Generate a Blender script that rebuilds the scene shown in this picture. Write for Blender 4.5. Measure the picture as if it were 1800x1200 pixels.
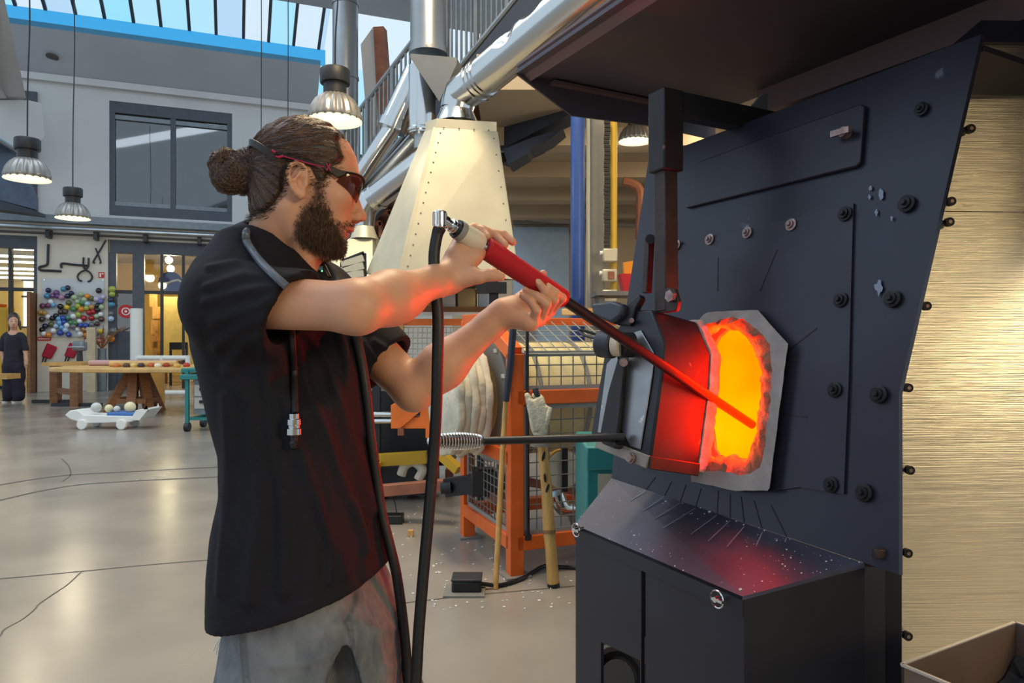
import bpy, bmesh, math, random
import numpy as np
from mathutils import Vector, Matrix, kdtree
from mathutils.geometry import tessellate_polygon

for o in list(bpy.data.objects):
    bpy.data.objects.remove(o, do_unlink=True)
SC = bpy.context.scene
COL = SC.collection
random.seed(7)
RNG = np.random.default_rng(7)

# ------------------------------------------------------------------ camera
CAM_H, FPX, HORIZ = 1.25, 1250.0, 595.0
cam_d = bpy.data.cameras.new('camera')
cam_d.sensor_width = 36.0
cam_d.lens = FPX / 1800.0 * 36.0
cam_d.shift_y = (HORIZ - 600.0) / 1800.0
cam_d.clip_start = 0.05
cam_d.clip_end = 200
cam_o = bpy.data.objects.new('camera', cam_d)
cam_o.location = (0, 0, CAM_H)
cam_o.rotation_euler = (math.pi / 2, 0, 0)
COL.objects.link(cam_o)
SC.camera = cam_o

# ------------------------------------------------------------------ world: even, bright overcast sky
wd = bpy.data.worlds.new('overcast_sky')
SC.world = wd
wd.use_nodes = True
bg = wd.node_tree.nodes['Background']
bg.inputs[0].default_value = (0.70, 0.86, 1.0, 1)
bg.inputs[1].default_value = 0.98

# ------------------------------------------------------------------ daylight, hall lamps and an added fill
def area_light(name, loc, target, sx, sy, power, col):
    d = bpy.data.lights.new(name, 'AREA')
    d.shape = 'RECTANGLE'
    d.size, d.size_y = sx, sy
    d.energy = power
    d.color = col
    o = bpy.data.objects.new(name, d)
    o.location = loc
    v = Vector(target) - Vector(loc)
    o.rotation_euler = v.to_track_quat('-Z', 'Y').to_euler()
    COL.objects.link(o)
    return o
# roof skylight running over the hall (cool) and the warm hall lighting on the photographer's side
area_light('skylight_daylight', (-5.5, 7.0, 9.2), (-3.0, 6.0, 0), 9, 3.0, 260, (0.78, 0.9, 1.0))
area_light('hall_lamp_bank', (5.0, -3.4, 3.1), (1.0, 3.6, 1.4), 1.6, 1.6, 205, (1.0, 0.76, 0.40))
area_light('cage_fill_light', (-0.2, 3.4, 5.2), (0.1, 3.6, 0), 1.6, 0.8, 170, (1.0, 0.80, 0.50))  # added unseen warm fill overhead, brightens the cage and the floor around it
area_light('workshop_lamp_bank', (2.4, 7.2, 3.2), (1.6, 7.6, 0), 2.0, 1.0, 40, (1.0, 0.78, 0.48))

vs = SC.view_settings
vs.view_transform = 'Standard'
vs.look = 'None'
vs.exposure = 0.08
vs.gamma = 1.0
vs.use_curve_mapping = False

# ------------------------------------------------------------------ helpers
def V(*a):
    return Vector(a[0]) if len(a) == 1 else Vector(a)

def P(px, py, Y):
    return Vector(((px - 900) / FPX * Y, Y, CAM_H - (py - HORIZ) / FPX * Y))

def ray(px, py):
    return Vector(((px - 900) / FPX, 1.0, -(py - HORIZ) / FPX))

EYE = Vector((0, 0, CAM_H))
def hit(px, py, p0, n):
    r = ray(px, py)
    t = (Vector(p0) - EYE).dot(n) / r.dot(n)
    return EYE + r * t

def floor_pt(px, py, z=0.0):
    return hit(px, py, (0, 0, z), Vector((0, 0, 1)))

class Frame:
    def __init__(s, o, ex, ey, ez=(0, 0, 1)):
        s.o, s.ex, s.ey, s.ez = Vector(o), Vector(ex).normalized(), Vector(ey).normalized(), Vector(ez).normalized()
    def __call__(s, a, b, c=0.0):
        return s.o + s.ex * a + s.ey * b + s.ez * c
    def inv(s, p):
        d = p - s.o
        return Vector((d.dot(s.ex), d.dot(s.ey), d.dot(s.ez)))
    @property
    def ax(s):
        return (s.ex, s.ey, s.ez)

class MB:
    def __init__(s):
        s.v, s.f = [], []
    def add(s, vs, fs):
        n = len(s.v)
        s.v += [Vector(v) for v in vs]
        s.f += [tuple(i + n for i in f) for f in fs]
        return s
    def box(s, c, size, ax=None):
        c = Vector(c)
        ax = ax or (Vector((1, 0, 0)), Vector((0, 1, 0)), Vector((0, 0, 1)))
        h = [a * (d / 2) for a, d in zip(ax, size)]
        vs = [c + h[0] * i + h[1] * j + h[2] * k for i in (-1, 1) for j in (-1, 1) for k in (-1, 1)]
        return s.add(vs, [(0, 1, 3, 2), (4, 6, 7, 5), (0, 4, 5, 1), (2, 3, 7, 6), (0, 2, 6, 4), (1, 5, 7, 3)])
    def fbox(s, fr, a0, a1, b0, b1, c0, c1):
        return s.box(fr((a0 + a1) / 2, (b0 + b1) / 2, (c0 + c1) / 2), (abs(a1 - a0), abs(b1 - b0), abs(c1 - c0)), fr.ax)
    def bar(s, p0, p1, w, h, up=(0, 0, 1)):
        p0, p1 = Vector(p0), Vector(p1)
        d = p1 - p0
        x = d.normalized()
        up = Vector(up)
        if abs(x.dot(up.normalized())) > 0.98:
            up = Vector((0, 1, 0))
        y = up.cross(x).normalized()
        z = x.cross(y)
        return s.box((p0 + p1) / 2, (d.length, w, h), (x, y, z))
    def cyl(s, p0, p1, r0, r1=None, n=16, caps=True):
        p0, p1 = Vector(p0), Vector(p1)
        r1 = r0 if r1 is None else r1
        d = (p1 - p0).normalized()
        x = d.orthogonal().normalized()
        y = d.cross(x)
        vs = []
        for p, r in ((p0, r0), (p1, r1)):
            for i in range(n):
                a = 2 * math.pi * i / n
                vs.append(p + (x * math.cos(a) + y * math.sin(a)) * r)
        fs = [(i, (i + 1) % n, n + (i + 1) % n, n + i) for i in range(n)]
        if caps:
            fs += [tuple(range(n - 1, -1, -1)), tuple(range(n, 2 * n))]
        return s.add(vs, fs)
    def tube(s, pts, r, n=8, closed=False, caps=True):
        pts = [Vector(p) for p in pts]
        m = len(pts)
        rs = r if isinstance(r, (list, tuple)) else [r] * m
        tang = []
        for i in range(m):
            if closed:
                t = pts[(i + 1) % m] - pts[i - 1]
            else:
                t = pts[min(i + 1, m - 1)] - pts[max(i - 1, 0)]
            tang.append(t.normalized())
        x = tang[0].orthogonal().normalized()
        vs = []
        for i in range(m):
            x = (x - tang[i] * x.dot(tang[i])).normalized()
            y = tang[i].cross(x)
            for j in range(n):
                a = 2 * math.pi * j / n
                vs.append(pts[i] + (x * math.cos(a) + y * math.sin(a)) * rs[i])
        fs = []
        for i in range(m if closed else m - 1):
            k = (i + 1) % m
            for j in range(n):
                fs.append((i * n + j, i * n + (j + 1) % n, k * n + (j + 1) % n, k * n + j))
        if caps and not closed:
            fs += [tuple(range(n - 1, -1, -1)), tuple(range((m - 1) * n, m * n))]
        return s.add(vs, fs)
    def lathe(s, prof, o, ax=(0, 0, 1), n=24, closed=False):
        o, ax = Vector(o), Vector(ax).normalized()
        x = ax.orthogonal().normalized()
        y = ax.cross(x)
        vs = []
        for r, z in prof:
            for i in range(n):
                a = 2 * math.pi * i / n
                vs.append(o + ax * z + (x * math.cos(a) + y * math.sin(a)) * max(r, 1e-5))
        fs = []
        m = len(prof)
        for k in range(m if closed else m - 1):
            q = (k + 1) % m
            for i in range(n):
                fs.append((k * n + i, k * n + (i + 1) % n, q * n + (i + 1) % n, q * n + i))
        return s.add(vs, fs)
    def prism(s, pts, vec):
        pts = [Vector(p) for p in pts]
        vec = Vector(vec)
        n = len(pts)
        vs = pts + [p + vec for p in pts]
        fs = [tuple(range(n - 1, -1, -1)), tuple(range(n, 2 * n))] + [(i, (i + 1) % n, n + (i + 1) % n, n + i) for i in range(n)]
        return s.add(vs, fs)
    def loft(s, loops, caps=True):
        n = len(loops[0])
        vs = [Vector(p) for l in loops for p in l]
        fs = []
        for k in range(len(loops) - 1):
            for i in range(n):
                fs.append((k * n + i, k * n + (i + 1) % n, (k + 1) * n + (i + 1) % n, (k + 1) * n + i))
        if caps:
            fs += [tuple(range(n - 1, -1, -1)), tuple(range((len(loops) - 1) * n, len(loops) * n))]
        return s.add(vs, fs)
    def grid(s, rows):
        m, n = len(rows), len(rows[0])
        vs = [Vector(p) for r in rows for p in r]
        fs = [(i * n + j, i * n + j + 1, (i + 1) * n + j + 1, (i + 1) * n + j) for i in range(m - 1) for j in range(n - 1)]
        return s.add(vs, fs)
    def sphere(s, c, r, n=12, sc=(1, 1, 1)):
        c = Vector(c)
        m = max(5, n * 2 // 3)
        vs = [c + Vector((0, 0, r * sc[2]))]
        for i in range(1, m):
            t = math.pi * i / m
            for j in range(n):
                a = 2 * math.pi * j / n
                vs.append(c + Vector((r * sc[0] * math.sin(t) * math.cos(a), r * sc[1] * math.sin(t) * math.sin(a), r * sc[2] * math.cos(t))))
        vs.append(c - Vector((0, 0, r * sc[2])))
        fs = [(0, 1 + j, 1 + (j + 1) % n) for j in range(n)]
        for i in range(m - 2):
            for j in range(n):
                a = 1 + i * n + j
                b = 1 + i * n + (j + 1) % n
                fs.append((a, a + n, b + n, b))
        l = len(vs) - 1
        k = 1 + (m - 2) * n
        fs += [(k + (j + 1) % n, k + j, l) for j in range(n)]
        return s.add(vs, fs)
    def holed(s, outer, hole, vec):
        """flat plate with a hole, thickness vec"""
        vec = Vector(vec)
        outer = [Vector(p) for p in outer]
        hole = [Vector(p) for p in hole]
        nrm = Vector((0, 0, 0))
        for i in range(len(outer)):
            nrm += (outer[i] - outer[0]).cross(outer[(i + 1) % len(outer)] - outer[0])
        nrm.normalize()
        ex = nrm.orthogonal().normalized(); ey = nrm.cross(ex)
        fl = lambda L: [Vector((p.dot(ex), p.dot(ey), 0)) for p in L]
        bm = bmesh.new()
        es = []
        for L in (fl(outer), fl(hole)):
            vv = [bm.verts.new(p) for p in L]
            es += [bm.edges.new((vv[i], vv[(i + 1) % len(vv)])) for i in range(len(vv))]
        bm.verts.index_update()
        bmesh.ops.triangle_fill(bm, edges=es, use_beauty=True)
        tris = [tuple(v.index for v in f.verts) for f in bm.faces]
        bm.free()
        allp = outer + hole
        n = len(allp)
        fs = [tuple(t) for t in tris] + [tuple(n + i for i in reversed(t)) for t in tris]
        no, nh = len(outer), len(hole)
        fs += [(i, (i + 1) % no, n + (i + 1) % no, n + i) for i in range(no)]
        fs += [(no + i, no + (i + 1) % nh, n + no + (i + 1) % nh, n + no + i) for i in range(nh)]
        return s.add(allp + [p + vec for p in allp], fs)
    def build(s, name, mat, parent=None, loc=None, bevel=0.0, angle=35, label=None, cat=None, group=None, kind=None, recalc=True, seg=2):
        if parent is not None:
            off = world_off(parent)
        elif loc is not None:
            off = Vector(loc)
        else:
            xs = [v.x for v in s.v]; ys = [v.y for v in s.v]; zs = [v.z for v in s.v]
            off = Vector(((min(xs) + max(xs)) / 2, (min(ys) + max(ys)) / 2, min(zs)))
        me = bpy.data.meshes.new(name)
        me.from_pydata([v - off for v in s.v], [], s.f)
        if recalc:
            bm = bmesh.new(); bm.from_mesh(me)
            bmesh.ops.recalc_face_normals(bm, faces=bm.faces)
            bm.to_mesh(me); bm.free()
        for p in me.polygons:
            p.use_smooth = True
        if angle < 180:
            me.set_sharp_from_angle(angle=math.radians(angle))
        me.materials.append(mat)
        o = bpy.data.objects.new(name, me)
        COL.objects.link(o)
        if parent is not None:
            o.parent = parent
        else:
            o.location = off
        if bevel:
            m = o.modifiers.new('bevel', 'BEVEL')
            m.width = bevel; m.segments = seg; m.limit_method = 'ANGLE'; m.angle_limit = math.radians(40)
        tag(o, label, cat, group, kind)
        return o

def world_off(o):
    v = Vector((0, 0, 0))
    while o is not None:
        v += o.location
        o = o.parent
    return v

def tag(o, label=None, cat=None, group=None, kind=None):
    if label: o['label'] = label
    if cat: o['category'] = cat
    if group: o['group'] = group
    if kind: o['kind'] = kind
    return o

def thing(name, loc, label, cat, group=None):
    o = bpy.data.objects.new(name, None)
    o.location = loc
    o.empty_display_size = 0.1
    COL.objects.link(o)
    return tag(o, label, cat, group)

def smooth_path(pts, n=8):
    """Catmull-Rom through pts"""
    pts = [Vector(p) for p in pts]
    q = [pts[0] * 2 - pts[1]] + pts + [pts[-1] * 2 - pts[-2]]
    out = []
    for i in range(1, len(q) - 2):
        for k in range(n):
            t = k / n
            p0, p1, p2, p3 = q[i - 1], q[i], q[i + 1], q[i + 2]
            out.append(0.5 * ((2 * p1) + (p2 - p0) * t + (2 * p0 - 5 * p1 + 4 * p2 - p3) * t * t + (3 * p1 - p0 - 3 * p2 + p3) * t ** 3))
    out.append(pts[-1])
    return out

# ------------------------------------------------------------------ materials
def srgb(r, g, b):
    f = lambda c: (c / 255 / 12.92) if c / 255 <= 0.04045 else ((c / 255 + 0.055) / 1.055) ** 2.4
    return (f(r), f(g), f(b), 1)

def mat(name, col, rough=0.5, metal=0.0, var=0.0, vscale=8.0, bump=0.0, bscale=60.0, stretch=None, rvar=0.0, col2=None, spec=None, coat=0.0,
        patches=None):
    m = bpy.data.materials.new(name)
    m.use_nodes = True
    nt = m.node_tree
    b = nt.nodes['Principled BSDF']
    b.inputs['Base Color'].default_value = col
    b.inputs['Roughness'].default_value = rough
    b.inputs['Metallic'].default_value = metal
    if spec is not None:
        b.inputs['Specular IOR Level'].default_value = spec
    if coat:
        b.inputs['Coat Weight'].default_value = coat
    L = nt.links.new
    tc = nt.nodes.new('ShaderNodeTexCoord')
    mp = nt.nodes.new('ShaderNodeMapping')
    L(tc.outputs['Object'], mp.inputs[0])
    if stretch:
        mp.inputs['Scale'].default_value = stretch
    csock = None
    if var or col2:
        n = nt.nodes.new('ShaderNodeTexNoise')
        n.inputs['Scale'].default_value = vscale
        n.inputs['Detail'].default_value = 6
        L(mp.outputs[0], n.inputs[0])
        r = nt.nodes.new('ShaderNodeValToRGB')
        c2 = col2 or tuple(max(0, c * (1 - var)) for c in col[:3]) + (1,)
        c1 = col if col2 else tuple(min(1, c * (1 + var)) for c in col[:3]) + (1,)
        r.color_ramp.elements[0].position = 0.35
        r.color_ramp.elements[1].position = 0.65
        r.color_ramp.elements[0].color = c2
        r.color_ramp.elements[1].color = c1
        L(n.outputs[0], r.inputs[0])
        csock = r.outputs[0]
        L(csock, b.inputs['Base Color'])
        if rvar:
            mr = nt.nodes.new('ShaderNodeMapRange')
            mr.inputs[3].default_value = rough - rvar
            mr.inputs[4].default_value = rough + rvar
            L(n.outputs[0], mr.inputs[0])
            L(mr.outputs[0], b.inputs['Roughness'])
    if patches:
        pc, psc, th = patches
        n3 = nt.nodes.new('ShaderNodeTexNoise')
        n3.inputs['Scale'].default_value = psc
        n3.inputs['Detail'].default_value = 8
        n3.inputs['Roughness'].default_value = 0.65
        L(tc.outputs['Object'], n3.inputs[0])
        r3 = nt.nodes.new('ShaderNodeValToRGB')
        r3.color_ramp.elements[0].position = th
        r3.color_ramp.elements[1].position = th + 0.03
        L(n3.outputs[0], r3.inputs[0])
        mx = nt.nodes.new('ShaderNodeMixRGB')
        mx.inputs[1].default_value = col
        if csock: L(csock, mx.inputs[1])
        mx.inputs[2].default_value = pc
        L(r3.outputs[0], mx.inputs[0])
        L(mx.outputs[0], b.inputs['Base Color'])
    if bump:
        n2 = nt.nodes.new('ShaderNodeTexNoise')
        n2.inputs['Scale'].default_value = bscale
        n2.inputs['Detail'].default_value = 5
        L(mp.outputs[0], n2.inputs[0])
        bp = nt.nodes.new('ShaderNodeBump')
        bp.inputs['Strength'].default_value = bump
        bp.inputs['Distance'].default_value = 0.01
        L(n2.outputs[0], bp.inputs['Height'])
        L(bp.outputs[0], b.inputs['Normal'])
    return m

def emit(name, col, strength):
    m = bpy.data.materials.new(name)
    m.use_nodes = True
    b = m.node_tree.nodes['Principled BSDF']
    b.inputs['Base Color'].default_value = (0.02, 0.02, 0.02, 1)
    b.inputs['Emission Color'].default_value = col
    b.inputs['Emission Strength'].default_value = strength
    return m

def glassy(name, tint, gloss=0.08, rough=0.03):
    m = bpy.data.materials.new(name)
    m.use_nodes = True
    nt = m.node_tree
    nt.nodes.remove(nt.nodes['Principled BSDF'])
    t = nt.nodes.new('ShaderNodeBsdfTransparent'); t.inputs[0].default_value = tint
    g = nt.nodes.new('ShaderNodeBsdfGlossy'); g.inputs['Roughness'].default_value = rough
    mx = nt.nodes.new('ShaderNodeMixShader'); mx.inputs[0].default_value = gloss
    nt.links.new(t.outputs[0], mx.inputs[1]); nt.links.new(g.outputs[0], mx.inputs[2])
    nt.links.new(mx.outputs[0], nt.nodes['Material Output'].inputs[0])
    return m
M = {}
# ------------------------------------------------------------------ the hall
M['concrete'] = mat('concrete', srgb(150, 141, 131), 0.24, var=0.12, vscale=1.3, bump=0.04, bscale=5, rvar=0.10)
M['joint'] = mat('joint', srgb(92, 86, 82), 0.7)
M['plaster'] = mat('plaster', srgb(205, 205, 206), 0.8, var=0.05, vscale=0.8, bump=0.05, bscale=12)
M['plaster_warm'] = mat('plaster_warm', srgb(214, 206, 192), 0.8, var=0.05, vscale=0.9)
M['soffit'] = mat('soffit', srgb(172, 176, 184), 0.85, var=0.04, vscale=0.6)
M['yellow_wall'] = mat('yellow_wall', srgb(236, 205, 130), 0.8, var=0.1, vscale=0.8)
M['beige_wall'] = mat('beige_wall', srgb(190, 172, 146), 0.85, var=0.08, vscale=0.9)
M['frame_dark'] = mat('frame_dark', srgb(70, 76, 88), 0.45, var=0.1)
M['frame_black'] = mat('frame_black', srgb(38, 40, 46), 0.45)
M['steel_grey'] = mat('steel_grey', srgb(120, 128, 136), 0.4, 0.3, var=0.1)
M['glass_clear'] = glassy('glass_clear', (0.92, 0.93, 0.9, 1), 0.05)
M['glass_dark'] = glassy('glass_dark', (0.34, 0.36, 0.4, 1), 0.16)
M['sky_white'] = glassy('sky_white', (0.96, 0.99, 1.0, 1), 0.03)

M['wood_warm'] = mat('wood_warm', srgb(196, 150, 84), 0.55, var=0.2, vscale=6, stretch=(1, 8, 1))
M['wood_brown'] = mat('wood_brown', srgb(132, 86, 50), 0.55, var=0.2, vscale=6, stretch=(1, 1, 6))
M['black'] = mat('black', srgb(22, 22, 26), 0.45)
M['black_rubber'] = mat('black_rubber', srgb(24, 24, 27), 0.5, bump=0.1, bscale=200)
M['white'] = mat('white', srgb(232, 232, 228), 0.5)
M['chrome'] = mat('chrome', srgb(215, 215, 215), 0.15, 1.0)
M['galv'] = mat('galv', srgb(175, 180, 186), 0.28, 1.0, var=0.12, vscale=5)
M['red'] = mat('red', srgb(200, 28, 40), 0.55)
M['tube_light'] = emit('tube_light', (1.0, 0.90, 0.66, 1), 7.0)

WO = Vector((-10.47, 17.0, 0))
WF = Frame(WO, (0.931, 0.364, 0), (0.364, -0.931, 0))     # a along the wall, b towards the room, z
def wp(px, py, b=0.0):
    return WF.inv(hit(px, py, WF(0, b), WF.ey))           # -> (a, b, z)
def wbox(mb, px0, px1, py0, py1, b0, b1):
    p = wp(px0, py0, max(b0, b1)); q = wp(px1, py1, max(b0, b1))
    return mb.fbox(WF, p.x, q.x, b0, b1, p.z, q.z)
def wa(px, py=400, b=0.0): return wp(px, py, b).x

floor = MB().box((0, 8, -0.1), (60, 44, 0.2)).build('floor', M['concrete'], kind='structure', loc=(0, 0, 0))
def strip(pts, w, name, parent=floor):
    pts = smooth_path(pts, 6)
    mb = MB(); rows = [[], []]
    for i, p in enumerate(pts):
        t = (pts[min(i + 1, len(pts) - 1)] - pts[max(i - 1, 0)]).normalized()
        n = Vector((-t.y, t.x, 0)) * w / 2
        rows[0].append(p + n + Vector((0, 0, 0.0015))); rows[1].append(p - n + Vector((0, 0, 0.0015)))
    return mb.grid(rows).build(name, M['joint'], parent)
def fp(*l): return [floor_pt(x, y) for x, y in l]
strip(fp((-160, 880), (0, 852), (108, 836), (217, 829.5), (381, 821), (560, 816), (700, 816)), 0.035, 'floor_rail')
strip(fp((-160, 915), (0, 879), (87, 860), (173, 849), (384, 838), (560, 832), (700, 832)), 0.035, 'floor_rail')
strip(fp((-200, 1030), (0, 1017), (143, 1004), (303, 989), (500, 975)), 0.011, 'floor_joint')
strip(fp((690, 1062), (830, 1046), (1010, 1030)), 0.010, 'floor_joint')
strip(fp((143, 1005), (118, 1028), (100, 1040), (68, 1062), (62, 1070), (40, 1088), (8, 1106), (0, 1118), (-30, 1140)), 0.006, 'floor_crack')
strip(fp((108, 806), (120, 818), (124, 834), (110, 846)), 0.012, 'floor_crack')

# back wall -------------------------------------------------------------
ZWT, ZL = 7.40, 3.15        # wall top, lintel height
zl = wp(130, 436).z
w = MB()
win = (wa(192), wa(408))
zb, zt = wp(300, 384).z, wp(300, 188).z
aL, aR = wa(-320), wa(556)
zled = wp(130, 396).z
w.fbox(WF, aL, win[0], -0.35, 0, zled, ZWT)
w.fbox(WF, win[1], aR, -0.35, 0, zled, ZWT)
w.fbox(WF, win[0], win[1], -0.35, 0, zt, ZWT)
w.fbox(WF, win[0], win[1], -0.35, 0, zled, zb)
w.build('wall_back', M['plaster'], kind='structure', loc=WO)
w = MB()
zdh = wp(130, 418).z
w.fbox(WF, aL, aR + 9, -0.35, 0, zdh, zled)
w.fbox(WF, wa(66), wa(190), -0.35, 0.03, 0, zdh)
w.fbox(WF, wa(430), aR + 9, -0.35, 0, 0, zdh)
w.build('wall_lower', M['plaster_warm'], kind='structure', loc=WO)
# ledge with pipes
mb = MB()
p0 = wp(0, 380, 0.3)
mb.fbox(WF, aL, aR, 0.0, 0.30, wp(130, 392, .3).z, wp(130, 379, .3).z)
tr = mb.build('trim_ledge', M['steel_grey'], kind='structure', loc=WO)
mb = MB(); zz = wp(130, 402, .4).z
mb.cyl(WF(aL, 0.4, zz), WF(aR, 0.4, zz), 0.055, n=12)
mb.build('pipe_run', M['galv'], parent=tr)
for x in (84, 168, 255, 350):
    a = wa(x, 410, .3)
    MB().fbox(WF, a - .04, a + .04, 0.0, 0.36, zz - 0.22, zz + .02).build('bracket', M['frame_black'], parent=tr)
mb = MB(); zz = wp(130, 412, .12).z
mb.cyl(WF(aL, 0.12, zz), WF(aR, 0.12, zz), 0.03, n=8).build('conduit', M['joint'], parent=tr)
# soffit and roof ----------------------------------------------------------
mb = MB()
zs = 8.21
pr = [(0.02, ZWT - .02), (1.0, zs), (1.0, zs + .12), (0.0, ZWT + .16), (-0.35, ZWT + .16), (-.35, ZWT - .02)]
mb.prism([WF(aL, b, z) for b, z in pr], WF.ex * (aR - aL))
mb.build('ceiling_soffit', M['soffit'], kind='structure', loc=WO)
mb = MB()
mb.fbox(WF, aL, aR, 0.0, 0.16, ZWT - 0.10, ZWT + 0.06).build('trim_cornice', M['plaster'], kind='structure', loc=WO)
MB().lathe([(0, .0), (.13, .0), (.13, .02), (0, .03)], WF(wa(92, 101, .5), .5, ZWT + .36), (0.0, -0.3, -1)).build('round_vent', M['joint'], parent=bpy.data.objects['ceiling_soffit'])
aSR = wp(572, 110, 1.0).x
roof = thing('ceiling_skylight', WF(0, 1, zs), 'row of cyan and white glass roof panes along a blue upstand', 'skylight')
roof['kind'] = 'structure'; del roof['category']; del roof['label']
rnd = random.Random(3)
M['curb'] = glassy('curb', (0.26, 0.68, 0.90, 1), 0.04, 0.3)
MB().fbox(WF, aL, aSR, 0.98, 1.0, zs, zs + 0.40).build('upstand', M['curb'], parent=roof)
cols = [(.78, .97, 1), (1, 1, 1), (.70, .96, 1), (.84, .92, .98), (1, 1, 1), (.82, .98, 1)]
pm = [glassy('roof_glass_%d' % i, c + (1,), 0.03, 0.2) for i, c in enumerate(cols)]
bars_px = [-75, -25, 27, 80, 133, 184, 235, 283, 333, 380, 428, 472, 516, 560]
bars = [wp(x, 40, 1.0).x for x in bars_px] + [aSR]
bars = [aL + (bars[0] - aL) * k / 5 for k in range(5)] + bars
b1, z1 = 2.25, 9.12
for i in range(len(bars) - 1):
    a0, a1 = bars[i] + .03, bars[i + 1] - .03
    c = [3, 1, 0, 4, 3, 2, 0, 1, 3, 5, 2, 5, 0, 5][i % 14]
    MB().prism([WF(a0, 1.0, zs + .4), WF(a1, 1.0, zs + .4), WF(a1, b1, z1), WF(a0, b1, z1)], (0, 0, .02)).build('roof_pane', pm[c], parent=roof)
    MB().bar(WF(bars[i], 1.0, zs + .41), WF(bars[i], b1, z1 + .01), .07, .06).build('glazing_bar', M['frame_dark'], parent=roof)
mb = MB()
mb.prism([WF(aL, b1, z1), WF(aSR + 6, b1, z1), WF(aSR + 6, b1 + 3.0, z1 + .9), WF(aL, b1 + 3.0, z1 + .9)], (0, 0, .15))
mb.build('ceiling_main', M['soffit'], kind='structure', loc=WO)
# glazed clerestory right of the wall
cl = thing('window_2', WF(aR, 0, 4), '', '')
for k in ('label', 'category'):
    if k in cl: del cl[k]
cl['kind'] = 'structure'
zc0, zc1 = 3.6, 8.6
xs = [aR + .0 + i * 0.78 for i in range(8)]
for i in range(7):
    MB().fbox(WF, xs[i] + .03, xs[i + 1] - .03, 0.0, 0.02, zc0, zc1).build('pane', pm[(2, 5, 0, 1, 5, 0, 2)[i]], parent=cl)
    MB().bar(WF(xs[i], .01, zc0), WF(xs[i], .01, zc1), .06, .06).build('glazing_bar', M['frame_dark'], parent=cl)
MB().fbox(WF, xs[0], xs[-1], -.05, .05, 6.2, 6.28).build('transom', M['frame_dark'], parent=cl)
# upper window ---------------------------------------------------------------
wn = thing('window_1', WF((win[0] + win[1]) / 2, -.1, zb), '', '')
wn['kind'] = 'structure'
zh = wp(300, 207).z
aM = wa(304)
MB().fbox(WF, win[0], win[1], -.2, -.02, zh, zt).build('head_panel', M['frame_dark'], parent=wn)
MB().fbox(WF, win[0], win[1], -.2, -.02, zb, zb + .24).build('sill_panel', M['frame_dark'], parent=wn)
for a in (win[0] + .06, aM, win[1] - .06):
    MB().fbox(WF, a - .06, a + .06, -.2, -.03, zb + .2, zh).build('stile', M['frame_dark'], parent=wn)
for z in (zb + .30, zh - .10):
    MB().fbox(WF, win[0], win[1], -.19, -.04, z - .05, z + .05).build('rail', M['steel_grey'], parent=wn)
for a0, a1 in ((win[0] + .1, aM - .05), (aM + .05, win[1] - .1)):
    MB().fbox(WF, a0, a1, -.12, -.11, zb + .25, zh).build('pane', M['glass_dark'], parent=wn)
zr = wp(300, 290).z
MB().fbox(WF, win[0], win[1], -.30, -.26, zr - .03, zr + .03).build('guard_rail', M['frame_black'], parent=wn)
for i in range(22):
    a = win[0] + (win[1] - win[0]) * (i + .5) / 22
    MB().fbox(WF, a - .012, a + .012, -.29, -.27, zb + .2, zr).build('guard_baluster', M['frame_black'], parent=wn)
# gallery room behind the upper window
mb = MB()
mb.fbox(WF, win[0] - 1, win[1] + 1, -3.4, -3.3, zb - .3, zt + .3)
mb.fbox(WF, win[0] - 1, win[1] + 1, -3.3, -.4, zb - .1, zb)
mb.fbox(WF, win[0] - 1, win[1] + 1, -3.3, -.4, zt + .2, zt + .3)
mb.fbox(WF, win[0] - 1.1, win[0] - 1, -3.3, -.4, zb, zt + .3)
mb.fbox(WF, win[1] + 1, win[1] + 1.1, -3.3, -.4, zb, zt + .3)
mb.build('wall_gallery', M['plaster'], kind='structure', loc=WO)
t = thing('gallery_table', WF(wa(303), -1.0, zb), 'white trestle table standing behind the upper gallery window', 'table')
tz = zb + 1.12
MB().fbox(WF, wa(268), wa(338), -1.4, -.7, tz - .05, tz).build('table_top', M['white'], parent=t)
for a, d in ((wa(275), -.1), (wa(335), .15)):
    for b in (-1.3, -.8):
        MB().bar(WF(a + d, b, zb), WF(a, b, tz - .05), .05, .05).build('leg', M['white'], parent=t)
t = thing('gallery_box', WF(wa(378), -.9, zb), 'white panelled box behind the right pane of the gallery window', 'box')
MB().fbox(WF, wa(362), wa(394), -1.1, -.7, zb, zb + .75).build('body', M['white'], parent=t)
MB().fbox(WF, wa(365), wa(391), -.70, -.69, zb + .06, zb + .68).build('panel', M['plaster'], parent=t)

# left gallery at the frame edge ------------------------------------------------
mb = MB()
mb.prism([P(-60, -60, 11.5), P(-5, -60, 11.5), P(46, 172, 15.6), P(14, 176, 15.6), P(-40, 90, 12.5)], Vector((-.6, .5, 0)))
mb.build('trim_valley_beam', M['plaster'], kind='structure')
mb = MB()
mb.fbox(WF, wa(-60), wa(66), -.02, .06, wp(0, 372).z, wp(40, 160).z)
mb.build('wall_gallery_recess', M['frame_dark'], kind='structure')
lg = thing('gallery_platform', P(-20, 372, 14.5), 'dark blue-grey steel gallery with pale panels behind the leftmost pendant lamp', 'gallery')
MB().prism([P(-40, 176, 15.3), P(50, 176, 15.6), P(56, 235, 15.6), P(30, 262, 15.5), P(-40, 232, 15.2)], (.15, .2, 0)).build('pale_panel', M['plaster'], parent=lg)
MB().prism([P(-50, 238, 14.4), P(0, 250, 14.6), P(30, 275, 14.9), P(62, 345, 15.6), P(62, 368, 15.6), P(-50, 338, 14.2)], (-.1, .25, 0)).build('fascia', mat('blue_fascia', srgb(84, 100, 124), .5, var=.1), parent=lg)
MB().tube([P(-30, 236, 14.2), P(0, 248, 14.5), P(30, 266, 14.8)], .06).build('rail', M['galv'], parent=lg)
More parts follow.
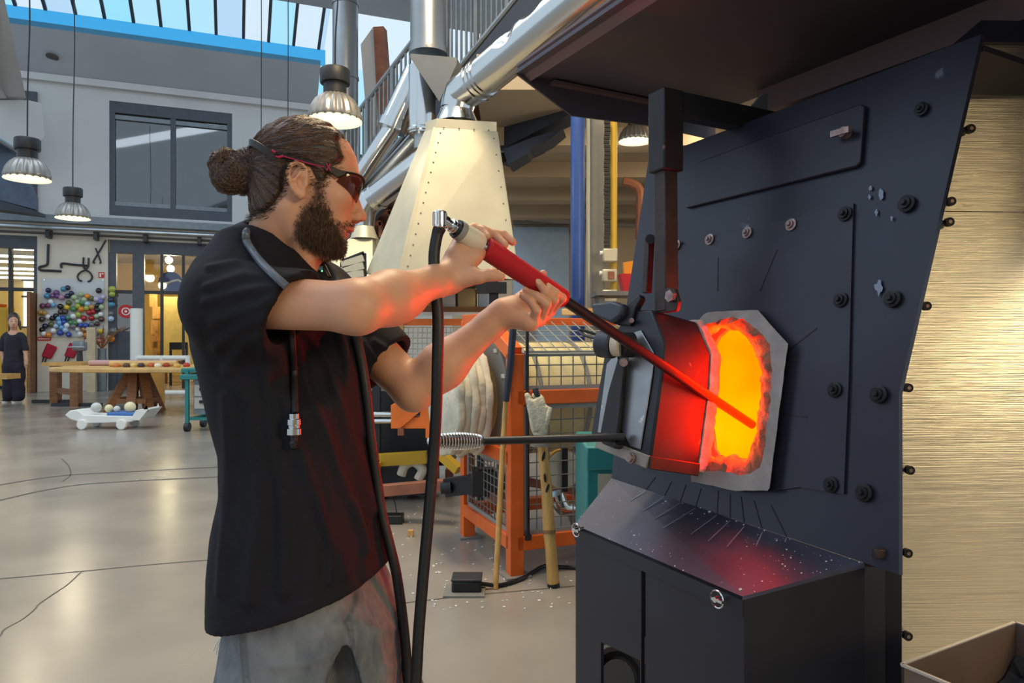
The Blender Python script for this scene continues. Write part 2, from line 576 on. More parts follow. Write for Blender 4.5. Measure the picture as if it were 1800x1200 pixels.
MB().prism([P(-50, 338, 14.0), P(62, 370, 15.6), P(62, 376, 15.6), P(-50, 362, 14.0)], (-.1, .5, 0)).build('floor_edge', M['frame_dark'], parent=lg)

# rooms behind the doors -------------------------------------------------------
mb = MB()
mb.fbox(WF, aL - 2, aR + 3, -7.2, -7.0, 0, 4.2)
mb.fbox(WF, wa(120) - .1, wa(120) + .1, -7.0, -.35, 0, 4.2)
mb.fbox(WF, aR + 2.6, aR + 2.8, -7.0, -.35, 0, 4.2)
mb.build('wall_rear_rooms', M['yellow_wall'], kind='structure', loc=WO)
mb = MB()
mb.fbox(WF, aL - 2, aR + 3, -7.2, -.30, 3.75, 3.9)
mb.build('ceiling_rear_rooms', M['plaster_warm'], kind='structure', loc=WO)
k = 0
for px, py, b, ln, nm in ((20, 452, -2.2, 1.9, 'nearest the door, slightly raised'), (48, 440, -1.0, .75, 'short one'), (25, 462, -3.3, 2.4, 'third row back'), (30, 474, -4.4, 2.4, 'fourth row back'), (40, 482, -5.2, 2.0, 'fifth row back'), (45, 490, -6.2, 1.4, 'farthest row')):
    q = wp(px, py, b)
    t = thing('tube_light', WF(q.x, b, q.z), 'ceiling tube light in the yellow room behind the left door, ' + nm, 'lamp', 'tube lights in the yellow room')
    MB().fbox(WF, q.x - ln / 2, q.x + ln / 2, b - .05, b + .05, q.z, q.z + .05).build('tube', M['tube_light'], parent=t)
    MB().fbox(WF, q.x - ln / 2, q.x + ln / 2, b - .07, b + .07, q.z + .05, q.z + .09).build('housing', M['white'], parent=t)
for px, py, nm in ((297, 457, 'upper'), (300, 472, 'lower')):
    q = wp(px, py, -2.0)
    t = thing('globe_lamp', WF(q.x, -2, q.z), nm + ' of the two round white lamps behind the right-hand glazed door', 'lamp', 'globe lamps')
    MB().sphere(WF(q.x, -2, q.z), .10).build('globe', M['tube_light'], parent=t)
    MB().cyl(WF(q.x, -2, q.z + .1), WF(q.x, -2, 3.75), .012, n=6).build('rod', M['black'], parent=t)
    l = bpy.data.lights.new('lamp_bulb', 'POINT'); l.energy = 110; l.color = (1.0, .86, .55); l.shadow_soft_size = .1
    lo = bpy.data.objects.new('lamp_bulb', l); COL.objects.link(lo); lo.parent = t; lo.location = (0, 0, -.14)
# doors --------------------------------------------------------------------------
def glazed(name, px0, px1, mull, ztop, zbar, extra=None):
    d = thing(name, WF(wa((px0 + px1) / 2), -.1, 0), '', '')
    d['kind'] = 'structure'
    for kx in ('label', 'category'):
        if kx in d: del d[kx]
    a0, a1 = wa(px0), wa(px1)
    MB().fbox(WF, a0, a1, -.2, -.02, ztop, zdh).build('head', M['frame_dark'], parent=d)
    MB().fbox(WF, a0, a1, -.16, -.04, zbar - .04, zbar + .04).build('transom', M['frame_black'], parent=d)
    for m_, wdt in mull:
        MB().fbox(WF, wa(m_) - wdt, wa(m_) + wdt, -.18, -.03, 0, ztop).build('mullion', M['frame_black'] if wdt < .05 else M['frame_dark'], parent=d)
    for i in range(len(mull) - 1):
        A, B = wa(mull[i][0]) + mull[i][1], wa(mull[i + 1][0]) - mull[i + 1][1]
        MB().fbox(WF, A, B, -.11, -.10, zbar + .04, ztop).build('pane', M['glass_clear'], parent=d)
    return d
d1 = glazed('door_1', -120, 65, ((-110, .06), (-50, .03), (17, .035), (64, .06)), wp(30, 436).z, wp(30, 508).z)
MB().fbox(WF, wa(58), wa(64), -.1, .55, 0, wp(60, 515).z).build('open_leaf', M['wood_brown'], parent=d1)
d2 = glazed('door_2', 192, 432, ((196, .10), (243, .13), (284, .03), (322, .03), (370, .03), (428, .1)), wp(250, 446).z, wp(250, 513).z)
MB().fbox(WF, wa(200), wa(240), -.14, -.06, 0, wp(220, 582).z).build('kick_panel', M['frame_dark'], parent=d2)
MB().fbox(WF, wa(200), wa(240), -.11, -.10, wp(220, 582).z, wp(220, 513).z).build('pane', M['glass_dark'], parent=d2)
# contents of the rear rooms
def plain_thing(name, label, cat, mb, m, **kw):
    return mb.build(name, m, label=label, cat=cat, **kw)
t = thing('display_board', WF(wa(330), -2.4, 0), 'pale yellow display board standing behind the glazed doors', 'board')
q0, q1 = wp(288, 521, -2.2), wp(362, 640, -2.2)
MB().fbox(WF, q0.x, q1.x, -2.3, -2.2, q1.z, q0.z).build('board', mat('pale_board', srgb(240, 214, 130), .6, var=.06), parent=t)
for x in (292, 356):
    MB().fbox(WF, wp(x, 600, -2.25).x - .03, wp(x, 600, -2.25).x + .03, -2.3, -2.2, 0, q1.z + .1).build('leg', M['wood_brown'], parent=t)
t = thing('dark_bench', WF(wa(315), -1.6, 0), 'low dark carved bench in front of the yellow board', 'bench')
MB().fbox(WF, wp(298, 600, -1.6).x, wp(330, 600, -1.6).x, -1.8, -1.4, .55, .65).build('seat', M['wood_brown'], parent=t)
MB().fbox(WF, wp(298, 600, -1.8).x, wp(330, 600, -1.8).x, -1.85, -1.8, .95, 1.15).build('backrest', M['black'], parent=t)
for x in (300, 328):
    MB().fbox(WF, wp(x, 600, -1.8).x - .03, wp(x, 600, -1.8).x + .03, -1.85, -1.78, 0, 1.15).build('leg', M['black'], parent=t)
    MB().fbox(WF, wp(x, 600, -1.4).x - .03, wp(x, 600, -1.4).x + .03, -1.45, -1.38, 0, .55).build('leg', M['black'], parent=t)
for i, (x, y0, y1, lab) in enumerate(((272, 515, 625, 'rough golden plank leaning behind the glazed doors, leftmost'), (277, 540, 625, 'shorter golden plank leaning right of the rough one'))):
    q0 = wp(x, y0, -2.6); mb = MB()
    for j in range(6):
        zc = .2 + (q0.z - .2) * (j + .5) / 6
        dx = .04 * math.sin(j * 2.1 + i)
        mb.fbox(WF, q0.x - .10 + dx, q0.x + .10 + dx, -2.7, -2.6 + .01 * (j % 2), .2 + (q0.z - .2) * j / 6, .2 + (q0.z - .2) * (j + 1) / 6 + .01)
    mb.fbox(WF, q0.x - .06, q0.x + .06, -2.7, -2.6, 0, .22)
    mb.build('plank', M['wood_warm'], label=lab, cat='plank', group='planks behind the doors')
t = thing('oval_sign', WF(wp(300, 497, -.9).x, -.9, wp(300, 510, -.9).z), 'round dark blue sign with a white swoosh behind the door glass', 'sign')
q = wp(300, 497, -.9)
MB().lathe([(0, 0), (.29, 0), (.29, .03), (0, .03)], WF(q.x, -.9, q.z), WF.ey, n=28).build('disc', mat('sign_blue', srgb(40, 62, 150), .5), parent=t)
MB().tube([WF(q.x + .24 * math.cos(a), -.86, q.z + .05 * math.sin(2 * a) + .02) for a in [math.pi * i / 12 for i in range(13)]], .03, 6).build('swoosh', M['white'], parent=t)
MB().cyl(WF(q.x, -.9, q.z + .29), WF(q.x, -.9, 3.75), .01, n=6).build('cord', M['black'], parent=t)
t = thing('round_sign', WF(wa(221), -.02, wp(221, 560).z), 'red round sign with a white ring on the left door leaf', 'sign')
q = wp(221, 547)
MB().lathe([(0, 0), (.165, 0), (.165, .02), (0, .02)], WF(q.x, -.04, q.z), WF.ey, n=28).build('disc', M['red'], parent=t)
MB().lathe([(.07, 0), (.095, 0), (.095, .008), (.07, .008)], WF(q.x, -.018, q.z), WF.ey, n=24, closed=True).build('ring', M['white'], parent=t)
MB().lathe([(0, 0), (.03, 0), (.03, .008), (0, .008)], WF(q.x, -.018, q.z), WF.ey, n=12).build('dot', M['white'], parent=t)
# yellow crate etc in the left room
t = thing('yellow_cabinet', WF(wp(8, 600, -1.5).x, -1.6, 0), 'yellow cabinet behind the woman in the left doorway', 'cabinet')
q = wp(14, 540, -1.4)
MB().fbox(WF, q.x - 1.6, q.x, -2.0, -1.4, 0.08, q.z).build('body', mat('cab_yellow', srgb(240, 196, 70), .5), parent=t)
MB().fbox(WF, q.x - .75, q.x - .03, -1.4, -1.37, .12, q.z - .05).build('door', mat('cab_yellow2', srgb(236, 188, 62), .5), parent=t)
MB().fbox(WF, q.x - 1.6, q.x, -1.95, -1.45, 0, .08).build('plinth', M['black'], parent=t)
q = wp(23, 541, -1.7)
mb = MB().lathe([(0, 0), (.14, 0), (.18, .07), (.16, .09), (0, .09)], WF(q.x - .3, -1.7, wp(14, 540, -1.4).z), n=16)
mb.build('orange_bowl', mat('bowl_orange', srgb(220, 110, 40), .5), label='orange bowl on top of the yellow cabinet', cat='bowl')
t = thing('bright_window', WF(wp(46, 560, -6.5).x, -6.9, 1), 'tall bright window at the back of the left room', 'window')
q0, q1 = wp(41, 492, -6.9), wp(57, 575, -6.9)
MB().fbox(WF, q0.x, q1.x, -6.98, -6.92, q1.z, q0.z).build('pane', emit('lit_pane', (1, .93, .72, 1), 1.6), parent=t)
for z in (q0.z, (q0.z * .65 + q1.z * .35), q1.z):
    MB().fbox(WF, q0.x - .05, q1.x + .05, -6.92, -6.88, z - .03, z + .03).build('bar', M['frame_dark'], parent=t)

# end wall of the hall behind the photographer and the right-hand side wall
MB().box((4.6, -5.2, 2.3), (11.0, .2, 4.6)).build('wall_front', M['beige_wall'], kind='structure', loc=(4.6, -5.2, 0))

MB().box((4.1, 3.6, 7.9), (10.4, 18.0, .2)).build('ceiling_hall', M['soffit'], kind='structure', loc=(4.1, 3.6, 7.8))
# ------------------------------------------------------------------ pendant lamps
M['lamp_shade'] = mat('lamp_shade', srgb(150, 146, 142), 0.35, 0.5, var=0.08)
M['lamp_glow'] = emit('lamp_glow', (1.0, 0.97, 0.62, 1), 1.15)
M['ballast'] = mat('ballast', srgb(30, 30, 34), 0.5)
def pendant(px, py, R_px, Y, label, top_py=-120, power=30):
    """px,py = centre of the shade's rim"""
    c = P(px, py, Y); R = R_px / FPX * Y
    t = thing('pendant_lamp', c, label, 'lamp', 'pendant hall lamps')
    n = 80
    prof = [(1.0, 0), (.97, .22), (.88, .52), (.72, .80), (.50, 1.0), (.34, 1.06)]
    loops = []
    for r, z in prof:
        l = []
        for i in range(n):
            a = 2 * math.pi * i / n
            k = 1 + (.055 if (i // 2) % 2 else -.055) * min(1, z * 3 + .2)
            l.append(c + Vector((math.cos(a) * r * R * k, math.sin(a) * r * R * k, z * R * .98)))
        loops.append(l)
    sh = MB().loft(loops, caps=False).build('shade', M['lamp_shade'], parent=t, angle=180)
    sm = sh.modifiers.new('wall', 'SOLIDIFY'); sm.thickness = R * .04
    MB().lathe([(.0, .16), (.6, .13), (.95, .01), (1.01, -.02), (1.01, .03), (.9, .1), (0, .2)], c, n=32).build('diffuser', M['lamp_glow'], parent=t)
    for v in t.children:
        if v.name.startswith('diffuser'):
            v.scale = (R, R, R * .9)
            for q in v.data.vertices:
                q.co = Vector((q.co.x, q.co.y, q.co.z))
    z0 = c.z + R * 1.02
    MB().cyl(c + Vector((0, 0, R * 1.02)), c + Vector((0, 0, R * 1.42)), R * .44, n=20).build('neck', M['ballast'], parent=t)
    MB().lathe([(0, 0), (R * .55, 0), (R * .57, R * .04), (R * .57, R * .5), (R * .53, R * .56), (0, R * .58)], c + Vector((0, 0, R * 1.42)), n=20).build('ballast_housing', M['ballast'], parent=t)
    tp = P(px, top_py, Y)
    m_ = c + Vector((0, 0, R * 2.0))
    MB().tube(smooth_path([m_, m_ + Vector((.02 * R, 0, (tp.z - m_.z) * .25)), m_ + Vector((.12 * R, 0, (tp.z - m_.z) * .6)), tp]), R * .035, 6).build('cable', M['black'], parent=t)
    l = bpy.data.lights.new('lamp_bulb', 'POINT'); l.energy = power; l.color = (1.0, .86, .58); l.shadow_soft_size = R * .5
    lo = bpy.data.objects.new('lamp_bulb', l); COL.objects.link(lo); lo.parent = t; lo.location = (0, 0, -R * .25)
    return t
pendant(589, 213, 46, 5.2, 'large ribbed pendant lamp with black ballast right above the worker\'s head', power=14)
pendant(48, 315, 36, 9.0, 'ribbed pendant lamp at the left frame edge before the dark gallery', power=30)
pendant(128, 384, 27, 12.0, 'smallest ribbed pendant lamp hanging left of the upper window', power=40)
pendant(1116, 249, 28, 6.6, 'pendant lamp under the mezzanine seen left of the black door lifter', top_py=190, power=14)
for x, y1 in ((459, 230), (506, 215)):
    MB().tube([P(x, -60, 9), P(x + .5, 60, 9), P(x, y1, 9)], .006, 5).build('thin_cable', M['black'], label='thin hanging cable in front of the back wall, %s of two' % ('left' if x == 459 else 'right'), cat='cable', group='thin hanging cables')

# ------------------------------------------------------------------ wall of glass balls
q0, q1 = wp(74, 489, .03), wp(184, 592, .03)
t = thing('ball_board', WF((q0.x + q1.x) / 2, .04, q1.z), 'pale clear backing board behind the coloured glass balls', 'board')
MB().fbox(WF, q0.x, q1.x, .04, .055, q1.z, q0.z).build('board', mat('board_grey', srgb(196, 200, 206), .35), parent=t)
for x in (78, 181):
    for y in (492, 588):
        q = wp(x, y, .06)
        MB().cyl(WF(q.x, .05, q.z), WF(q.x, .075, q.z), .02, n=8).build('screw', M['chrome'], parent=t)
BC = {'navy': (30, 36, 70), 'teal blue': (64, 140, 175), 'violet': (110, 70, 125), 'mauve': (176, 130, 160), 'pale green': (170, 190, 150), 'orange': (225, 135, 35),
      'olive': (95, 95, 50), 'lilac': (200, 185, 215), 'periwinkle': (110, 110, 175), 'black': (22, 22, 26), 'white': (228, 230, 232), 'plum': (110, 55, 90),
      'sky blue': (110, 170, 215), 'yellow': (225, 190, 35), 'green': (75, 130, 80), 'pale blue': (170, 195, 220), 'lime': (165, 180, 70), 'amber': (185, 140, 70),
      'brown': (75, 55, 48), 'red': (170, 28, 38), 'cobalt blue': (45, 75, 165), 'teal green': (70, 130, 120), 'grey': (110, 112, 118)}
balls = [(295, 527, 'navy'), (258, 538, 'teal blue'), (125, 550, 'navy'), (113, 600, 'teal blue'), (195, 570, 'violet'), (160, 598, 'violet'), (205, 602, 'violet'), (240, 612, 'mauve'), (293, 600, 'navy'), (328, 577, 'navy'), (353, 612, 'pale green'), (412, 585, 'pale green'), (468, 603, 'orange'), (505, 622, 'olive'), (545, 628, 'lilac'), (605, 610, 'lilac'), (585, 648, 'periwinkle'), (568, 553, 'black'), (145, 652, 'white'), (75, 688, 'plum'), (122, 684, 'plum'), (168, 680, 'sky blue'), (230, 692, 'black'), (303, 660, 'olive'), (288, 700, 'yellow'), (380, 650, 'pale green'), (440, 632, 'pale green'), (420, 660, 'green'), (468, 670, 'pale blue'), (383, 690, 'lime'), (345, 715, 'green'), (413, 717, 'orange'), (460, 708, 'lime'), (505, 698, 'amber'), (557, 685, 'black'), (592, 697, 'pale green'), (557, 722, 'black'), (55, 745, 'amber'), (90, 750, 'amber'), (232, 740, 'brown'), (270, 738, 'brown'), (519, 738, 'red'), (483, 745, 'red'), (585, 762, 'white'), (68, 805, 'brown'), (122, 783, 'white'), (158, 797, 'black'), (192, 775, 'black'), (215, 800, 'sky blue'), (252, 795, 'cobalt blue'), (300, 790, 'teal green'), (343, 778, 'white'), (388, 765, 'lime'), (437, 795, 'red'), (503, 795, 'red'), (548, 778, 'pale green'), (592, 805, 'brown'), (223, 837, 'sky blue'), (262, 832, 'cobalt blue'), (322, 835, 'green'), (360, 838, 'green'), (400, 822, 'white'), (150, 850, 'olive'), (97, 865, 'navy'), (190, 865, 'pale blue'), (240, 877, 'sky blue'), (287, 857, 'white'), (343, 868, 'grey'), (408, 860, 'cobalt blue'), (453, 860, 'cobalt blue'), (505, 850, 'grey'), (555, 845, 'brown'), (70, 897, 'black'), (167, 905, 'white'), (275, 900, 'pale blue'), (385, 893, 'white'), (433, 898, 'amber'), (475, 893, 'white'), (583, 910, 'yellow'), (83, 932, 'white'), (125, 942, 'orange'), (228, 925, 'cobalt blue'), (305, 940, 'cobalt blue'), (405, 935, 'white'), (457, 942, 'orange'), (547, 930, 'grey')]
byc = {}
for x, y, c in balls: byc.setdefault(c, []).append((x, y))
for c in byc: byc[c].sort()
ORD = ['first', 'second', 'third', 'fourth', 'fifth', 'sixth', 'seventh', 'eighth', 'ninth', 'tenth', 'eleventh', 'twelfth']
bm_ = {}
for c, rgb in BC.items():
    bm_[c] = mat('ball_' + c.replace(' ', '_'), srgb(*rgb), 0.12, 0, coat=0.5, var=.15, vscale=20)
def ball_part(name, px, py, r, b, c, label, group):
    q = wp(px, py, b)
    o = thing(name, WF(q.x, b, q.z), label, 'glass ball', group)
    MB().sphere(WF(q.x, b, q.z), r, 14).build('globe', bm_[c], parent=o)
    MB().cyl(WF(q.x, b - r - .02, q.z), WF(q.x, b - r * .95, q.z), .012, n=6).build('stem', M['chrome'], parent=o)
for x, y, c in balls:
    rank = byc[c].index((x, y)); n = len(byc[c])
    lab = ('only %s glass ball on the ball wall' % c) if n == 1 else ('%s glass ball on the ball wall, %s of its colour from the left' % (c, ORD[rank]))
    ball_part('glass_ball', 60 + x / 5, 400 + y / 5, rnd.uniform(.058, .070), .13, c, lab, 'glass balls on the wall board')
hang = [(197, 508, 'lime', .08, 'top lime'), (197, 517, 'lime', .07, 'second lime'), (195, 527, 'navy', .07, 'navy'), (196, 535, 'teal blue', .07, 'upper teal'), (195, 551, 'grey', .06, 'grey'), (195, 560, 'pale blue', .07, 'pale blue'), (199, 582, 'grey', .09, 'large lower grey'), (195, 595, 'orange', .09, 'bottom orange')]
for x, y, c, r, nm in hang:
    ball_part('hanging_float', x, y, r, .16, c, nm + ' glass float hanging at the edge of the door frame', 'glass floats by the door')
# wall tools ---------------------------------------------------------------------
def wtube(pts, r, name, label, cat, b=.07, n=5, m='frame_black'):
    return MB().tube(smooth_path([WF(*(lambda q: (q.x, b, q.z))(wp(x, y, b))) for x, y in pts], n), r, 8).build(name, M[m], label=label, cat=cat, group=None)
wtube([(85, 429), (84.5, 445), (83.5, 463), (78, 467), (70, 469), (69, 473), (74, 475), (90, 475.5), (108, 476.5)], .028, 'bent_iron_rod', 'bent black iron rod like a hook hung above the ball wall', 'rod')
t = thing('iron_callipers', WF(wa(147), .07, wp(147, 494).z), 'long-handled black iron tongs with a round ring jaw on the pier', 'tongs')
def wpart(parent, pts, r, name, b=.07):
    MB().tube(smooth_path([WF(*(lambda q: (q.x, b, q.z))(wp(x, y, b))) for x, y in pts], 5), r, 8).build(name, M['frame_black'], parent=parent)
wpart(t, [(108, 471), (109, 463), (130, 465), (157, 467)], .026, 'handle')
wpart(t, [(147, 452), (146.5, 466), (150, 474), (157, 478), (162, 486), (159, 493), (154, 495)], .022, 'jaw')
wpart(t, [(156, 453), (155, 467), (150, 474), (142, 478), (136.5, 485), (139, 492), (144, 494)], .022, 'jaw', .10)
t = thing('iron_shears', WF(wa(173), .07, wp(173, 463).z), 'crossed black iron shears hung at the top right of the pier', 'shears')
wpart(t, [(186, 422), (178, 436), (172, 446), (164, 460), (167, 462)], .02, 'blade')
wpart(t, [(168, 436), (172, 446), (177, 460), (175, 463)], .02, 'blade', .10)
# signs
def wallbox(name, px0, px1, py0, py1, b0, b1, m, **kw):
    return wbox(MB(), px0, px1, py0, py1, b0, b1).build(name, m, **kw)
t = thing('extinguisher_sign', WF(wa(178), .05, wp(178, 487).z), 'small red fire sign with white pictogram below the shears', 'sign')
wallbox('plate', 173, 183.5, 478, 488, .03, .05, M['red'], parent=t)
wallbox('pictogram', 175, 177.5, 480, 487, .05, .056, M['white'], parent=t)
wallbox('arrow', 178.5, 182, 480, 482, .05, .056, M['white'], parent=t)
for x0, x1, y0, y1, lab in ((66, 89.5, 592, 598.5, 'short red strip sign under the left end of the ball wall'), (147.5, 184, 594, 602.5, 'longer red strip sign under the right end of the ball wall')):
    t = thing('strip_sign', WF(wa((x0 + x1) / 2), .05, wp(x0, y1).z), lab, 'sign', 'red strip signs')
    wallbox('plate', x0, x1, y0, y1, .03, .045, M['red'], parent=t)
    for k in range(9):
        u = x0 + 1.5 + (x1 - x0 - 3) * k / 9
        wallbox('lettering', u, u + (x1 - x0) / 14, y0 + 2, y1 - 2.2, .045, .05, M['white'], parent=t)
M['mitt'] = mat('mitt', srgb(172, 24, 52), .8, var=.15, vscale=15)
for x, y, lab in ((87, 618, 'red quilted pot holder with dark strings, left of the two'), (127, 617, 'red quilted pot holder behind the table vise, right of the two')):
    t = thing('pot_holder', WF(wa(x), .05, wp(x, y + 15).z), lab, 'pot holder', 'red pot holders')
    L_ = [WF(*(lambda q: (q.x, .06, q.z))(wp(x + dx, y + dy, .06))) for dx, dy in ((-14, 8), (-4, -15.5), (14.5, -8), (3, 13))]
    MB().prism(L_, WF.ey * .05).build('pad', M['mitt'], parent=t, bevel=.03)
    for dx in (-10, -5):
        wpart(t, [(x + dx, y + 9), (x + dx - 3, y + 18)], .015, 'string', .08)

# ------------------------------------------------------------------ big work table
M['table_top'] = mat('table_top', srgb(206, 166, 104), .5, var=.14, vscale=5)
TC = floor_pt(205, 727) + Vector((.25, .1, 0))
tz = CAM_H - (645 - HORIZ) / FPX * (TC.y)
t = thing('work_table', TC, 'large oval wooden work table on a heavy trestle base near the back wall', 'table')
loop = []
ax_, ay_ = 1.78, .95
for i in range(40):
    a = 2 * math.pi * i / 40
    loop.append(Vector((TC.x + .32 + ax_ * math.copysign(abs(math.cos(a)) ** .7, math.cos(a)), TC.y + .35 + ay_ * math.copysign(abs(math.sin(a)) ** .7, math.sin(a)), tz - .07)))
MB().prism(loop, (0, 0, .07)).build('table_top', M['table_top'], parent=t, bevel=.015)
for dx, dy, ex, ey in ((-.34, -.3, -.05, -.05), (.10, -.32, .0, -.05), (.34, -.18, .12, 0), (-.2, .3, -.05, .1), (.3, .3, .1, .1)):
    MB().bar(TC + Vector((dx, dy, 0)), TC + Vector((ex, ey, tz - .07)), .14, .12).build('trestle_leg', M['wood_brown'], parent=t)
MB().box(TC + Vector((0, 0, .22)), (.62, .5, .08)).build('trestle_shelf', M['wood_brown'], parent=t)
f1 = floor_pt(278, 709)
MB().box(Vector((f1.x, f1.y, (tz - .07) / 2)), (.2, .12, tz - .07)).build('leg', mat('pale_leg', srgb(198, 142, 62), .55, var=.1), parent=t)
# saw-horse table at its left
s0, s1 = floor_pt(98, 708), floor_pt(134, 714)
t2 = thing('side_bench', (s0 + s1) / 2, 'narrow brown side bench with skid feet left of the oval table', 'bench')
sz = tz - .03
for s_ in (s0, s1):
    MB().box(s_ + Vector((0, 0, sz / 2)), (.15, .15, sz)).build('leg', M['wood_brown'], parent=t2)
    MB().box(s_ + Vector((0, .02, .03)), (.9, .10, .06)).build('skid_foot', M['frame_black'], parent=t2)
MB().bar(s0 + Vector((0, 0, .25)), s1 + Vector((0, 0, .25)), .08, .1).build('stretcher', M['wood_brown'], parent=t2)
MB().box((s0 + s1) / 2 + Vector((.05, .25, sz + .03)), (.75, .9, .06)).build('bench_top', M['wood_warm'], parent=t2)
s2 = floor_pt(181, 690)
MB().box(Vector((s2.x, s2.y - 1, sz / 2)), (.12, .12, sz)).build('leg', M['wood_brown'], parent=t2)
# things on the table
rr = random.Random(11)
def tp(px, dy=0.0):
    Y = TC.y + .35 + dy
    return Vector(((px - 900) / FPX * Y, Y, tz))
for px, dy, L_, m_, lab in ((232, .25, 1.5, 'mitt', 'long pink rolled bundle lying across the oval table'), (250, -.1, 1.1, 'table_top', 'pale wooden slat lying on the oval table')):
    p = tp(px, dy)
    MB().cyl(p + Vector((-L_ / 2, 0, .05)), p + Vector((L_ / 2, .1, .05)), .05, n=10).build('roll' if m_ == 'mitt' else 'slat', mat('pink_roll', srgb(190, 150, 150), .7) if m_ == 'mitt' else M['table_top'], label=lab, cat='roll' if m_ == 'mitt' else 'slat')
names = ['leftmost', 'second', 'third', 'fourth', 'fifth', 'sixth', 'seventh', 'eighth', 'rightmost']
tc_ = [(200, 120, 60), (90, 60, 45), (220, 190, 120), (60, 50, 48), (190, 90, 50), (230, 220, 200), (160, 60, 40), (215, 170, 90), (190, 60, 40)]
for i in range(9):
    p = tp(205 + i * 15 + rr.uniform(-3, 3), rr.uniform(-.5, -.2))
    mb = MB().lathe([(0, 0), (.05, .0), (.06, .03), (.045, .06), (.02, .07), (0, .07)], p, n=10)
    mb.build('wood_offcut', mat('offcut%d' % i, srgb(*tc_[i]), .6), label='%s of the small coloured pieces along the front of the oval table' % names[i], cat='piece', group='small pieces on the oval table')
# vise at left end
p = P(121, 653, s0.y)
t = thing('bench_vise', Vector((p.x, p.y + .35, sz + .06)), 'grey vise head on a dark post at the left end of the bench', 'vise')
vb = Vector((p.x, p.y + .35, sz + .06))
MB().cyl(vb, vb + Vector((0, 0, .22)), .06, .05, n=10).build('post', M['frame_black'], parent=t)
MB().box(vb + Vector((0, 0, .3)), (.22, .2, .2)).build('jaw', M['steel_grey'], parent=t, bevel=.04)
MB().cyl(vb + Vector((-.16, -.12, .28)), vb + Vector((.16, -.12, .28)), .015, n=6).build('handle', M['chrome'], parent=t)
# tall square post behind the bench and twigs
p = wp(161, 685, .5)
MB().fbox(WF, p.x - .09, p.x + .09, .42, .6, 0, wp(161, 575, .5).z).build('timber_post', mat('post_wood', srgb(196, 178, 148), .7, var=.1), label='tall pale timber post standing before the pier', cat='post')
t = thing('dry_twigs', WF(wa(182), .35, tz), 'bunch of dry bare twigs beside the door frame above the table', 'twigs')
for i in range(16):
    a = rr.uniform(-1.3, 1.3); l = rr.uniform(.35, .7)
    b0 = WF(wa(183), .3, 1.0)
    MB().tube(smooth_path([b0, b0 + WF.ex * math.sin(a) * l * .5 + Vector((0, 0, l * .6)), b0 + WF.ex * (math.sin(a) * l + rr.uniform(-.1, .1)) + Vector((0, 0, l * rr.uniform(.8, 1.1)))], 3), .009, 4).build('twig', M['wood_brown'], parent=t)
MB().lathe([(0, 0), (.10, 0), (.12, .5), (.09, .9), (.1, 1.02)], WF(wa(183), .3, 0), n=12).build('vase', M['steel_grey'], parent=t)
# white pvc tube standing
p = floor_pt(252, 690)
MB().cyl(Vector((p.x, p.y - .3, 0)), Vector((p.x, p.y - .3, (690 - 543) / FPX * p.y)), .13, n=16).build('white_tube', M['white'], label='tall white tube standing upright by the glazed doors', cat='tube')
# white low rack behind the table
p0, p1 = floor_pt(240, 700), floor_pt(330, 700)
t = thing('white_rack', (p0 + p1) / 2, 'low white pipe rack on the floor behind the oval table', 'rack')
for z in (.12, .85):
    MB().cyl(p0 + Vector((0, 0, z)), p1 + Vector((0, 0, z)), .05, n=10).build('rail', M['white'], parent=t)
for k in (0, .5, 1):
    q = p0.lerp(p1, k)
    MB().cyl(q, q + Vector((0, 0, .9)), .05, n=10).build('upright', M['white'], parent=t)
# skateboard-like white model
b0 = floor_pt(199, 752)
t = thing('white_toy_car', b0, 'white low toy racer with pale balls and a blue deck on the floor', 'toy car')
bx = lambda dx, dy, z: b0 + Vector((dx, dy, z))
k_ = b0.y / FPX
def lx(px): return (px - 199) * k_
prof = [(lx(126), .20), (lx(135), .26), (lx(148), .27), (lx(160), .20), (lx(252), .18), (lx(270), .26), (lx(268), .30), (lx(262), .16), (lx(240), .10), (lx(160), .08), (lx(135), .14)]
MB().prism([bx(x, -.16, z) for x, z in prof], (0, .32, 0)).build('body', M['white'], parent=t, bevel=.02)
MB().box(bx(lx(222), 0, .205), (.38, .3, .05)).build('deck', mat('deck_blue', srgb(70, 120, 190), .4), parent=t, bevel=.01)
MB().prism([bx(lx(243), -.2, .14), bx(lx(258), -.2, .13), bx(lx(273), -.2, .28), bx(lx(252), -.2, .27)], (0, .4, 0)).build('tail_fin', M['white'], parent=t)
for x in (158, 226):
    for dy in (-.17, .17):
        MB().cyl(bx(lx(x), dy - .03, .07), bx(lx(x), dy + .03, .07), .07, n=18).build('wheel', M['white'], parent=t, bevel=.01)
for x, r, c in ((173, .07, 'clear'), (195, .055, 'cream'), (209, .045, 'small'), (232, .075, 'large cream')):
    MB().sphere(bx(lx(x), -.05, .23 + r * .9), r, 14).build('pale_ball', mat('cream_' + c.replace(' ', ''), srgb(232, 222, 178) if 'cream' in c else srgb(205, 208, 205), .25), label='%s ball resting on the white toy racer' % c, cat='ball', group='balls on the toy racer')
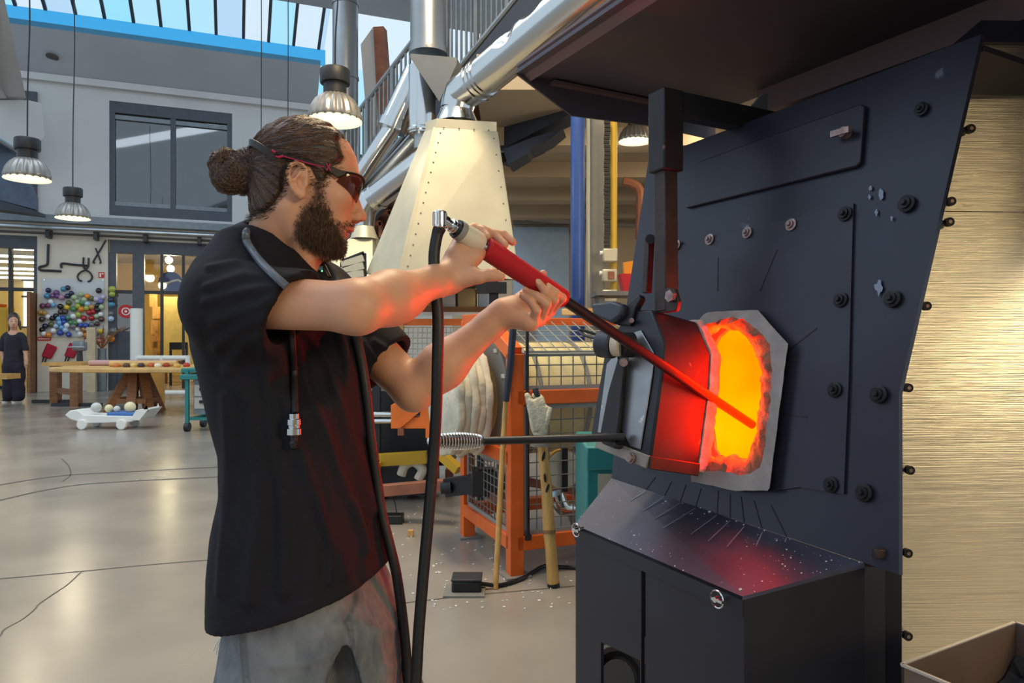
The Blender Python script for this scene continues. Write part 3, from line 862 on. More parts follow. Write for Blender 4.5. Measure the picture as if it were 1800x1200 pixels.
# teal cart
M['teal'] = mat('teal', srgb(40, 122, 122), .45, var=.08)
c0 = floor_pt(345, 758)
t = thing('tool_cart', c0, 'teal steel cart with grey drawers on castors behind the worker\'s back', 'cart')
cw, cd, kz = .55, .5, c0.y / FPX
for dx in (-.02, cw):
    for dy in (0, cd):
        MB().box(c0 + Vector((dx - .1, dy, .46)), (.045, .045, .72)).build('leg', M['teal'], parent=t)
        MB().cyl(c0 + Vector((dx - .13, dy, .06)), c0 + Vector((dx - .07, dy, .06)), .06, n=14).build('castor', M['black'], parent=t)
MB().prism([c0 + Vector((-.2, -.06, .70)), c0 + Vector((cw, -.06, .70)), c0 + Vector((cw, cd + .06, .70)), c0 + Vector((-.2, cd + .06, .70))], (0, 0, .07)).build('top_tray', M['teal'], parent=t, bevel=.01)
MB().box(c0 + Vector((cw / 2 - .13, cd / 2, .82)), (cw + .16, cd, .06)).build('lid', M['teal'], parent=t, bevel=.01)
MB().box(c0 + Vector((cw / 2 - .1, cd / 2, .46)), (cw - .1, cd - .06, .46)).build('drawer_unit', M['steel_grey'], parent=t)
for z in (.38, .55):
    dr = MB().box(c0 + Vector((cw / 2 - .1, .02, z)), (cw - .14, .02, .15)).build('drawer', mat('cart_grey', srgb(178, 178, 172), .5), parent=t)
    MB().box(c0 + Vector((cw / 2 - .2, .0, z + .02)), (.06, .03, .04)).build('handle', M['black'], parent=dr)
MB().box(c0 + Vector((cw / 2 - .1, cd / 2, .17)), (cw, cd, .04)).build('bottom_shelf', M['teal'], parent=t)
# plank at left edge near the woman
p = P(0, 661, 12.8)
t = thing('bench_end', Vector((p.x, p.y, 0)), 'end of a pale wooden bench at the left frame edge before the woman', 'bench')
MB().box(Vector((p.x - .5, p.y, p.z)), (1.5, .35, .09)).build('bench_top', M['wood_warm'], parent=t)
for dx in (-.9, -.6):
    MB().box(Vector((p.x + dx, p.y, (p.z - .04) / 2)), (.08, .25, p.z - .04)).build('leg', M['wood_brown'], parent=t)
MB().box(Vector((p.x - .75, p.y, .2)), (.4, .05, .06)).build('stretcher', M['wood_brown'], parent=t)
# ------------------------------------------------------------------ mezzanine side of the hall
M['slab'] = mat('slab', srgb(176, 160, 138), .85, var=.08, vscale=.8)
M['navy_steel'] = mat('navy_steel', srgb(44, 48, 62), .5, var=.1)
M['duct'] = mat('duct', srgb(205, 205, 205), .16, 1.0, bump=.12, bscale=3.0)
M['duct_grey'] = mat('duct_grey', srgb(150, 154, 158), .35, .85, var=.1, vscale=2, patches=(srgb(110, 112, 116), 1.3, .6))
M['blue_paint'] = mat('blue_paint', srgb(44, 76, 150), .4, var=.08)
M['yellow_paint'] = mat('yellow_paint', srgb(205, 165, 40), .4)
M['grey_paint'] = mat('grey_paint', srgb(128, 126, 122), .5, var=.06)
M['rust'] = mat('rust', srgb(140, 88, 66), .7, var=.25, vscale=6)
# slab of the mezzanine
sl0, sl1 = P(872, 150, 6.3), P(872, 340, 11.4)
zsl = 3.35
mb = MB().box((4.2, 9.3, zsl + .15), (9.0, 6.6, .3)); mb.build('ceiling_mezzanine', M['slab'], kind='structure', loc=(0, 0, zsl))
cm = bpy.data.objects['ceiling_mezzanine']
for y in (7.2, 8.6, 10.0, 11.4):
    MB().box((4.2, y, zsl - .09), (9.0, .28, .18)).build('ceiling_beam', M['slab'], parent=cm)
mb = MB().box((4.2, 12.6, 1.75), (10.5, .2, 3.5)); mb.build('wall_right', M['beige_wall'], kind='structure', loc=(4.2, 12.6, 0))
mb = MB().box((8.7, 9.0, 1.75), (.2, 7.2, 3.5)); mb.build('wall_side', M['beige_wall'], kind='structure', loc=(8.7, 9.0, 0))
# bluish recess door
q0, q1 = P(902, 388, 12.45), P(1000, 388, 12.45)
t = thing('window_3', (.5, 12.45, 0), '', ''); t['kind'] = 'structure'
M['daylight_tint'] = mat('daylight_tint', srgb(160, 182, 205), .7, var=.05)  # daylight falling on the recess wall is put into this blue colour
MB().box(((q0.x + q1.x) / 2, 12.46, 1.6), (q1.x - q0.x, .06, 3.2)).build('panel', M['daylight_tint'], parent=t)
MB().box(((q0.x + q1.x) / 2, 12.42, P(0, 388, 12.4).z), (q1.x - q0.x, .06, .12)).build('transom', M['grey_paint'], parent=t)
MB().box((P(920, 500, 12.4).x, 12.40, .9), (.35, .06, 1.9)).build('leaf', M['grey_paint'], parent=t)
# service pipes on that wall
for (x0, y0, x1, y1, Y, r, nm) in ((880, 300, 1003, 310, 10.5, .03, 'upper'), (905, 379, 1000, 391, 11.5, .05, 'lower')):
    MB().tube([P(x0, y0, Y), P((x0 + x1) / 2, (y0 + y1) / 2, Y), P(x1 + 120, y1 + 4, Y)], r, 8).build('service_pipe', M['rust'] if nm == 'upper' else M['grey_paint'], label=nm + ' thin service pipe crossing the far beige wall', cat='pipe', group='service pipes')
mb = MB().tube(smooth_path([P(1095, 318, 8), P(1110, 322, 8), P(1122, 330, 8), P(1126, 350, 8), P(1124, 420, 8)]), .05, 8)
mb.build('bent_pipe', M['rust'], label='rusty pipe bending down between yellow pipe and furnace', cat='pipe')
# dark crossed beams below the slab
t = thing('dark_beams', P(890, 290, 7.0), 'dark navy steel beams with torn cladding slung under the mezzanine', 'beam')
MB().bar(P(888, 250, 7.2), P(1010, 186, 6.6), .22, .22).build('beam', M['navy_steel'], parent=t)
MB().bar(P(888, 278, 7.8), P(1010, 222, 7.2), .2, .18).build('beam', M['navy_steel'], parent=t)
MB().prism([P(884, 262, 6.9), P(940, 240, 6.7), P(990, 225, 6.5), P(965, 246, 6.6), P(930, 262, 6.7), P(925, 270, 6.7), P(893, 290, 6.9)], (.05, .3, 0)).build('torn_cladding', M['navy_steel'], parent=t)
MB().bar(P(922, 186, 7.0), P(935, 250, 7.1), .14, .14).build('strut', M['navy_steel'], parent=t)

# ------------------------------------------------------------------ stair flight
S0, S1 = P(600, 420, 7.6), P(985, -40, 6.2)
st = thing('staircase', Vector((S0.x, S0.y, 0)), 'steel staircase with brown treads and grey baluster rail rising behind the ducts', 'staircase')
sd = (S1 - S0); side = Vector((.25, 1, 0)).normalized()
MB().bar(S0, S1, .06, .34).build('stringer', M['navy_steel'], parent=st)
MB().bar(S0 + side * 1.1, S1 + side * 1.1, .06, .34).build('stringer', M['navy_steel'], parent=st)
M['tread'] = mat('tread', srgb(150, 100, 82), .6, var=.15)
for i in range(20):
    p = S0 + sd * ((i + .5) / 20) + side * .55
    MB().box(p, (.28, 1.05, .05)).build('tread', M['tread'], parent=st)
    MB().box(p + Vector((.13, 0, -.07)), (.03, 1.05, .16)).build('riser', M['tread'], parent=st)
for s_ in (0, 1.1):
    up = Vector((0, 0, .17)) + side * s_
    for h in (.12, .95):
        MB().tube([S0 + up + Vector((0, 0, h)), S1 + up + Vector((0, 0, h))], .028, 8).build('handrail', M['steel_grey'] if s_ == 0 else M['navy_steel'], parent=st)
    for i in range(46 if s_ == 0 else 30):
        p = S0 + sd * ((i + .5) / (46 if s_ == 0 else 30)) + up
        MB().cyl(p + Vector((0, 0, .12)), p + Vector((0, 0, .95)), .013 if i % 6 else .03, n=6).build('baluster', M['steel_grey'] if s_ == 0 else M['navy_steel'], parent=st)
# leaning white and wood box
t = thing('leaning_beam', P(690, 290, 8.6), 'tall leaning beam, white on one side and rusty wood on the other', 'beam')
a = [P(636, 80, 8.4), P(654, 48, 8.4), P(690, 190, 8.4), P(648, 215, 8.4)]
MB().prism([P(634, 78, 8.5), P(656, 47, 8.5), P(668, 210, 8.5), P(648, 260, 8.5)], (.02, .06, 0)).build('white_side', M['plaster'], parent=t)
MB().prism([P(656, 47, 8.4), P(674, 46, 8.4), P(690, 250, 8.4), P(667, 260, 8.4)], (.02, .12, 0)).build('wood_side', M['rust'], parent=t)

# ------------------------------------------------------------------ ducts
def duct(pts, r, m='duct', n=28, ribs=()):
    return MB().tube(pts, r, n)
pv = thing('vertical_duct', P(753, 100, 5.8), 'wide grey vertical duct ending in a box hopper', 'duct')
MB().cyl(P(753, -90, 5.8), P(753, 94, 5.8), .147, n=28).build('pipe', M['duct_grey'], parent=pv)
MB().lathe([(.15, -.02), (.156, -.02), (.156, .03), (.15, .03)], P(753, 92, 5.8), n=28, closed=True).build('collar', M['duct_grey'], parent=pv)
hp = [P(721, 94, 5.65), P(803, 101, 5.65), P(803, 112, 5.65), P(772, 178, 5.7), P(722, 103, 5.65)]
MB().prism(hp, Vector((.05, .42, 0))).build('hopper', mat('hopper_grey', srgb(118, 122, 128), .5, .4, var=.06), parent=pv)
g = thing('silver_pipes', P(700, 300, 5.9), 'pair of bright silver pipes forking below the hopper', 'pipe')
MB().cyl(P(742, 118, 5.95), P(742, 236, 5.95), .113, n=24).build('pipe', M['duct'], parent=g)
MB().lathe([(.114, 0), (.122, .01), (.122, .03), (.114, .04)], P(742, 234, 5.95), n=24).build('collar', M['duct'], parent=g)
MB().cyl(P(742, 236, 5.95), P(742, 262, 5.95), .07, n=16).build('stub', M['duct_grey'], parent=g)
MB().cyl(P(735, 128, 6.1), P(690, 222, 6.1), .12, n=24).build('pipe', M['duct'], parent=g)
MB().cyl(P(694, 214, 6.1), P(688, 228, 6.1), .13, n=24).build('collar', M['duct'], parent=g)
MB().cyl(P(690, 224, 6.15), P(618, 332, 6.3), .078, n=20).build('pipe', M['duct'], parent=g)
MB().cyl(P(730, 245, 6.25), P(640, 345, 6.4), .07, n=18).build('pipe', M['duct_grey'], parent=g)
MB().cyl(P(735, 262, 6.3), P(660, 340, 6.4), .025, n=10).build('yellow_pipe', M['yellow_paint'], parent=g)
v8 = thing('roof_downpipe', P(607, 330, 8.2), 'slim grey vertical pipe behind the large pendant lamp', 'pipe')
MB().cyl(P(607, -80, 8.2), P(607, 330, 8.2), .145, n=24).build('pipe', M['duct_grey'], parent=v8)
for y in (10, 140):
    MB().lathe([(.146, 0), (.155, .0), (.155, .03), (.146, .03)], P(607, y, 8.2), n=24, closed=True).build('collar', M['duct_grey'], parent=v8)

# main kiln hood ------------------------------------------------------------------
HY = 4.8
M['hood_sheet'] = mat('hood_sheet', srgb(196, 190, 170), .42, .35, var=.07, vscale=4, bump=.05, bscale=6)
# plan axes of the hood
FL = P(706, 478, 4.55); FR = P(911, 492, 4.75); BL = P(645, 482, 5.35)
BR = FR + (BL - FL)
TFL = P(768, 226, 4.85); TFR = P(873, 232, 4.95); TBL = P(748, 232, 5.15); TBR = TFR + (TBL - TFL)
hd = thing('kiln_hood', (FL + BR) / 2, 'cream sheet metal pyramid hood with riveted edges under the bright duct', 'hood')
def sheet(pts, name, m, th=.01):
    n = (pts[1] - pts[0]).cross(pts[2] - pts[0]).normalized()
    return MB().prism(pts, n * th).build(name, m, parent=hd)
sheet([FL, FR, TFR, TFL], 'front_sheet', M['hood_sheet'])
sheet([BL, FL, TFL, TBL], 'side_sheet', M['hood_sheet'])
sheet([FR, BR, TBR, TFR], 'side_sheet', M['hood_sheet'])
sheet([BR, BL, TBL, TBR], 'back_sheet', M['hood_sheet'])
up = Vector((0, 0, .06))
for a, b in ((TFL, TFR), (TBL, TFL), (TFR, TBR), (TBR, TBL)):
    MB().prism([a, b, b + up, a + up], Vector((0, -.01, 0))).build('top_strip', M['hood_sheet'], parent=hd)
MB().prism([TFL + up, TFR + up, TBR + up, TBL + up], (0, 0, .01)).build('cap', M['hood_sheet'], parent=hd)
MB().bar(FL, TFL, .05, .012, up=(.3, -1, .2)).build('corner_strip', M['hood_sheet'], parent=hd)
rv = None
fn = (FR - FL).cross(TFL - FL).normalized()
if fn.y > 0: fn = -fn
for (a, b, n) in ((FL, TFL, 14), (FR, TFR, 9), (TFL + up * .5, TFR + up * .5, 4)):
    for i in range(n):
        p = a.lerp(b, (i + .5) / n) + ((FL + TFR) / 2 - a.lerp(b, .5)).normalized() * .03 + fn * .012
        if rv is None:
            rv = MB().sphere(p, .0055, 8).build('rivet', M['grey_paint'], parent=hd); rvp = p
        else:
            o = rv.copy(); COL.objects.link(o); o.parent = hd; o.location = p - rvp
MB().box((FL + BR) / 2 + Vector((.0, .0, -.03)), (.75, .7, .05)).build('bottom_frame', M['navy_steel'], parent=hd)
for dx in (-.02,):
    MB().box(P(868, 540, 4.7), (.06, .06, .5)).build('support_post', M['black'], parent=hd)
    MB().box(P(864, 506, 4.7), (.2, .12, .07)).build('bracket', M['black'], parent=hd)
# duct from hood
dm = thing('exhaust_duct', P(803, 215, 4.98), 'crinkled bright silver exhaust duct rising right from the cream hood', 'duct')
tc = (TFL + TBR) / 2 + up
c1 = P(803, 216, tc.y); c2 = P(803, 196, tc.y)
MB().lathe([(.155, 0), (.15, .015), (.118, .085), (.118, .10)], Vector((c1.x, tc.y, tc.z)), n=32).build('cone_collar', M['duct'], parent=dm)
e0 = Vector((c1.x, tc.y, tc.z + .09)); e1 = P(806, 172, tc.y); e2 = P(838, 146, tc.y - .12); e3 = P(1085, -58, 3.9)
MB().tube([e0, e1 - Vector((0, 0, .04)), e1 + Vector((.015, -.01, .02)), e2], [.118, .122, .125, .128], 32).build('elbow', M['duct'], parent=dm)
dd = (e3 - e2).normalized()
for k in (0.0, .05, .085):
    MB().cyl(e2 + dd * k, e2 + dd * (k + .02), .139, n=32).build('clamp_ring', M['duct'], parent=dm)
# crinkled tube
nn, mm = 56, 90
x_ = dd.orthogonal().normalized(); y_ = dd.cross(x_)
Ld = (e3 - e2).length
rr = random.Random(5)
dents = [(.33, 2.6, .05), (.42, 3.3, .045), (.38, 4.2, .04), (.5, 2.9, .05), (.46, 3.9, .05), (.57, 3.4, .035), (.29, 3.6, .03), (.62, 4.4, .03), (.35, 5.2, .03), (.54, 4.8, .035)]
rows = []
for i in range(mm):
    s = i / (mm - 1); row = []
    for j in range(nn + 1):
        a = 2 * math.pi * (j % nn) / nn
        r = .13
        for ds, da, dep in dents:
            u = (s - ds) / .045
            w_ = math.atan2(math.sin(a - da), math.cos(a - da)) / .42
            d2 = (u + .4 * w_) ** 2 * .6 + (w_ - .3 * u) ** 2
            r -= dep * 1.25 * max(0, 1 - math.sqrt(d2) / 1.5)
        row.append(e2 + dd * (Ld * s) + (x_ * math.cos(a) + y_ * math.sin(a)) * r)
    rows.append(row)
MB().grid(rows).build('crinkled_tube', M['duct'], parent=dm, angle=60)
# second hood at left, with its own duct
h2 = thing('small_kiln_hood', P(625, 490, 6.0), 'smaller cream hood half hidden behind the worker\'s chin', 'hood')
c = P(640, 412, 6.0)
mb = MB().loft([[P(540, 500, 5.6), P(655, 500, 5.7), P(700, 480, 6.4), P(590, 480, 6.4)], [P(612, 420, 5.9), P(655, 418, 5.95), P(662, 412, 6.15), P(625, 412, 6.15)]])
mb.build('sheet', M['hood_sheet'], parent=h2)
MB().cyl(P(640, 420, 6.0), P(640, 396, 6.0), .115, .08, n=24).build('neck', M['hood_sheet'], parent=h2)
MB().tube([P(640, 398, 6.0), P(640, 372, 6.0), P(650, 352, 6.0), P(665, 342, 6.0)], [.085, .1, .105, .105], 24).build('elbow', M['duct'], parent=h2)
MB().cyl(P(656, 350, 5.98), P(748, 282, 5.7), .108, n=28).build('duct', M['duct'], parent=h2)
MB().cyl(P(662, 346, 5.97), P(666, 343, 5.96), .118, n=28).build('clamp_ring', M['duct'], parent=h2)
t = thing('vent_grille', P(621, 490, 5.3), 'black framed grille standing before the small cream hood', 'grille')
g0 = [P(602, 460, 5.3), P(640, 445, 5.3), P(641, 490, 5.3), P(602, 492, 5.3)]
for i in range(4):
    MB().bar(g0[i], g0[(i + 1) % 4], .03, .03).build('frame_bar', M['black'], parent=t)
for k in (.35, .5, .8):
    MB().bar(g0[0].lerp(g0[1], k), g0[3].lerp(g0[2], k), .012, .012).build('bar', M['black'], parent=t)
for k in (.2, .5, .8):
    MB().bar(g0[0].lerp(g0[3], k), g0[1].lerp(g0[2], k), .08, .05).build('slat', M['hood_sheet'], parent=t)

# ------------------------------------------------------------------ columns behind the cage
def column(name, px, Y, r, m, lab, cat, py0=150, py1=None, square=False, rings=()):
    c = P(px, 600, Y)
    base = 0.0 if py1 is None else P(px, py1, Y).z
    t = thing(name, Vector((c.x, Y, base)), lab, cat)
    mb = MB()
    zt_ = min(P(px, py0, Y).z, 3.35)
    if square: mb.box(Vector((c.x, Y, (zt_ + base) / 2)), (r * 2, r * 2, zt_ - base))
    else: mb.cyl(Vector((c.x, Y, base)), Vector((c.x, Y, zt_)), r, n=24)
    mb.build('shaft', M[m], parent=t)
    MB().lathe([(r, 0), (r * 1.5, 0), (r * 1.5, .02), (r, .02)], Vector((c.x, Y, base)), n=20, closed=True).build('base_ring', M[m], parent=t)
    return t
column('blue_pipe', 1015.5, 5.6, .056, 'blue_paint', 'dark blue vertical pipe rising behind the pipe grip', 'pipe')
column('steel_column', 1050, 5.9, .055, 'grey_paint', 'grey steel column right of the blue pipe', 'column', square=True)
column('yellow_gas_pipe', 1079, 5.8, .028, 'yellow_paint', 'yellow gas pipe running up beside the grey column', 'pipe')
column('slim_conduit', 1034, 5.75, .016, 'hood_sheet', 'slim cream conduit between the blue pipe and the column', 'pipe')
t = thing('cable_chain', P(1067, 440, 5.75), 'black cable chain hanging beside the yellow pipe', 'chain')
for i in range(34):
    MB().box(P(1067 + .6 * math.sin(i), 215 + i * 7, 5.75), (.045, .03, .022)).build('link', M['black'], parent=t)
for px, y0, y1, lab, red in ((1072, 437, 461, 'top', 0), (1071, 473, 496, 'middle', 1), (1071, 509, 532, 'bottom', 0)):
    c = P(px, (y0 + y1) / 2, 5.745); w_ = 26 / FPX * 5.745; h_ = (y1 - y0) / FPX * 5.745
    t = thing('junction_box', c - Vector((0, 0, h_ / 2)), lab + ' cream junction box on the yellow gas pipe', 'box', 'junction boxes')
    MB().box(c, (w_, .07, h_)).build('housing', M['hood_sheet'], parent=t, bevel=.012)
    MB().cyl(c + Vector((-w_ / 2 - .02, 0, .02)), c + Vector((-w_ / 2, 0, .02)), .018, n=10).build('gland', M['white'], parent=t)
    if red: MB().box(c + Vector((.01, -.04, 0)), (.05, .02, .06)).build('switch', M['rust'], parent=t)
t = thing('shelf_crates', P(1110, 530, 5.2), 'red plastic tub with an orange scoop behind the furnace door', 'tub')
MB().loft([[P(1097, 512, 5.2) + Vector(v) for v in ((0, 0, 0), (.14, 0, 0), (.14, .14, 0), (0, .14, 0))], [P(1093, 481, 5.2) + Vector(v) for v in ((-.01, -.01, 0), (.17, -.01, 0), (.17, .16, 0), (-.01, .16, 0))]]).build('tub', M['red'], parent=t)
MB().loft([[P(1098, 483, 5.25) + Vector(v) for v in ((0, 0, 0), (.1, 0, 0), (.1, .06, 0), (0, .06, 0))], [P(1096, 461, 5.25) + Vector(v) for v in ((0, 0, 0), (.12, 0, .02), (.12, .06, .02), (0, .06, 0))]]).build('scoop', mat('orange_pl', srgb(225, 140, 25), .45), parent=t)
p = P(1105, 512, 5.2)
t = thing('rear_shelf', Vector((p.x, p.y, 0)), 'plain grey shelf carrying the red tub', 'shelf')
MB().box(p + Vector((.1, .08, -.02)), (.7, .4, .03)).build('board', M['grey_paint'], parent=t)
for dx in (-.2, .4):
    MB().box(Vector((p.x + dx, p.y + .1, p.z / 2 - .02)), (.04, .3, p.z - .03)).build('upright', M['grey_paint'], parent=t)
# ------------------------------------------------------------------ orange caged drum kiln
M['orange'] = mat('orange', srgb(228, 100, 30), .45, var=.10, vscale=6, patches=(srgb(170, 80, 45), 7, .68))
M['mesh_grey'] = mat('mesh_grey', srgb(150, 150, 146), .5, .2)
M['wire'] = mat('wire', srgb(120, 118, 112), .5, .2)
M['fibre'] = mat('fibre', srgb(214, 206, 186), .95, var=.12, vscale=8, bump=.5, bscale=30)
M['drum'] = mat('drum', srgb(222, 208, 160), .55, .1, var=.06)
CF = Frame(Vector((0.015, 3.75, 0)), (.93, .37, 0), (-.37, .93, 0))
cg = thing('drum_kiln', CF(0, 0, 0), 'orange steel cage with wire mesh around a horizontal cream drum kiln', 'machine')
pw = .075
W_, D_ = 1.25, .80
zr, zt_ = .94, 1.17
def obar(p0, p1, name='frame_bar', m='orange', w=pw, h=pw):
    return MB().bar(p0, p1, w, h).build(name, M[m], parent=cg, bevel=.004)
for a, b in ((0, 0), (0, D_), (W_, 0), (W_, D_)):
    MB().box(CF(a, b, (zt_ if b == 0 else zt_ + .0) / 2), (pw, pw, zt_), CF.ax).build('post', M['orange'], parent=cg, bevel=.004)
    MB().box(CF(a, b, .006), (.14, .14, .012), CF.ax).build('foot_plate', M['grey_paint'], parent=cg)
for z in (.175, .94):
    obar(CF(0, 0, z), CF(W_, 0, z))
    obar(CF(0, D_, z), CF(W_, D_, z))
obar(CF(0, 0, .175), CF(0, D_, .175)); obar(CF(W_, 0, .175), CF(W_, D_, .175))
obar(CF(0, 0, .62), CF(0, D_, .62))
# sloping top
tb = .45; ztop = 1.36
for a in (0, W_):
    obar(CF(a, 0, zt_), CF(a, tb, ztop)); obar(CF(a, tb, ztop), CF(a, D_, ztop)); obar(CF(a, D_, zt_), CF(a, D_, ztop))
obar(CF(0, tb, ztop), CF(W_, tb, ztop), w=.035, h=.03); obar(CF(0, D_, ztop), CF(W_, D_, ztop), w=.04, h=.04)
# mesh panels: grey rim + wires
def mesh_panel(p00, p10, p01, nu, nv, name='wire_mesh', rim=.03, wire=.0035, m='wire'):
    p11 = p10 + p01 - p00
    r = MB()
    for a, b in ((p00, p10), (p01, p11), (p00, p01), (p10, p11)):
        r.bar(a, b, .012, rim, up=(p10 - p00).cross(p01 - p00).cross(b - a))
    rim_o = r.build('mesh_rim', M['mesh_grey'], parent=cg)
    w_ = MB()
    for i in range(1, nu):
        w_.cyl(p00.lerp(p10, i / nu), p01.lerp(p11, i / nu), wire, n=5, caps=False)
    for i in range(1, nv):
        w_.cyl(p00.lerp(p01, i / nv), p10.lerp(p11, i / nv), wire, n=5, caps=False)
    o = w_.build(name, M[m], parent=rim_o); o['kind'] = 'stuff'
g = .05
mesh_panel(CF(g, -.01, .22), CF(W_ - g, -.01, .22), CF(g, -.01, .89), 16, 9)
mesh_panel(CF(g, -.01, .985), CF(W_ - g, -.01, .985), CF(g, -.01, zt_), 16, 3)
mesh_panel(CF(g, -.01, zt_), CF(W_ - g, -.01, zt_), CF(g, tb, ztop), 16, 6, m='mesh_grey')
mesh_panel(CF(-.01, g, .22), CF(-.01, D_ - g, .22), CF(-.01, g, .57), 12, 7)
# drum, along the frame
dc = CF(0, .43, .90)
MB().cyl(CF(.03, .43, .90), CF(W_ + .1, .43, .90), .33, n=48).build('drum', M['drum'], parent=cg)
for a in (.2, .5, .8, 1.1):
    MB().lathe([(.325, -.012), (.338, -.012), (.338, .012), (.325, .012)], CF(a, .43, .90), CF.ex, n=48, closed=True).build('drum_hoop', M['mesh_grey'], parent=cg)
# drum mouth: grey ring, fibre layers to the left
MB().lathe([(.20, -.05), (.365, -.05), (.365, .02), (.20, .02)], CF(.04, .43, .90), CF.ex, n=56, closed=True).build('mouth_ring', M['grey_paint'], parent=cg)
for k, (off, r) in enumerate(((-.265, .315), (-.305, .31), (-.345, .32), (-.385, .305), (-.425, .315))):
    mb = MB()
    lo = []
    for s in (-.02, -.012, .012, .02):
        l = []
        for i in range(56):
            a = 2 * math.pi * i / 56
            rr_ = r * (1 - (.02 if abs(s) > .015 else 0)) + .008 * math.sin(9 * a + k * 2) + .005 * math.sin(23 * a + k)
            l.append(CF(off + .17 + s, .43 + rr_ * math.cos(a), .90 + rr_ * math.sin(a)))
        lo.append(l)
    mb.loft(lo).build('fibre_layer', M['fibre'], parent=cg, angle=60)
for k in range(5):
    a = -1.2 + k * .55
    p = CF(-.02, .43 - .335 * math.cos(a), .90 + .335 * math.sin(a))
    MB().bar(p, p + CF.ex * .14 + Vector((0, 0, .02)), .05, .02).build('fibre_tab', M['fibre'], parent=cg)
# tall rod guard at left of the post
# inside: red bars, gauge disc, pipe
MB().bar(CF(.1, .3, .45), CF(.9, .55, .22), .05, .05).build('inner_brace', M['rust'], parent=cg)
MB().bar(CF(.05, .2, .33), CF(.05, .7, .33), .05, .05).build('inner_brace', M['rust'], parent=cg)
gc = CF.inv(hit(993, 826, CF(0, .05), CF.ey))
gq = thing('burner_port', CF(gc.x, .04, gc.z), 'round fibre disc with a black bar behind the lower mesh', 'port')
del gq['category'], gq['label']; gq.parent = cg; gq.location = CF(gc.x, .04, gc.z) - CF(0, 0, 0)
MB().lathe([(0, 0), (.098, 0), (.105, .03), (0, .035)], CF(gc.x, .10, gc.z), -CF.ey, n=32).build('fibre_disc', M['fibre'], parent=gq)
MB().lathe([(.098, 0), (.113, 0), (.113, .03), (.098, .03)], CF(gc.x, .10, gc.z), -CF.ey, n=32, closed=True).build('rim', M['wood_warm'], parent=gq)
MB().box(CF(gc.x, .055, gc.z), (.035, .012, .24), CF.ax).build('clamp_bar', M['black'], parent=gq)
MB().tube(smooth_path([CF(gc.x - .02, .12, gc.z - .14), CF(gc.x + .02, .12, gc.z - .22), CF(gc.x + .1, .15, gc.z - .25), CF(gc.x + .16, .2, gc.z - .35), CF(gc.x + .16, .2, .2)]), .045, 14).build('flue_elbow', M['chrome'], parent=cg)
# black cable down the post
cp = CF(.05, -.055, 0)
MB().tube([CF(.05, -.05, 1.3), CF(.05, -.05, .9), CF(.055, -.05, .22)], .009, 8).build('control_cable', M['black'], parent=cg)
MB().box(CF(.055, -.05, .21), (.03, .02, .03), CF.ax).build('cable_clip', M['frame_black'], parent=cg)

# glove on the cage
gl = thing('work_glove', P(947, 782, 3.62), 'worn white and grey work glove hung on the orange rail, cuff up', 'glove')
M['glove'] = mat('glove', srgb(210, 200, 176), .95, var=.2, vscale=30, bump=.6, bscale=90, patches=(srgb(150, 140, 122), 26, .6))

def glv(pts, off=0.0):
    return [P(x, y, 3.60 + off) for x, y in pts]
mbg = MB()
loops = []
hand = [(933, 772), (964, 772), (961, 748), (970, 730), (967, 712), (959, 714), (957, 694), (944, 690), (937, 704), (927, 692), (921, 698), (930, 728)]
def ring_(pts, sc, off):
    cx = sum(p[0] for p in pts) / len(pts); cy = sum(p[1] for p in pts) / len(pts)
    return [P(cx + (x - cx) * sc, cy + (y - cy) * sc, 3.60 + off) for x, y in pts]
mbg.loft([ring_(hand, .55, -.035), ring_(hand, .85, -.028), ring_(hand, 1, -.008), ring_(hand, 1, .01), ring_(hand, .8, .03)])
for f, r in (([(933, 705), (926, 694), (925, 690)], .017), ([(939, 700), (938, 690)], .013)):
    mbg.tube([P(x, y, 3.59) for x, y in f], [r, r * .9, r * .5][:len(f)], 10)
o = mbg.build('palm', M['glove'], parent=gl, angle=180)
sb_ = o.modifiers.new('s', 'SUBSURF'); sb_.levels = 2; sb_.render_levels = 2
MB().tube([P(960, 745, 3.58), P(966, 722, 3.57), P(968, 716, 3.57)], [.014, .012, .008], 10).build('thumb', M['glove'], parent=gl)
MB().loft([[P(x, y, 3.60) + Vector((0, .035 * math.sin(a), 0)) for x, y, a in [(949 + 17 * math.cos(2 * math.pi * i / 16), yy, 2 * math.pi * i / 16) for i in range(16)]] for yy in (768, 784)]).build('knit_cuff', mat('cuff', srgb(140, 132, 120), .95, bump=.4, bscale=120), parent=gl)
MB().tube([P(941, 684, 3.6), P(943, 692, 3.59), P(947, 698, 3.585)], [.016, .017, .012], 10).build('dark_fingertip', M['black'], parent=gl)
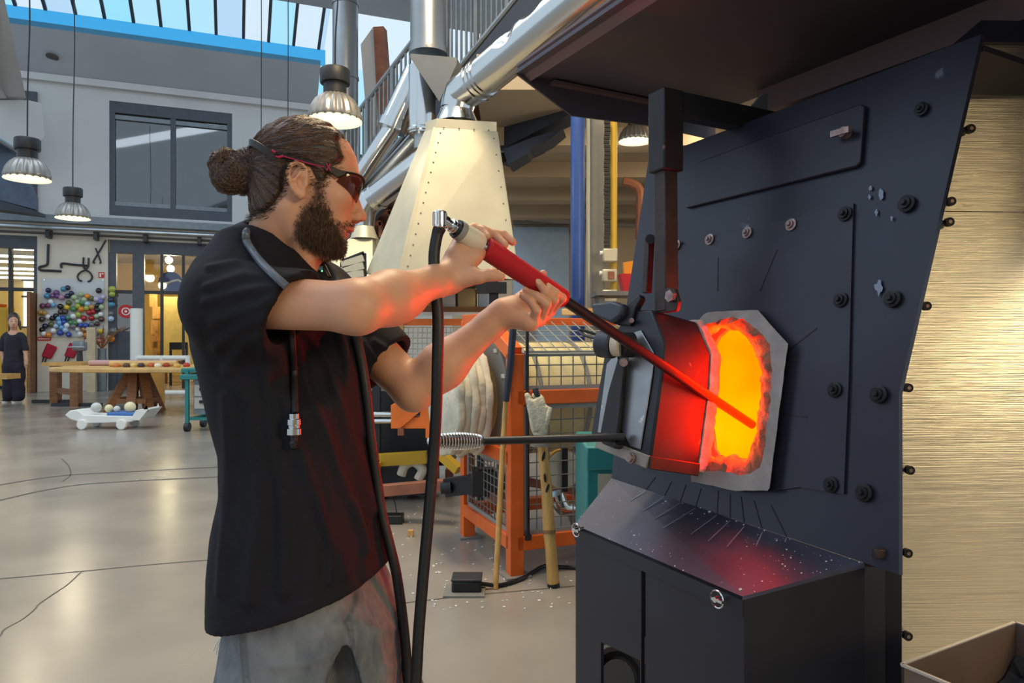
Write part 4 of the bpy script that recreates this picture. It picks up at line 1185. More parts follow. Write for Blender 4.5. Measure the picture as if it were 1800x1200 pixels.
# ------------------------------------------------------------------ tools leaning by the cage
def pole(name, pts, radii, Y, m, label, cat):
    return MB().tube([P(x, y, Y_) for (x, y), Y_ in zip(pts, Y)], radii, 14).build(name, m, label=label, cat=cat)
bam = mat('bamboo', srgb(196, 150, 84), .5, var=.14, vscale=5, stretch=(6, 6, 1), patches=(srgb(34, 24, 18), 9, .62))
b1 = thing('bamboo_pole', floor_pt(973, 1031), 'thick scorched bamboo pole leaning on the orange cage', 'pole')
pts = [(973, 1031), (968, 960), (965, 934), (961, 860), (954, 790), (948, 740)]
Ys = [floor_pt(973, 1031).y, 3.60, 3.61, 3.63, 3.66, 3.68]
MB().tube([P(x, y, Y_) for (x, y), Y_ in zip(pts, Ys)], [.031, .029, .031, .028, .026, .024], 16).build('stem', bam, parent=b1)
for x, y, w_, h_, a_ in ((955.5, 802, 2.6, 9, .25), (958, 840, 2.2, 8, -.1), (962.5, 858, 2.4, 8, .35), (961, 876, 2.6, 7, .3), (952, 770, 3, 10, .2)):
    Yq = 3.60 if y > 820 else 3.625
    MB().prism([P(x + w_ * math.cos(t_) * math.cos(a_) + h_ * math.sin(t_) * math.sin(a_), y - h_ * math.sin(t_) * math.cos(a_) + w_ * math.cos(t_) * math.sin(a_), Yq) for t_ in [2 * math.pi * i / 12 for i in range(12)]], (0, .01, 0)).build('scorch_mark', M['black'], parent=b1)
MB().cyl(P(965.3, 938, 3.605), P(965, 932, 3.61), .033, n=16).build('node', mat('node', srgb(120, 84, 48), .6), parent=b1)
MB().cyl(P(973.2, 1031.4, Ys[0]), P(972.4, 1024, Ys[0]), .0318, n=16).build('burnt_end', M['black'], parent=b1)
pf = floor_pt(871, 1035)
pole('thin_pole', [(871, 1035), (878, 900), (884, 780), (889, 705)], [.014, .015, .014, .013], [pf.y, 3.63, 3.66, 3.70], M['wood_warm'], 'thin straight wooden pole leaning left of the orange post', 'pole')
pole('dark_pole', [(889, 705), (897, 640), (901, 590), (903, 560)], [.018, .019, .019, .018], [3.68, 3.68, 3.68, 3.68], M['navy_steel'], 'dark steel rod continuing above the thin wooden pole', 'rod')
# foot pedal
f0 = floor_pt(817, 1040)
t = thing('foot_pedal', f0, 'small black foot pedal on a grey base plate on the floor', 'pedal')
kx = f0.y / FPX
MB().box(f0 + Vector((0, 0, .005)), (.20, .17, .01)).build('base_plate', M['grey_paint'], parent=t)
MB().box(f0 + Vector((.01, .02, .035)), (.145, .115, .055)).build('housing', M['black'], parent=t, bevel=.008)
MB().box(f0 + Vector((.01, .02, .068)), (.15, .12, .012)).build('treadle', mat('treadle', srgb(48, 48, 52), .5), parent=t, bevel=.004)
MB().tube(smooth_path([f0 + Vector((.08, .03, .03)), floor_pt(880, 1028, .012), floor_pt(920, 1015, .012), floor_pt(955, 995, .012), floor_pt(985, 996, .012), floor_pt(1060, 1000, .012)]), .011, 8).build('pedal_cable', M['black'], label='black cable running from the foot pedal to the furnace', cat='cable')
# small floor things
f1 = floor_pt(686, 922)
t = thing('floor_socket', f1, 'small black box with a wire on the floor behind the worker\'s hip', 'box')
MB().box(f1 + Vector((0, .05, .03)), (.16, .1, .06)).build('body', M['black'], parent=t, bevel=.006)
MB().tube(smooth_path([f1 + Vector((.04, .05, .05)), f1 + Vector((.0, .1, .16)), f1 + Vector((-.12, .3, .2)), f1 + Vector((-.2, .6, .01))]), .004, 6).build('wire', M['black'], parent=t)
f2 = floor_pt(722, 942)
MB().box(f2 + Vector((0, 0, .02)), (.035, .03, .04)).build('wood_block', M['wood_warm'], label='tiny wooden block lying on the floor left of the cage', cat='block', bevel=.003)
rr = random.Random(4)
mb = MB()
for i in range(160):
    p = floor_pt(rr.uniform(660, 1005), rr.uniform(890, 1075), .003)
    mb.box(p, (rr.uniform(.004, .014), rr.uniform(.004, .012), .004))
mb.build('glass_crumbs', M['white'], label='scattered white glass crumbs on the floor around the cage', cat='crumbs', kind='stuff')

# ------------------------------------------------------------------ machine left of the cage
lm = thing('gathering_trolley', floor_pt(740, 878), 'dark low machine with orange bracket, yellow beam and steel rods', 'machine')
MB().bar(P(600, 868, 4.9), P(800, 850, 4.75), .10, .07).build('base_beam', M['rust'], parent=lm)
MB().bar(P(786, 856, 4.35), P(885, 843, 4.2), .07, .11).build('black_beam', M['black'], parent=lm)
MB().box(P(850, 846, 4.25), (.14, .12, .16)).build('black_clamp', M['black'], parent=lm, bevel=.01)
MB().cyl(P(775, 858, 4.3), P(793, 856, 4.3), .035, n=14).build('pivot', M['frame_black'], parent=lm)
MB().bar(P(600, 812, 5.3), P(750, 803, 5.3), .09, .085).build('yellow_beam', M['yellow_paint'], parent=lm)
MB().bar(P(662, 812, 5.2), P(657, 870, 5.2), .06, .06).build('yellow_leg', M['yellow_paint'], parent=lm)
MB().bar(P(766, 790, 5.0), P(806, 826, 4.9), .06, .06).build('yellow_arm', M['yellow_paint'], parent=lm)
MB().box(P(700, 745, 6.2), (1.0, .6, .62)).build('dark_body', M['black'], parent=lm)
MB().box(P(700, 837, 5.7), (.62, .4, .22)).build('lower_body', M['frame_black'], parent=lm)
for y in (728, 740):
    MB().cyl(P(560, y, 5.4), P(700, y, 5.4), .022, n=12).build('steel_rod', M['chrome'], parent=lm)
MB().tube(smooth_path([P(705, 835, 5.3), P(712, 818, 5.3), P(728, 812, 5.3), P(742, 825, 5.3), P(735, 842, 5.3)]), .035, 10).build('pale_hose', M['fibre'], parent=lm)
for x in (668, 722, 788):
    q = floor_pt(x, 872)
    MB().box(Vector((q.x, q.y + .1, .1)), (.06, .1, .2)).build('leg', M['rust'], parent=lm)
ob = thing('orange_bracket', P(718, 760, 5.0), 'boxy orange bracket with a diagonal rib hanging below the far elbow', 'bracket')
Yb = 4.9
M['orange_b'] = mat('orange_b', srgb(238, 124, 44), .5, var=.08, vscale=8)
MB().holed([P(687, 712, Yb), P(706, 702, Yb), P(751, 712, Yb), P(751, 753, Yb), P(687, 753, Yb)], [P(724, 733, Yb), P(738, 722, Yb), P(738, 733, Yb)], (0, .12, 0)).build('plate', M['orange_b'], parent=ob, bevel=.004)
MB().bar(P(700, 752, Yb - .01), P(738, 720, Yb - .01), .02, .012, up=(0, 1, 0)).build('rib', M['orange_b'], parent=ob)
MB().box(P(752, 738, Yb), (.025, .05, .24)).build('post', M['orange_b'], parent=ob)
MB().box(P(705, 758, Yb), (.04, .05, .05)).build('lug', M['rust'], parent=ob)
MB().bar(P(751, 722, Yb + .1), P(800, 740, 5.6), .05, .05).build('arm', M['orange_b'], parent=ob)
# shelf bench behind with clutter, and the wide mesh guard behind the arms
sb = thing('mesh_bench', floor_pt(740, 840) , 'long bench with an orange rail and pale wire mesh below a cluttered top', 'bench')
Yc = 5.5
MB().bar(P(655, 545, Yc), P(880, 545, Yc), .35, .04).build('bench_top', M['wood_brown'], parent=sb)
MB().bar(P(655, 551, Yc - .15), P(880, 551, Yc - .15), .03, .03).build('white_edge', M['white'], parent=sb)
MB().bar(P(655, 566, Yc - .15), P(850, 566, Yc - .15), .04, .05).build('orange_rail', M['orange_b'], parent=sb)
r0, r1 = P(660, 575, Yc - .15), P(850, 650, Yc - .15)
mb = MB()
for i in range(24):
    x = r0.x + (r1.x - r0.x) * i / 23
    mb.cyl(Vector((x, r0.y, r0.z)), Vector((x, r0.y - .05, r1.z)), .005, n=5, caps=False)
for k in range(9):
    z = r0.z + (r1.z - r0.z) * k / 8
    mb.cyl(Vector((r0.x, r0.y - .05 * k / 8, z)), Vector((r1.x, r0.y - .05 * k / 8, z)), .005, n=5, caps=False)
mb.build('wire_mesh', M['fibre'], parent=sb, kind='stuff')
MB().bar(P(660, 650, Yc - .2), P(850, 650, Yc - .2), .03, .04).build('lower_rail', M['fibre'], parent=sb)
MB().bar(P(706, 545, Yc - .2), P(706, 655, Yc - .2), .03, .03).build('upright', M['wood_warm'], parent=sb)
for x in (662, 845, 880):
    q = P(x, 545, Yc)
    MB().box(Vector((q.x, q.y, q.z / 2)), (.06, .06, q.z)).build('leg', M['frame_black'], parent=sb)
clut = [(690, 515, 40, 30, .25, (178, 140, 96), 'brown cardboard box, leftmost on the mesh bench'), (735, 512, 34, 40, .2, (196, 178, 140), 'tan tin on the mesh bench behind the black hose'), (658, 524, 18, 22, .2, (150, 60, 44), 'small red tin at the left end of the mesh bench'),
        (762, 520, 12, 26, .12, (226, 190, 40), 'small yellow bottle on the mesh bench'), (790, 508, 26, 48, .25, (205, 200, 190), 'pale grey canister on the mesh bench'), (822, 516, 30, 34, .25, (190, 160, 110), 'tan carton on the mesh bench'), (850, 514, 18, 40, .2, (160, 176, 196), 'pale blue box at the right of the mesh bench')]
for x, y, w_, h_, d_, c, lab in clut:
    p = P(x, 542, Yc); s_ = Yc / FPX
    t = thing('shelf_box', p, lab, 'box', 'clutter on the mesh bench')
    MB().box(p + Vector((0, 0, h_ * s_ / 2)), (w_ * s_, d_, h_ * s_)).build('body', mat('clut' + str(x), srgb(*c), .6, var=.1), parent=t, bevel=.008)
    MB().box(p + Vector((0, -d_ / 2 + .01, h_ * s_ + .008)), (w_ * s_ * .9, d_ * .8, .016)).build('lid', mat('clutl' + str(x), srgb(*[int(v * .8) for v in c]), .6), parent=t)
# teal cabinet behind the furnace
tcb = P(1060, 860, 3.0)
t = thing('teal_cabinet', Vector((tcb.x, tcb.y + .2, 0)), 'teal steel cabinet with cream doors behind the furnace shelf', 'cabinet')
z1_, z0_ = P(0, 785, 3.0).z, .08
x0_ = P(1030, 800, 3.0).x
MB().box((x0_ + .3, 3.25, (z1_ + z0_) / 2), (.6, .5, z1_ - z0_)).build('body', M['teal'], parent=t, bevel=.01)
MB().box((x0_ + .3, 3.0, P(0, 805, 3).z), (.6, .03, .10)).build('drawer', M['teal'], parent=t, bevel=.008)
MB().box((x0_ + .3, 3.0, (P(0, 832, 3).z + .14) / 2), (.50, .02, P(0, 832, 3).z - .14)).build('door', M['hood_sheet'], parent=t)
for dx in (.05, .55):
    for y in (3.05, 3.45):
        MB().cyl((x0_ + dx, y, 0), (x0_ + dx, y, .08), .025, n=10).build('foot', M['black'], parent=t)
# clutter seen through / above the cage top
for i, (x, c, lab) in enumerate(((930, (196, 170, 50), 'yellow bottle'), (945, (60, 90, 170), 'blue bottle'), (1000, (225, 190, 130), 'cream block'), (1040, (210, 160, 90), 'tan block'), (1066, (150, 40, 30), 'dark red jar'))):
    p = CF.inv(hit(x, 560, CF(0, .62), CF.ey))
    b = CF(p.x, .62, ztop + .04)
    t = thing('small_pot', b, lab + ' standing on the top of the orange cage', 'pot', 'small pots on the cage')
    if 'block' in lab:
        MB().box(b + Vector((0, 0, .02)), (.09, .05, .04)).build('body', mat('blk%d' % i, srgb(*c), .7), parent=t, bevel=.004)
        MB().box(b + Vector((.0, 0, .045)), (.05, .04, .01)).build('offcut', M['wood_warm'], parent=t)
    else:
        MB().lathe([(0, 0), (.022, 0), (.024, .04), (.012, .055), (.012, .07), (0, .07)], b, n=12).build('body', mat('pot%d' % i, srgb(*c), .4), parent=t)
        MB().cyl(b + Vector((0, 0, .068)), b + Vector((0, 0, .082)), .014, n=10).build('cap', M['white'], parent=t)
# ------------------------------------------------------------------ furnace
M['furn'] = mat('furn', srgb(40, 41, 54), .36, .3, var=.16, vscale=4, bump=.04, bscale=8, rvar=.10, patches=(srgb(96, 98, 112), 7.5, .70))
M['furn_panel'] = mat('furn_panel', srgb(46, 46, 58), .38, .35, var=.2, vscale=5, bump=.05, bscale=10, rvar=.12, patches=(srgb(104, 104, 118), 16, .69))
M['furn_dark'] = mat('furn_dark', srgb(26, 25, 32), .5, .1, var=.2, vscale=3, patches=(srgb(90, 88, 96), 30, .74))
M['hood_dark'] = mat('hood_dark', srgb(84, 77, 86), .6, .2, var=.12, vscale=1.2)
M['hood_lip'] = mat('hood_lip', srgb(122, 98, 100), .6, .2)
M['bolt'] = mat('bolt', srgb(30, 29, 34), .45, .5)
M['bolt_worn'] = mat('bolt_worn', srgb(150, 128, 124), .4, .7, var=.3, vscale=60)
M['alu'] = mat('alu', srgb(214, 208, 194), .30, 1.0, var=.04, vscale=3, bump=.16, bscale=16, stretch=(.3, 1, 22), rvar=.06)
M['door_steel'] = mat('door_steel', srgb(38, 39, 46), .46, .25, var=.3, vscale=9, bump=.06, bscale=14, patches=(srgb(140, 132, 132), 14, .66))
M['door_plate'] = mat('door_plate', srgb(150, 150, 152), .36, .75, var=.14, vscale=7, patches=(srgb(196, 194, 192), 10, .66))
M['cast'] = mat('cast', srgb(160, 150, 146), .9, var=.14, vscale=12, bump=.4, bscale=40)
M['cast_fibre'] = mat('cast_fibre', srgb(205, 190, 176), .95, var=.22, vscale=22, bump=.8, bscale=60)
M['strap'] = mat('strap', srgb(150, 140, 130), .5, .6, var=.2, vscale=14)
M['burnt'] = mat('burnt', srgb(62, 48, 47), .55, .4, var=.25, vscale=14)
M['dark_arm'] = mat('dark_arm', srgb(40, 37, 40), .5, .4, var=.2, vscale=10, patches=(srgb(110, 82, 74), 18, .66))

GU, GW = Vector((.474, -.88, 0)).normalized(), Vector((.88, .474, 0)).normalized()
GF = Frame((0, 0, 0), GU, GW)
FT = .2
FN = (GW * -1 + Vector((0, 0, FT))).normalized()          # outward normal of the leaning front
FP0 = GW * 1.3 + Vector((0, 0, .81))
def fpx(px, py, off=0.0):
    return hit(px, py, FP0 + FN * off, FN)
def on_w(px, py, w):
    return hit(px, py, GW * w, GW)
def on_u(px, py, u):
    return hit(px, py, GU * u, GU)
def on_z(px, py, z):
    return hit(px, py, (0, 0, z), Vector((0, 0, 1)))
fo = fpx(1300, 700); fbase = Vector((fo.x + .25, fo.y + .2, 0))
fu = thing('glass_furnace', fbase, 'large black steel glass furnace with a glowing orange working hole', 'furnace')
plate = [(1140, 280), (1430, 171), (1725, 60), (1650, 386), (1580, 690), (1580, 1010), (1522, 990), (1075, 840), (1100, 545)]
hole = [(1226, 580), (1240, 556), (1300, 552), (1332, 560), (1366, 612), (1352, 700), (1340, 800), (1325, 838), (1260, 842), (1222, 830)]
OUT = [fpx(x, y) for x, y in plate]
HOL = [fpx(x, y) for x, y in hole]
MB().holed(OUT, HOL, -FN * .012).build('front_plate', M['furn'], parent=fu)
# inner panel with radial slits, split into pieces
pan_o = [(1178, 436), (1500, 357), (1496, 500), (1492, 660), (1483, 868), (1405, 856), (1362, 862), (1352, 862), (1222, 846), (1120, 820), (1150, 620)]
pan_h = [(1224, 572), (1240, 550), (1302, 546), (1334, 548), (1384, 604), (1372, 700), (1356, 840), (1325, 846), (1260, 846), (1222, 838)]
MB().holed([fpx(x, y, .006) for x, y in pan_o], [fpx(x, y, .006) for x, y in pan_h], -FN * .006).build('inner_panel', M['furn_panel'], parent=fu)
for (a, b) in (((1262, 452), (1261, 512)), ((1366, 438), (1335, 512)), ((1390, 612), (1436, 576)), ((1374, 728), (1420, 733))):
    A, B = fpx(*a, .0062), fpx(*b, .0062)
    MB().bar(A, B, .002, .003, up=(B - A).cross(FN)).build('slit', M['black'], parent=fu)
# lower right plate + upper flap
flap = [(1205, 365), (1228, 284), (1360, 236), (1514, 182), (1520, 187), (1512, 284), (1504, 292)]
MB().prism([fpx(x, y, .012) for x, y in flap], -FN * .012).build('upper_flap', M['furn_panel'], parent=fu, bevel=.003)
wn_ = fpx(1490, 236, .013)
wing = MB().cyl(wn_, wn_ + FN * .02, .012, n=14).build('wing_nut', M['bolt_worn'], parent=fu)
MB().bar(wn_ + FN * .02 - GU * .028, wn_ + FN * .02 + GU * .02, .01, .014).build('wing', M['bolt_worn'], parent=wing)
# bolts
bproto = {}
def bolt(px, py, off, r=.0125, m='bolt', parent=fu):
    c = fpx(px, py, off)
    key = (m, r)
    if key not in bproto:
        b = MB().lathe([(0, 0), (r * 1.25, 0), (r * 1.25, r * .25), (r * .85, r * .35), (r * .85, r * .75), (0, r * .75)], c, FN, n=18).build('bolt', M[m], parent=parent)
        h = MB().cyl(c + FN * r * .74, c + FN * r * 1.15, r * .42, n=6).build('bolt_head', M[m], parent=b)
        bproto[key] = (b, h, c)
    else:
        b0, h0, c0_ = bproto[key]
        b = b0.copy(); COL.objects.link(b); b.parent = parent; b.location = c - c0_
        h = h0.copy(); COL.objects.link(h); h.parent = b
for x, y in ((1248, 421), (1314, 409), (1391, 395), (1190, 431)): bolt(x, y, .007, m='bolt_worn')
for x, y in ((1486, 376), (1478, 527), (1468, 685), (1461, 852)): bolt(x, y, .007, .014)
for x, y in ((1594, 358), (1569, 525), (1545, 693), (1519, 866)): bolt(x, y, .005, .015)
bolt(1620, 192, .005, .012)
# paint chips (bare steel), thin flakes with their own outline
rr = random.Random(9)
M['chip'] = mat('chip', srgb(124, 132, 148), .5, .4)
for x, y, s in ((1545, 505, 15), (1548, 342, 10), (1530, 330, 6), (1540, 373, 6), (1567, 383, 5), (1528, 346, 5)):
    pts = []
    for i in range(11):
        a = 2 * math.pi * i / 11
        r = s * rr.uniform(.5, 1.1)
        pts.append(fpx(x + r * .6 * math.cos(a), y + r * 1.1 * math.sin(a), .0052))
    MB().prism(pts, -FN * .001).build('paint_chip', M['chip'], parent=fu)
# opening surround (cast frame, octagonal)
sur_o = [(1213, 600), (1224, 566), (1240, 549), (1300, 545), (1332, 545), (1385, 604), (1370, 720), (1352, 862), (1290, 862), (1215, 846), (1208, 720)]
sur_h = [(1222, 640), (1232, 588), (1250, 574), (1296, 576), (1326, 612), (1339, 660), (1334, 720), (1326, 775), (1312, 806), (1232, 800), (1220, 720)]
# ragged rim: dense loops with noise
def dens(poly, n):
    P_ = [Vector((x, y, 0)) for x, y in poly]
    per = [(P_[(i + 1) % len(P_)] - P_[i]).length for i in range(len(P_))]
    tot = sum(per); out = []
    for k in range(n):
        d = tot * k / n; i = 0
        while d > per[i]:
            d -= per[i]; i += 1
        q = P_[i].lerp(P_[(i + 1) % len(P_)], d / per[i])
        out.append((q.x, q.y))
    return out
NS = 110
so, sh = dens(sur_o, NS), dens(sur_h, NS)
def rag(i, k, amp):
    return amp * (math.sin(i * 1.7 + k) * .5 + math.sin(i * .63 + 2 * k) * .6 + rr.uniform(-.5, .5))
def ringpts(lst, off, amp, seed):
    cx = sum(p[0] for p in lst) / len(lst); cy = sum(p[1] for p in lst) / len(lst)
    return [fpx(x + (x - cx) / 80 * rag(i, seed, amp), y + (y - cy) / 120 * rag(i, seed + 3, amp), off + rag(i, seed + 5, .0011 * amp)) for i, (x, y) in enumerate(lst)]
mid = [((a[0] * .45 + b[0] * .55), (a[1] * .45 + b[1] * .55)) for a, b in zip(so, sh)]
mid = [((a[0] + b[0]) / 2, (a[1] + b[1]) / 2) for a, b in zip(so, sh)]
L0 = ringpts(so, -.004, .3, 1); L1 = ringpts(so, .030, .4, 1); L2 = ringpts(mid, .032, 2.2, 2)
MB().loft([L0, L1, L2], caps=False).build('cast_surround', M['cast'], parent=fu, angle=40)
# ragged hot fibre lining, from the cast face into the throat
qtr = [((a[0] * .25 + b[0] * .75), (a[1] * .25 + b[1] * .75)) for a, b in zip(so, sh)]
T0 = L2; T1 = ringpts(qtr, .024, 4.0, 4)
T2 = ringpts(sh, .0, 3.2, 5)
T3 = [p - FN * .018 + (p - sum((q for q in T2), Vector()) / NS) * (-.02 + .03 * math.sin(i * 1.3)) for i, p in enumerate(T2)]
T4 = [p - FN * .04 + (p - sum((q for q in T2), Vector()) / NS) * .04 for p in T2]
fm = mat('hot_fibre', srgb(150, 104, 80), .95, var=.35, vscale=26, bump=1.0, bscale=70)
nb = fm.node_tree.nodes['Principled BSDF']
# the lining is hot enough to glow: brighter in the throat depth (distance from the plate plane)
nt = fm.node_tree
geo = nt.nodes.new('ShaderNodeNewGeometry')
dp = nt.nodes.new('ShaderNodeVectorMath'); dp.operation = 'DOT_PRODUCT'; dp.inputs[1].default_value = -FN
nt.links.new(geo.outputs['Position'], dp.inputs[0])
mrn = nt.nodes.new('ShaderNodeMapRange')
d0 = (-FN).dot(FP0)
mrn.inputs[1].default_value = d0 - .028; mrn.inputs[2].default_value = d0 + .02
mrn.inputs[3].default_value = 0.0; mrn.inputs[4].default_value = 1.0
nt.links.new(dp.outputs['Value'], mrn.inputs[0])
ns = nt.nodes.new('ShaderNodeTexNoise'); ns.inputs['Scale'].default_value = 45; ns.inputs['Detail'].default_value = 5
tcn = nt.nodes.new('ShaderNodeTexCoord'); nt.links.new(tcn.outputs['Object'], ns.inputs[0])
rpn = nt.nodes.new('ShaderNodeMapRange'); rpn.inputs[1].default_value = .35; rpn.inputs[2].default_value = .65; rpn.inputs[3].default_value = .25; rpn.inputs[4].default_value = 1.0
nt.links.new(ns.outputs[0], rpn.inputs[0])
ml = nt.nodes.new('ShaderNodeMath'); ml.operation = 'MULTIPLY'
nt.links.new(mrn.outputs[0], ml.inputs[0]); nt.links.new(rpn.outputs[0], ml.inputs[1])
m2 = nt.nodes.new('ShaderNodeMath'); m2.operation = 'MULTIPLY'; m2.inputs[1].default_value = 2.1
nt.links.new(ml.outputs[0], m2.inputs[0])
nb.inputs['Emission Color'].default_value = (1.0, .13, .004, 1)
nt.links.new(m2.outputs[0], nb.inputs['Emission Strength'])
MB().loft([T0, T1, T2, T3, T4], caps=False).build('hot_lining', fm, parent=fu, angle=30)
# glowing chamber
em = bpy.data.materials.new('chamber_glow'); em.use_nodes = True
nt = em.node_tree; nt.nodes.remove(nt.nodes['Principled BSDF'])
ee = nt.nodes.new('ShaderNodeEmission')
tx = nt.nodes.new('ShaderNodeTexCoord'); n1 = nt.nodes.new('ShaderNodeTexNoise'); n1.inputs['Scale'].default_value = 2.2; n1.inputs['Detail'].default_value = 2
nt.links.new(tx.outputs['Object'], n1.inputs[0])
r1_ = nt.nodes.new('ShaderNodeValToRGB')
r1_.color_ramp.elements[0].position = .38; r1_.color_ramp.elements[1].position = .62
r1_.color_ramp.elements[0].color = (1.0, .0046, .0, 1); r1_.color_ramp.elements[1].color = (1.0, .0098, .0, 1)
nt.links.new(n1.outputs[0], r1_.inputs[0]); nt.links.new(r1_.outputs[0], ee.inputs[0])
GLOW = 72.0
ee.inputs[1].default_value = GLOW
nt.links.new(ee.outputs[0], nt.nodes['Material Output'].inputs[0])
cc = sum((p for p in T4), Vector()) / NS
GFT = Frame(cc, GU, -FN, GU.cross(-FN))
ch = MB()
a0, a1, bb0, bb1, cz0, cz1 = -.22, .15, .02, .24, -.23, .22
pts = [GFT(a, b, c) for b in (bb0, bb1) for a, c in ((a0, cz0), (a1, cz0), (a1, cz1), (a0, cz1))]
ch.add(pts, [(4, 5, 6, 7), (0, 1, 5, 4), (1, 2, 6, 5), (2, 3, 7, 6), (3, 0, 4, 7)])
# front ring of the chamber around the throat
em.cycles.emission_sampling = 'FRONT_BACK'
ch.build('chamber', em, parent=fu, recalc=False)
sh_o = .03
sp_ = [GFT(a, b, c) for b in (bb0 + .012, bb1 + sh_o) for a, c in ((a0 - sh_o, cz0 - sh_o), (a1 + sh_o, cz0 - sh_o), (a1 + sh_o, cz1 + sh_o), (a0 - sh_o, cz1 + sh_o))]
so_ch = MB().add(sp_, [(4, 5, 6, 7), (0, 1, 5, 4), (1, 2, 6, 5), (2, 3, 7, 6), (3, 0, 4, 7)]).build('chamber_shell', M['furn_dark'], parent=fu)
MB().holed([GFT(a, .02, c) for a, c in ((a0 - .04, cz0 - .04), (a1 + .04, cz0 - .04), (a1 + .04, cz1 + .04), (a0 - .04, cz1 + .04))], [GFT(*(lambda q: (q.x, .02, q.z))(GFT.inv(p))) for p in T4[::5]], -FN * .01).build('chamber_front', M['cast_fibre'], parent=fu)
# ------------------------------------------------------------------ shelf box
S_fl, S_fr = on_w(1010, 922, 1.10), on_w(1305, 1048, 1.10)
C_l, C_r = on_w(1075, 840, 1.30), on_w(1520, 990, 1.30)
M['shelf'] = mat('shelf', srgb(70, 70, 86), .45, .35, var=.2, vscale=6, bump=.05, bscale=16, rvar=.12, patches=(srgb(150, 146, 156), 22, .68))
MB().prism([S_fl, S_fr, C_r, C_l], (0, 0, -.008)).build('shelf_top', M['shelf'], parent=fu)
dn = Vector((0, 0, -.042))
MB().prism([S_fl, S_fr, S_fr + dn, S_fl + dn], GW * .006).build('shelf_lip', M['furn'], parent=fu)
# slits running over the back edge of the shelf
for x0, y0, x1, y1, x2, y2 in ((1152, 838, 1135, 862, 1108, 880), (1180, 846, 1168, 872, 1130, 898), (1205, 852, 1195, 884, 1150, 912), (1232, 858, 1222, 893, 1165, 928), (1262, 862, 1260, 905, 1215, 938), (1283, 868, 1283, 915, 1245, 950), (1302, 872, 1308, 925, 1278, 960), (1325, 880, 1340, 935, 1330, 957), (1355, 888, 1382, 945, 1380, 952)):
    sn = (S_fr - S_fl).cross(C_l - S_fl).normalized()
    if sn.z < 0: sn = -sn
    k1 = hit(x1, y1, C_l, GW); 
    A = fpx(x0, y0, .001); K = hit(x1, y1, C_l + sn * .001, sn); B = hit(x2, y2, C_l + sn * .001, sn)
    K2 = fpx(x1, y1 - 2, .001)
    MB().bar(A, K2, .0025, .0006, up=FN).build('slit', M['furn_dark'], parent=fu)
    MB().bar(K, B, .0025, .0006, up=sn).build('slit', M['chip'], parent=fu)
# crumbs on the shelf
sn = (S_fr - S_fl).cross(C_l - S_fl).normalized()
if sn.z < 0: sn = -sn
mb = MB()
for i in range(260):
    a, b = rr.random(), rr.random() ** .8
    p = S_fl.lerp(S_fr, a).lerp(C_l.lerp(C_r, a), b) + sn * .001
    s = rr.choice((.0006, .0007, .0009, .0012, .0018)) if i > 6 else .0036
    mb.box(p, (s * 1.5, s, s), None)
mb.build('glass_crumbs', M['white'], parent=fu, kind='stuff')
# front panels under the shelf
F = lambda px, py, w=1.105: on_w(px, py, w)
zl_ = 0.0
def vpanel(p, q, name, ztop, zbot, m, th=.01, hole=None):
    a = [Vector((p.x, p.y, ztop)), Vector((q.x, q.y, ztop)), Vector((q.x, q.y, zbot)), Vector((p.x, p.y, zbot))]
    if hole:
        return MB().holed(a, hole, GW * th).build(name, m, parent=fu)
    return MB().prism(a, GW * th).build(name, m, parent=fu)
pa, pb, pc_, pd = F(1012, 950), F(1127, 990), F(1135, 995), F(1308, 1070)
zt0 = S_fl.z - .03
hl = [F(1056, 1128), F(1056, 1240), F(1128, 1290), F(1128, 1160), F(1098, 1150)]
vpanel(pa, pb, 'front_panel', zt0, .04, M['furn'], hole=[F(1056, 1128), F(1125, 1160), F(1125, 1230), F(1056, 1200)])
vpanel(pc_, pd, 'front_panel', zt0, .04, M['furn'])
MB().prism([pb + GW * .02, pc_ + GW * .02, Vector((pc_.x, pc_.y, .04)) + GW * .02, Vector((pb.x, pb.y, .04)) + GW * .02], GW * .01).build('gap_strip', M['black'], parent=fu)
# dark blower behind the hole
hc = on_w(1085, 1195, 1.22)
MB().tube([hc + Vector((.07 * math.cos(a), .03 * math.sin(a), .07 * math.sin(a))) for a in [2 * math.pi * i / 20 for i in range(20)]], .022, 10, closed=True).build('blower_ring', M['black_rubber'], parent=fu)
MB().prism([on_w(1040, 1120, 1.32), on_w(1140, 1120, 1.32), on_w(1140, 1400, 1.32), on_w(1040, 1400, 1.32)], GW * .01).build('inner_wall', M['black'], parent=fu)
# side of the shelf box: flares to the post
sd0, sd1 = pd, hit(1556, 1000, C_r, Vector((0, 1, 0)))
sA = Vector((pd.x, pd.y, S_fr.z - .004)); sB = C_r + Vector((0, 0, -.006)); sC = hit(1556, 998, C_r + Vector((0, .02, 0)), Vector((0, 1, 0)))
for a_, b_ in ((sA, sB), (sB, sC)):
    MB().prism([a_, b_, Vector((b_.x, b_.y, .04)), Vector((a_.x, a_.y, .04))], Vector((0, .006, 0))).build('side_panel', M['furn_dark'], parent=fu)
# corner post and frame column on the right
cp0 = hit(1556, 1000, (0, 1.47, 0), Vector((0, 1, 0))); cp1 = hit(1580, 1000, (0, 1.47, 0), Vector((0, 1, 0)))
MB().box(((cp0.x + cp1.x) / 2 - .01, 1.49, .48), (cp1.x - cp0.x + .03, .05, .96)).build('corner_post', M['furn_dark'], parent=fu, bevel=.003)
hb = fpx(1546, 972, .004)
MB().box(hb, (.024, .016, .02)).build('hinge_block', M['burnt'], parent=fu, bevel=.003)
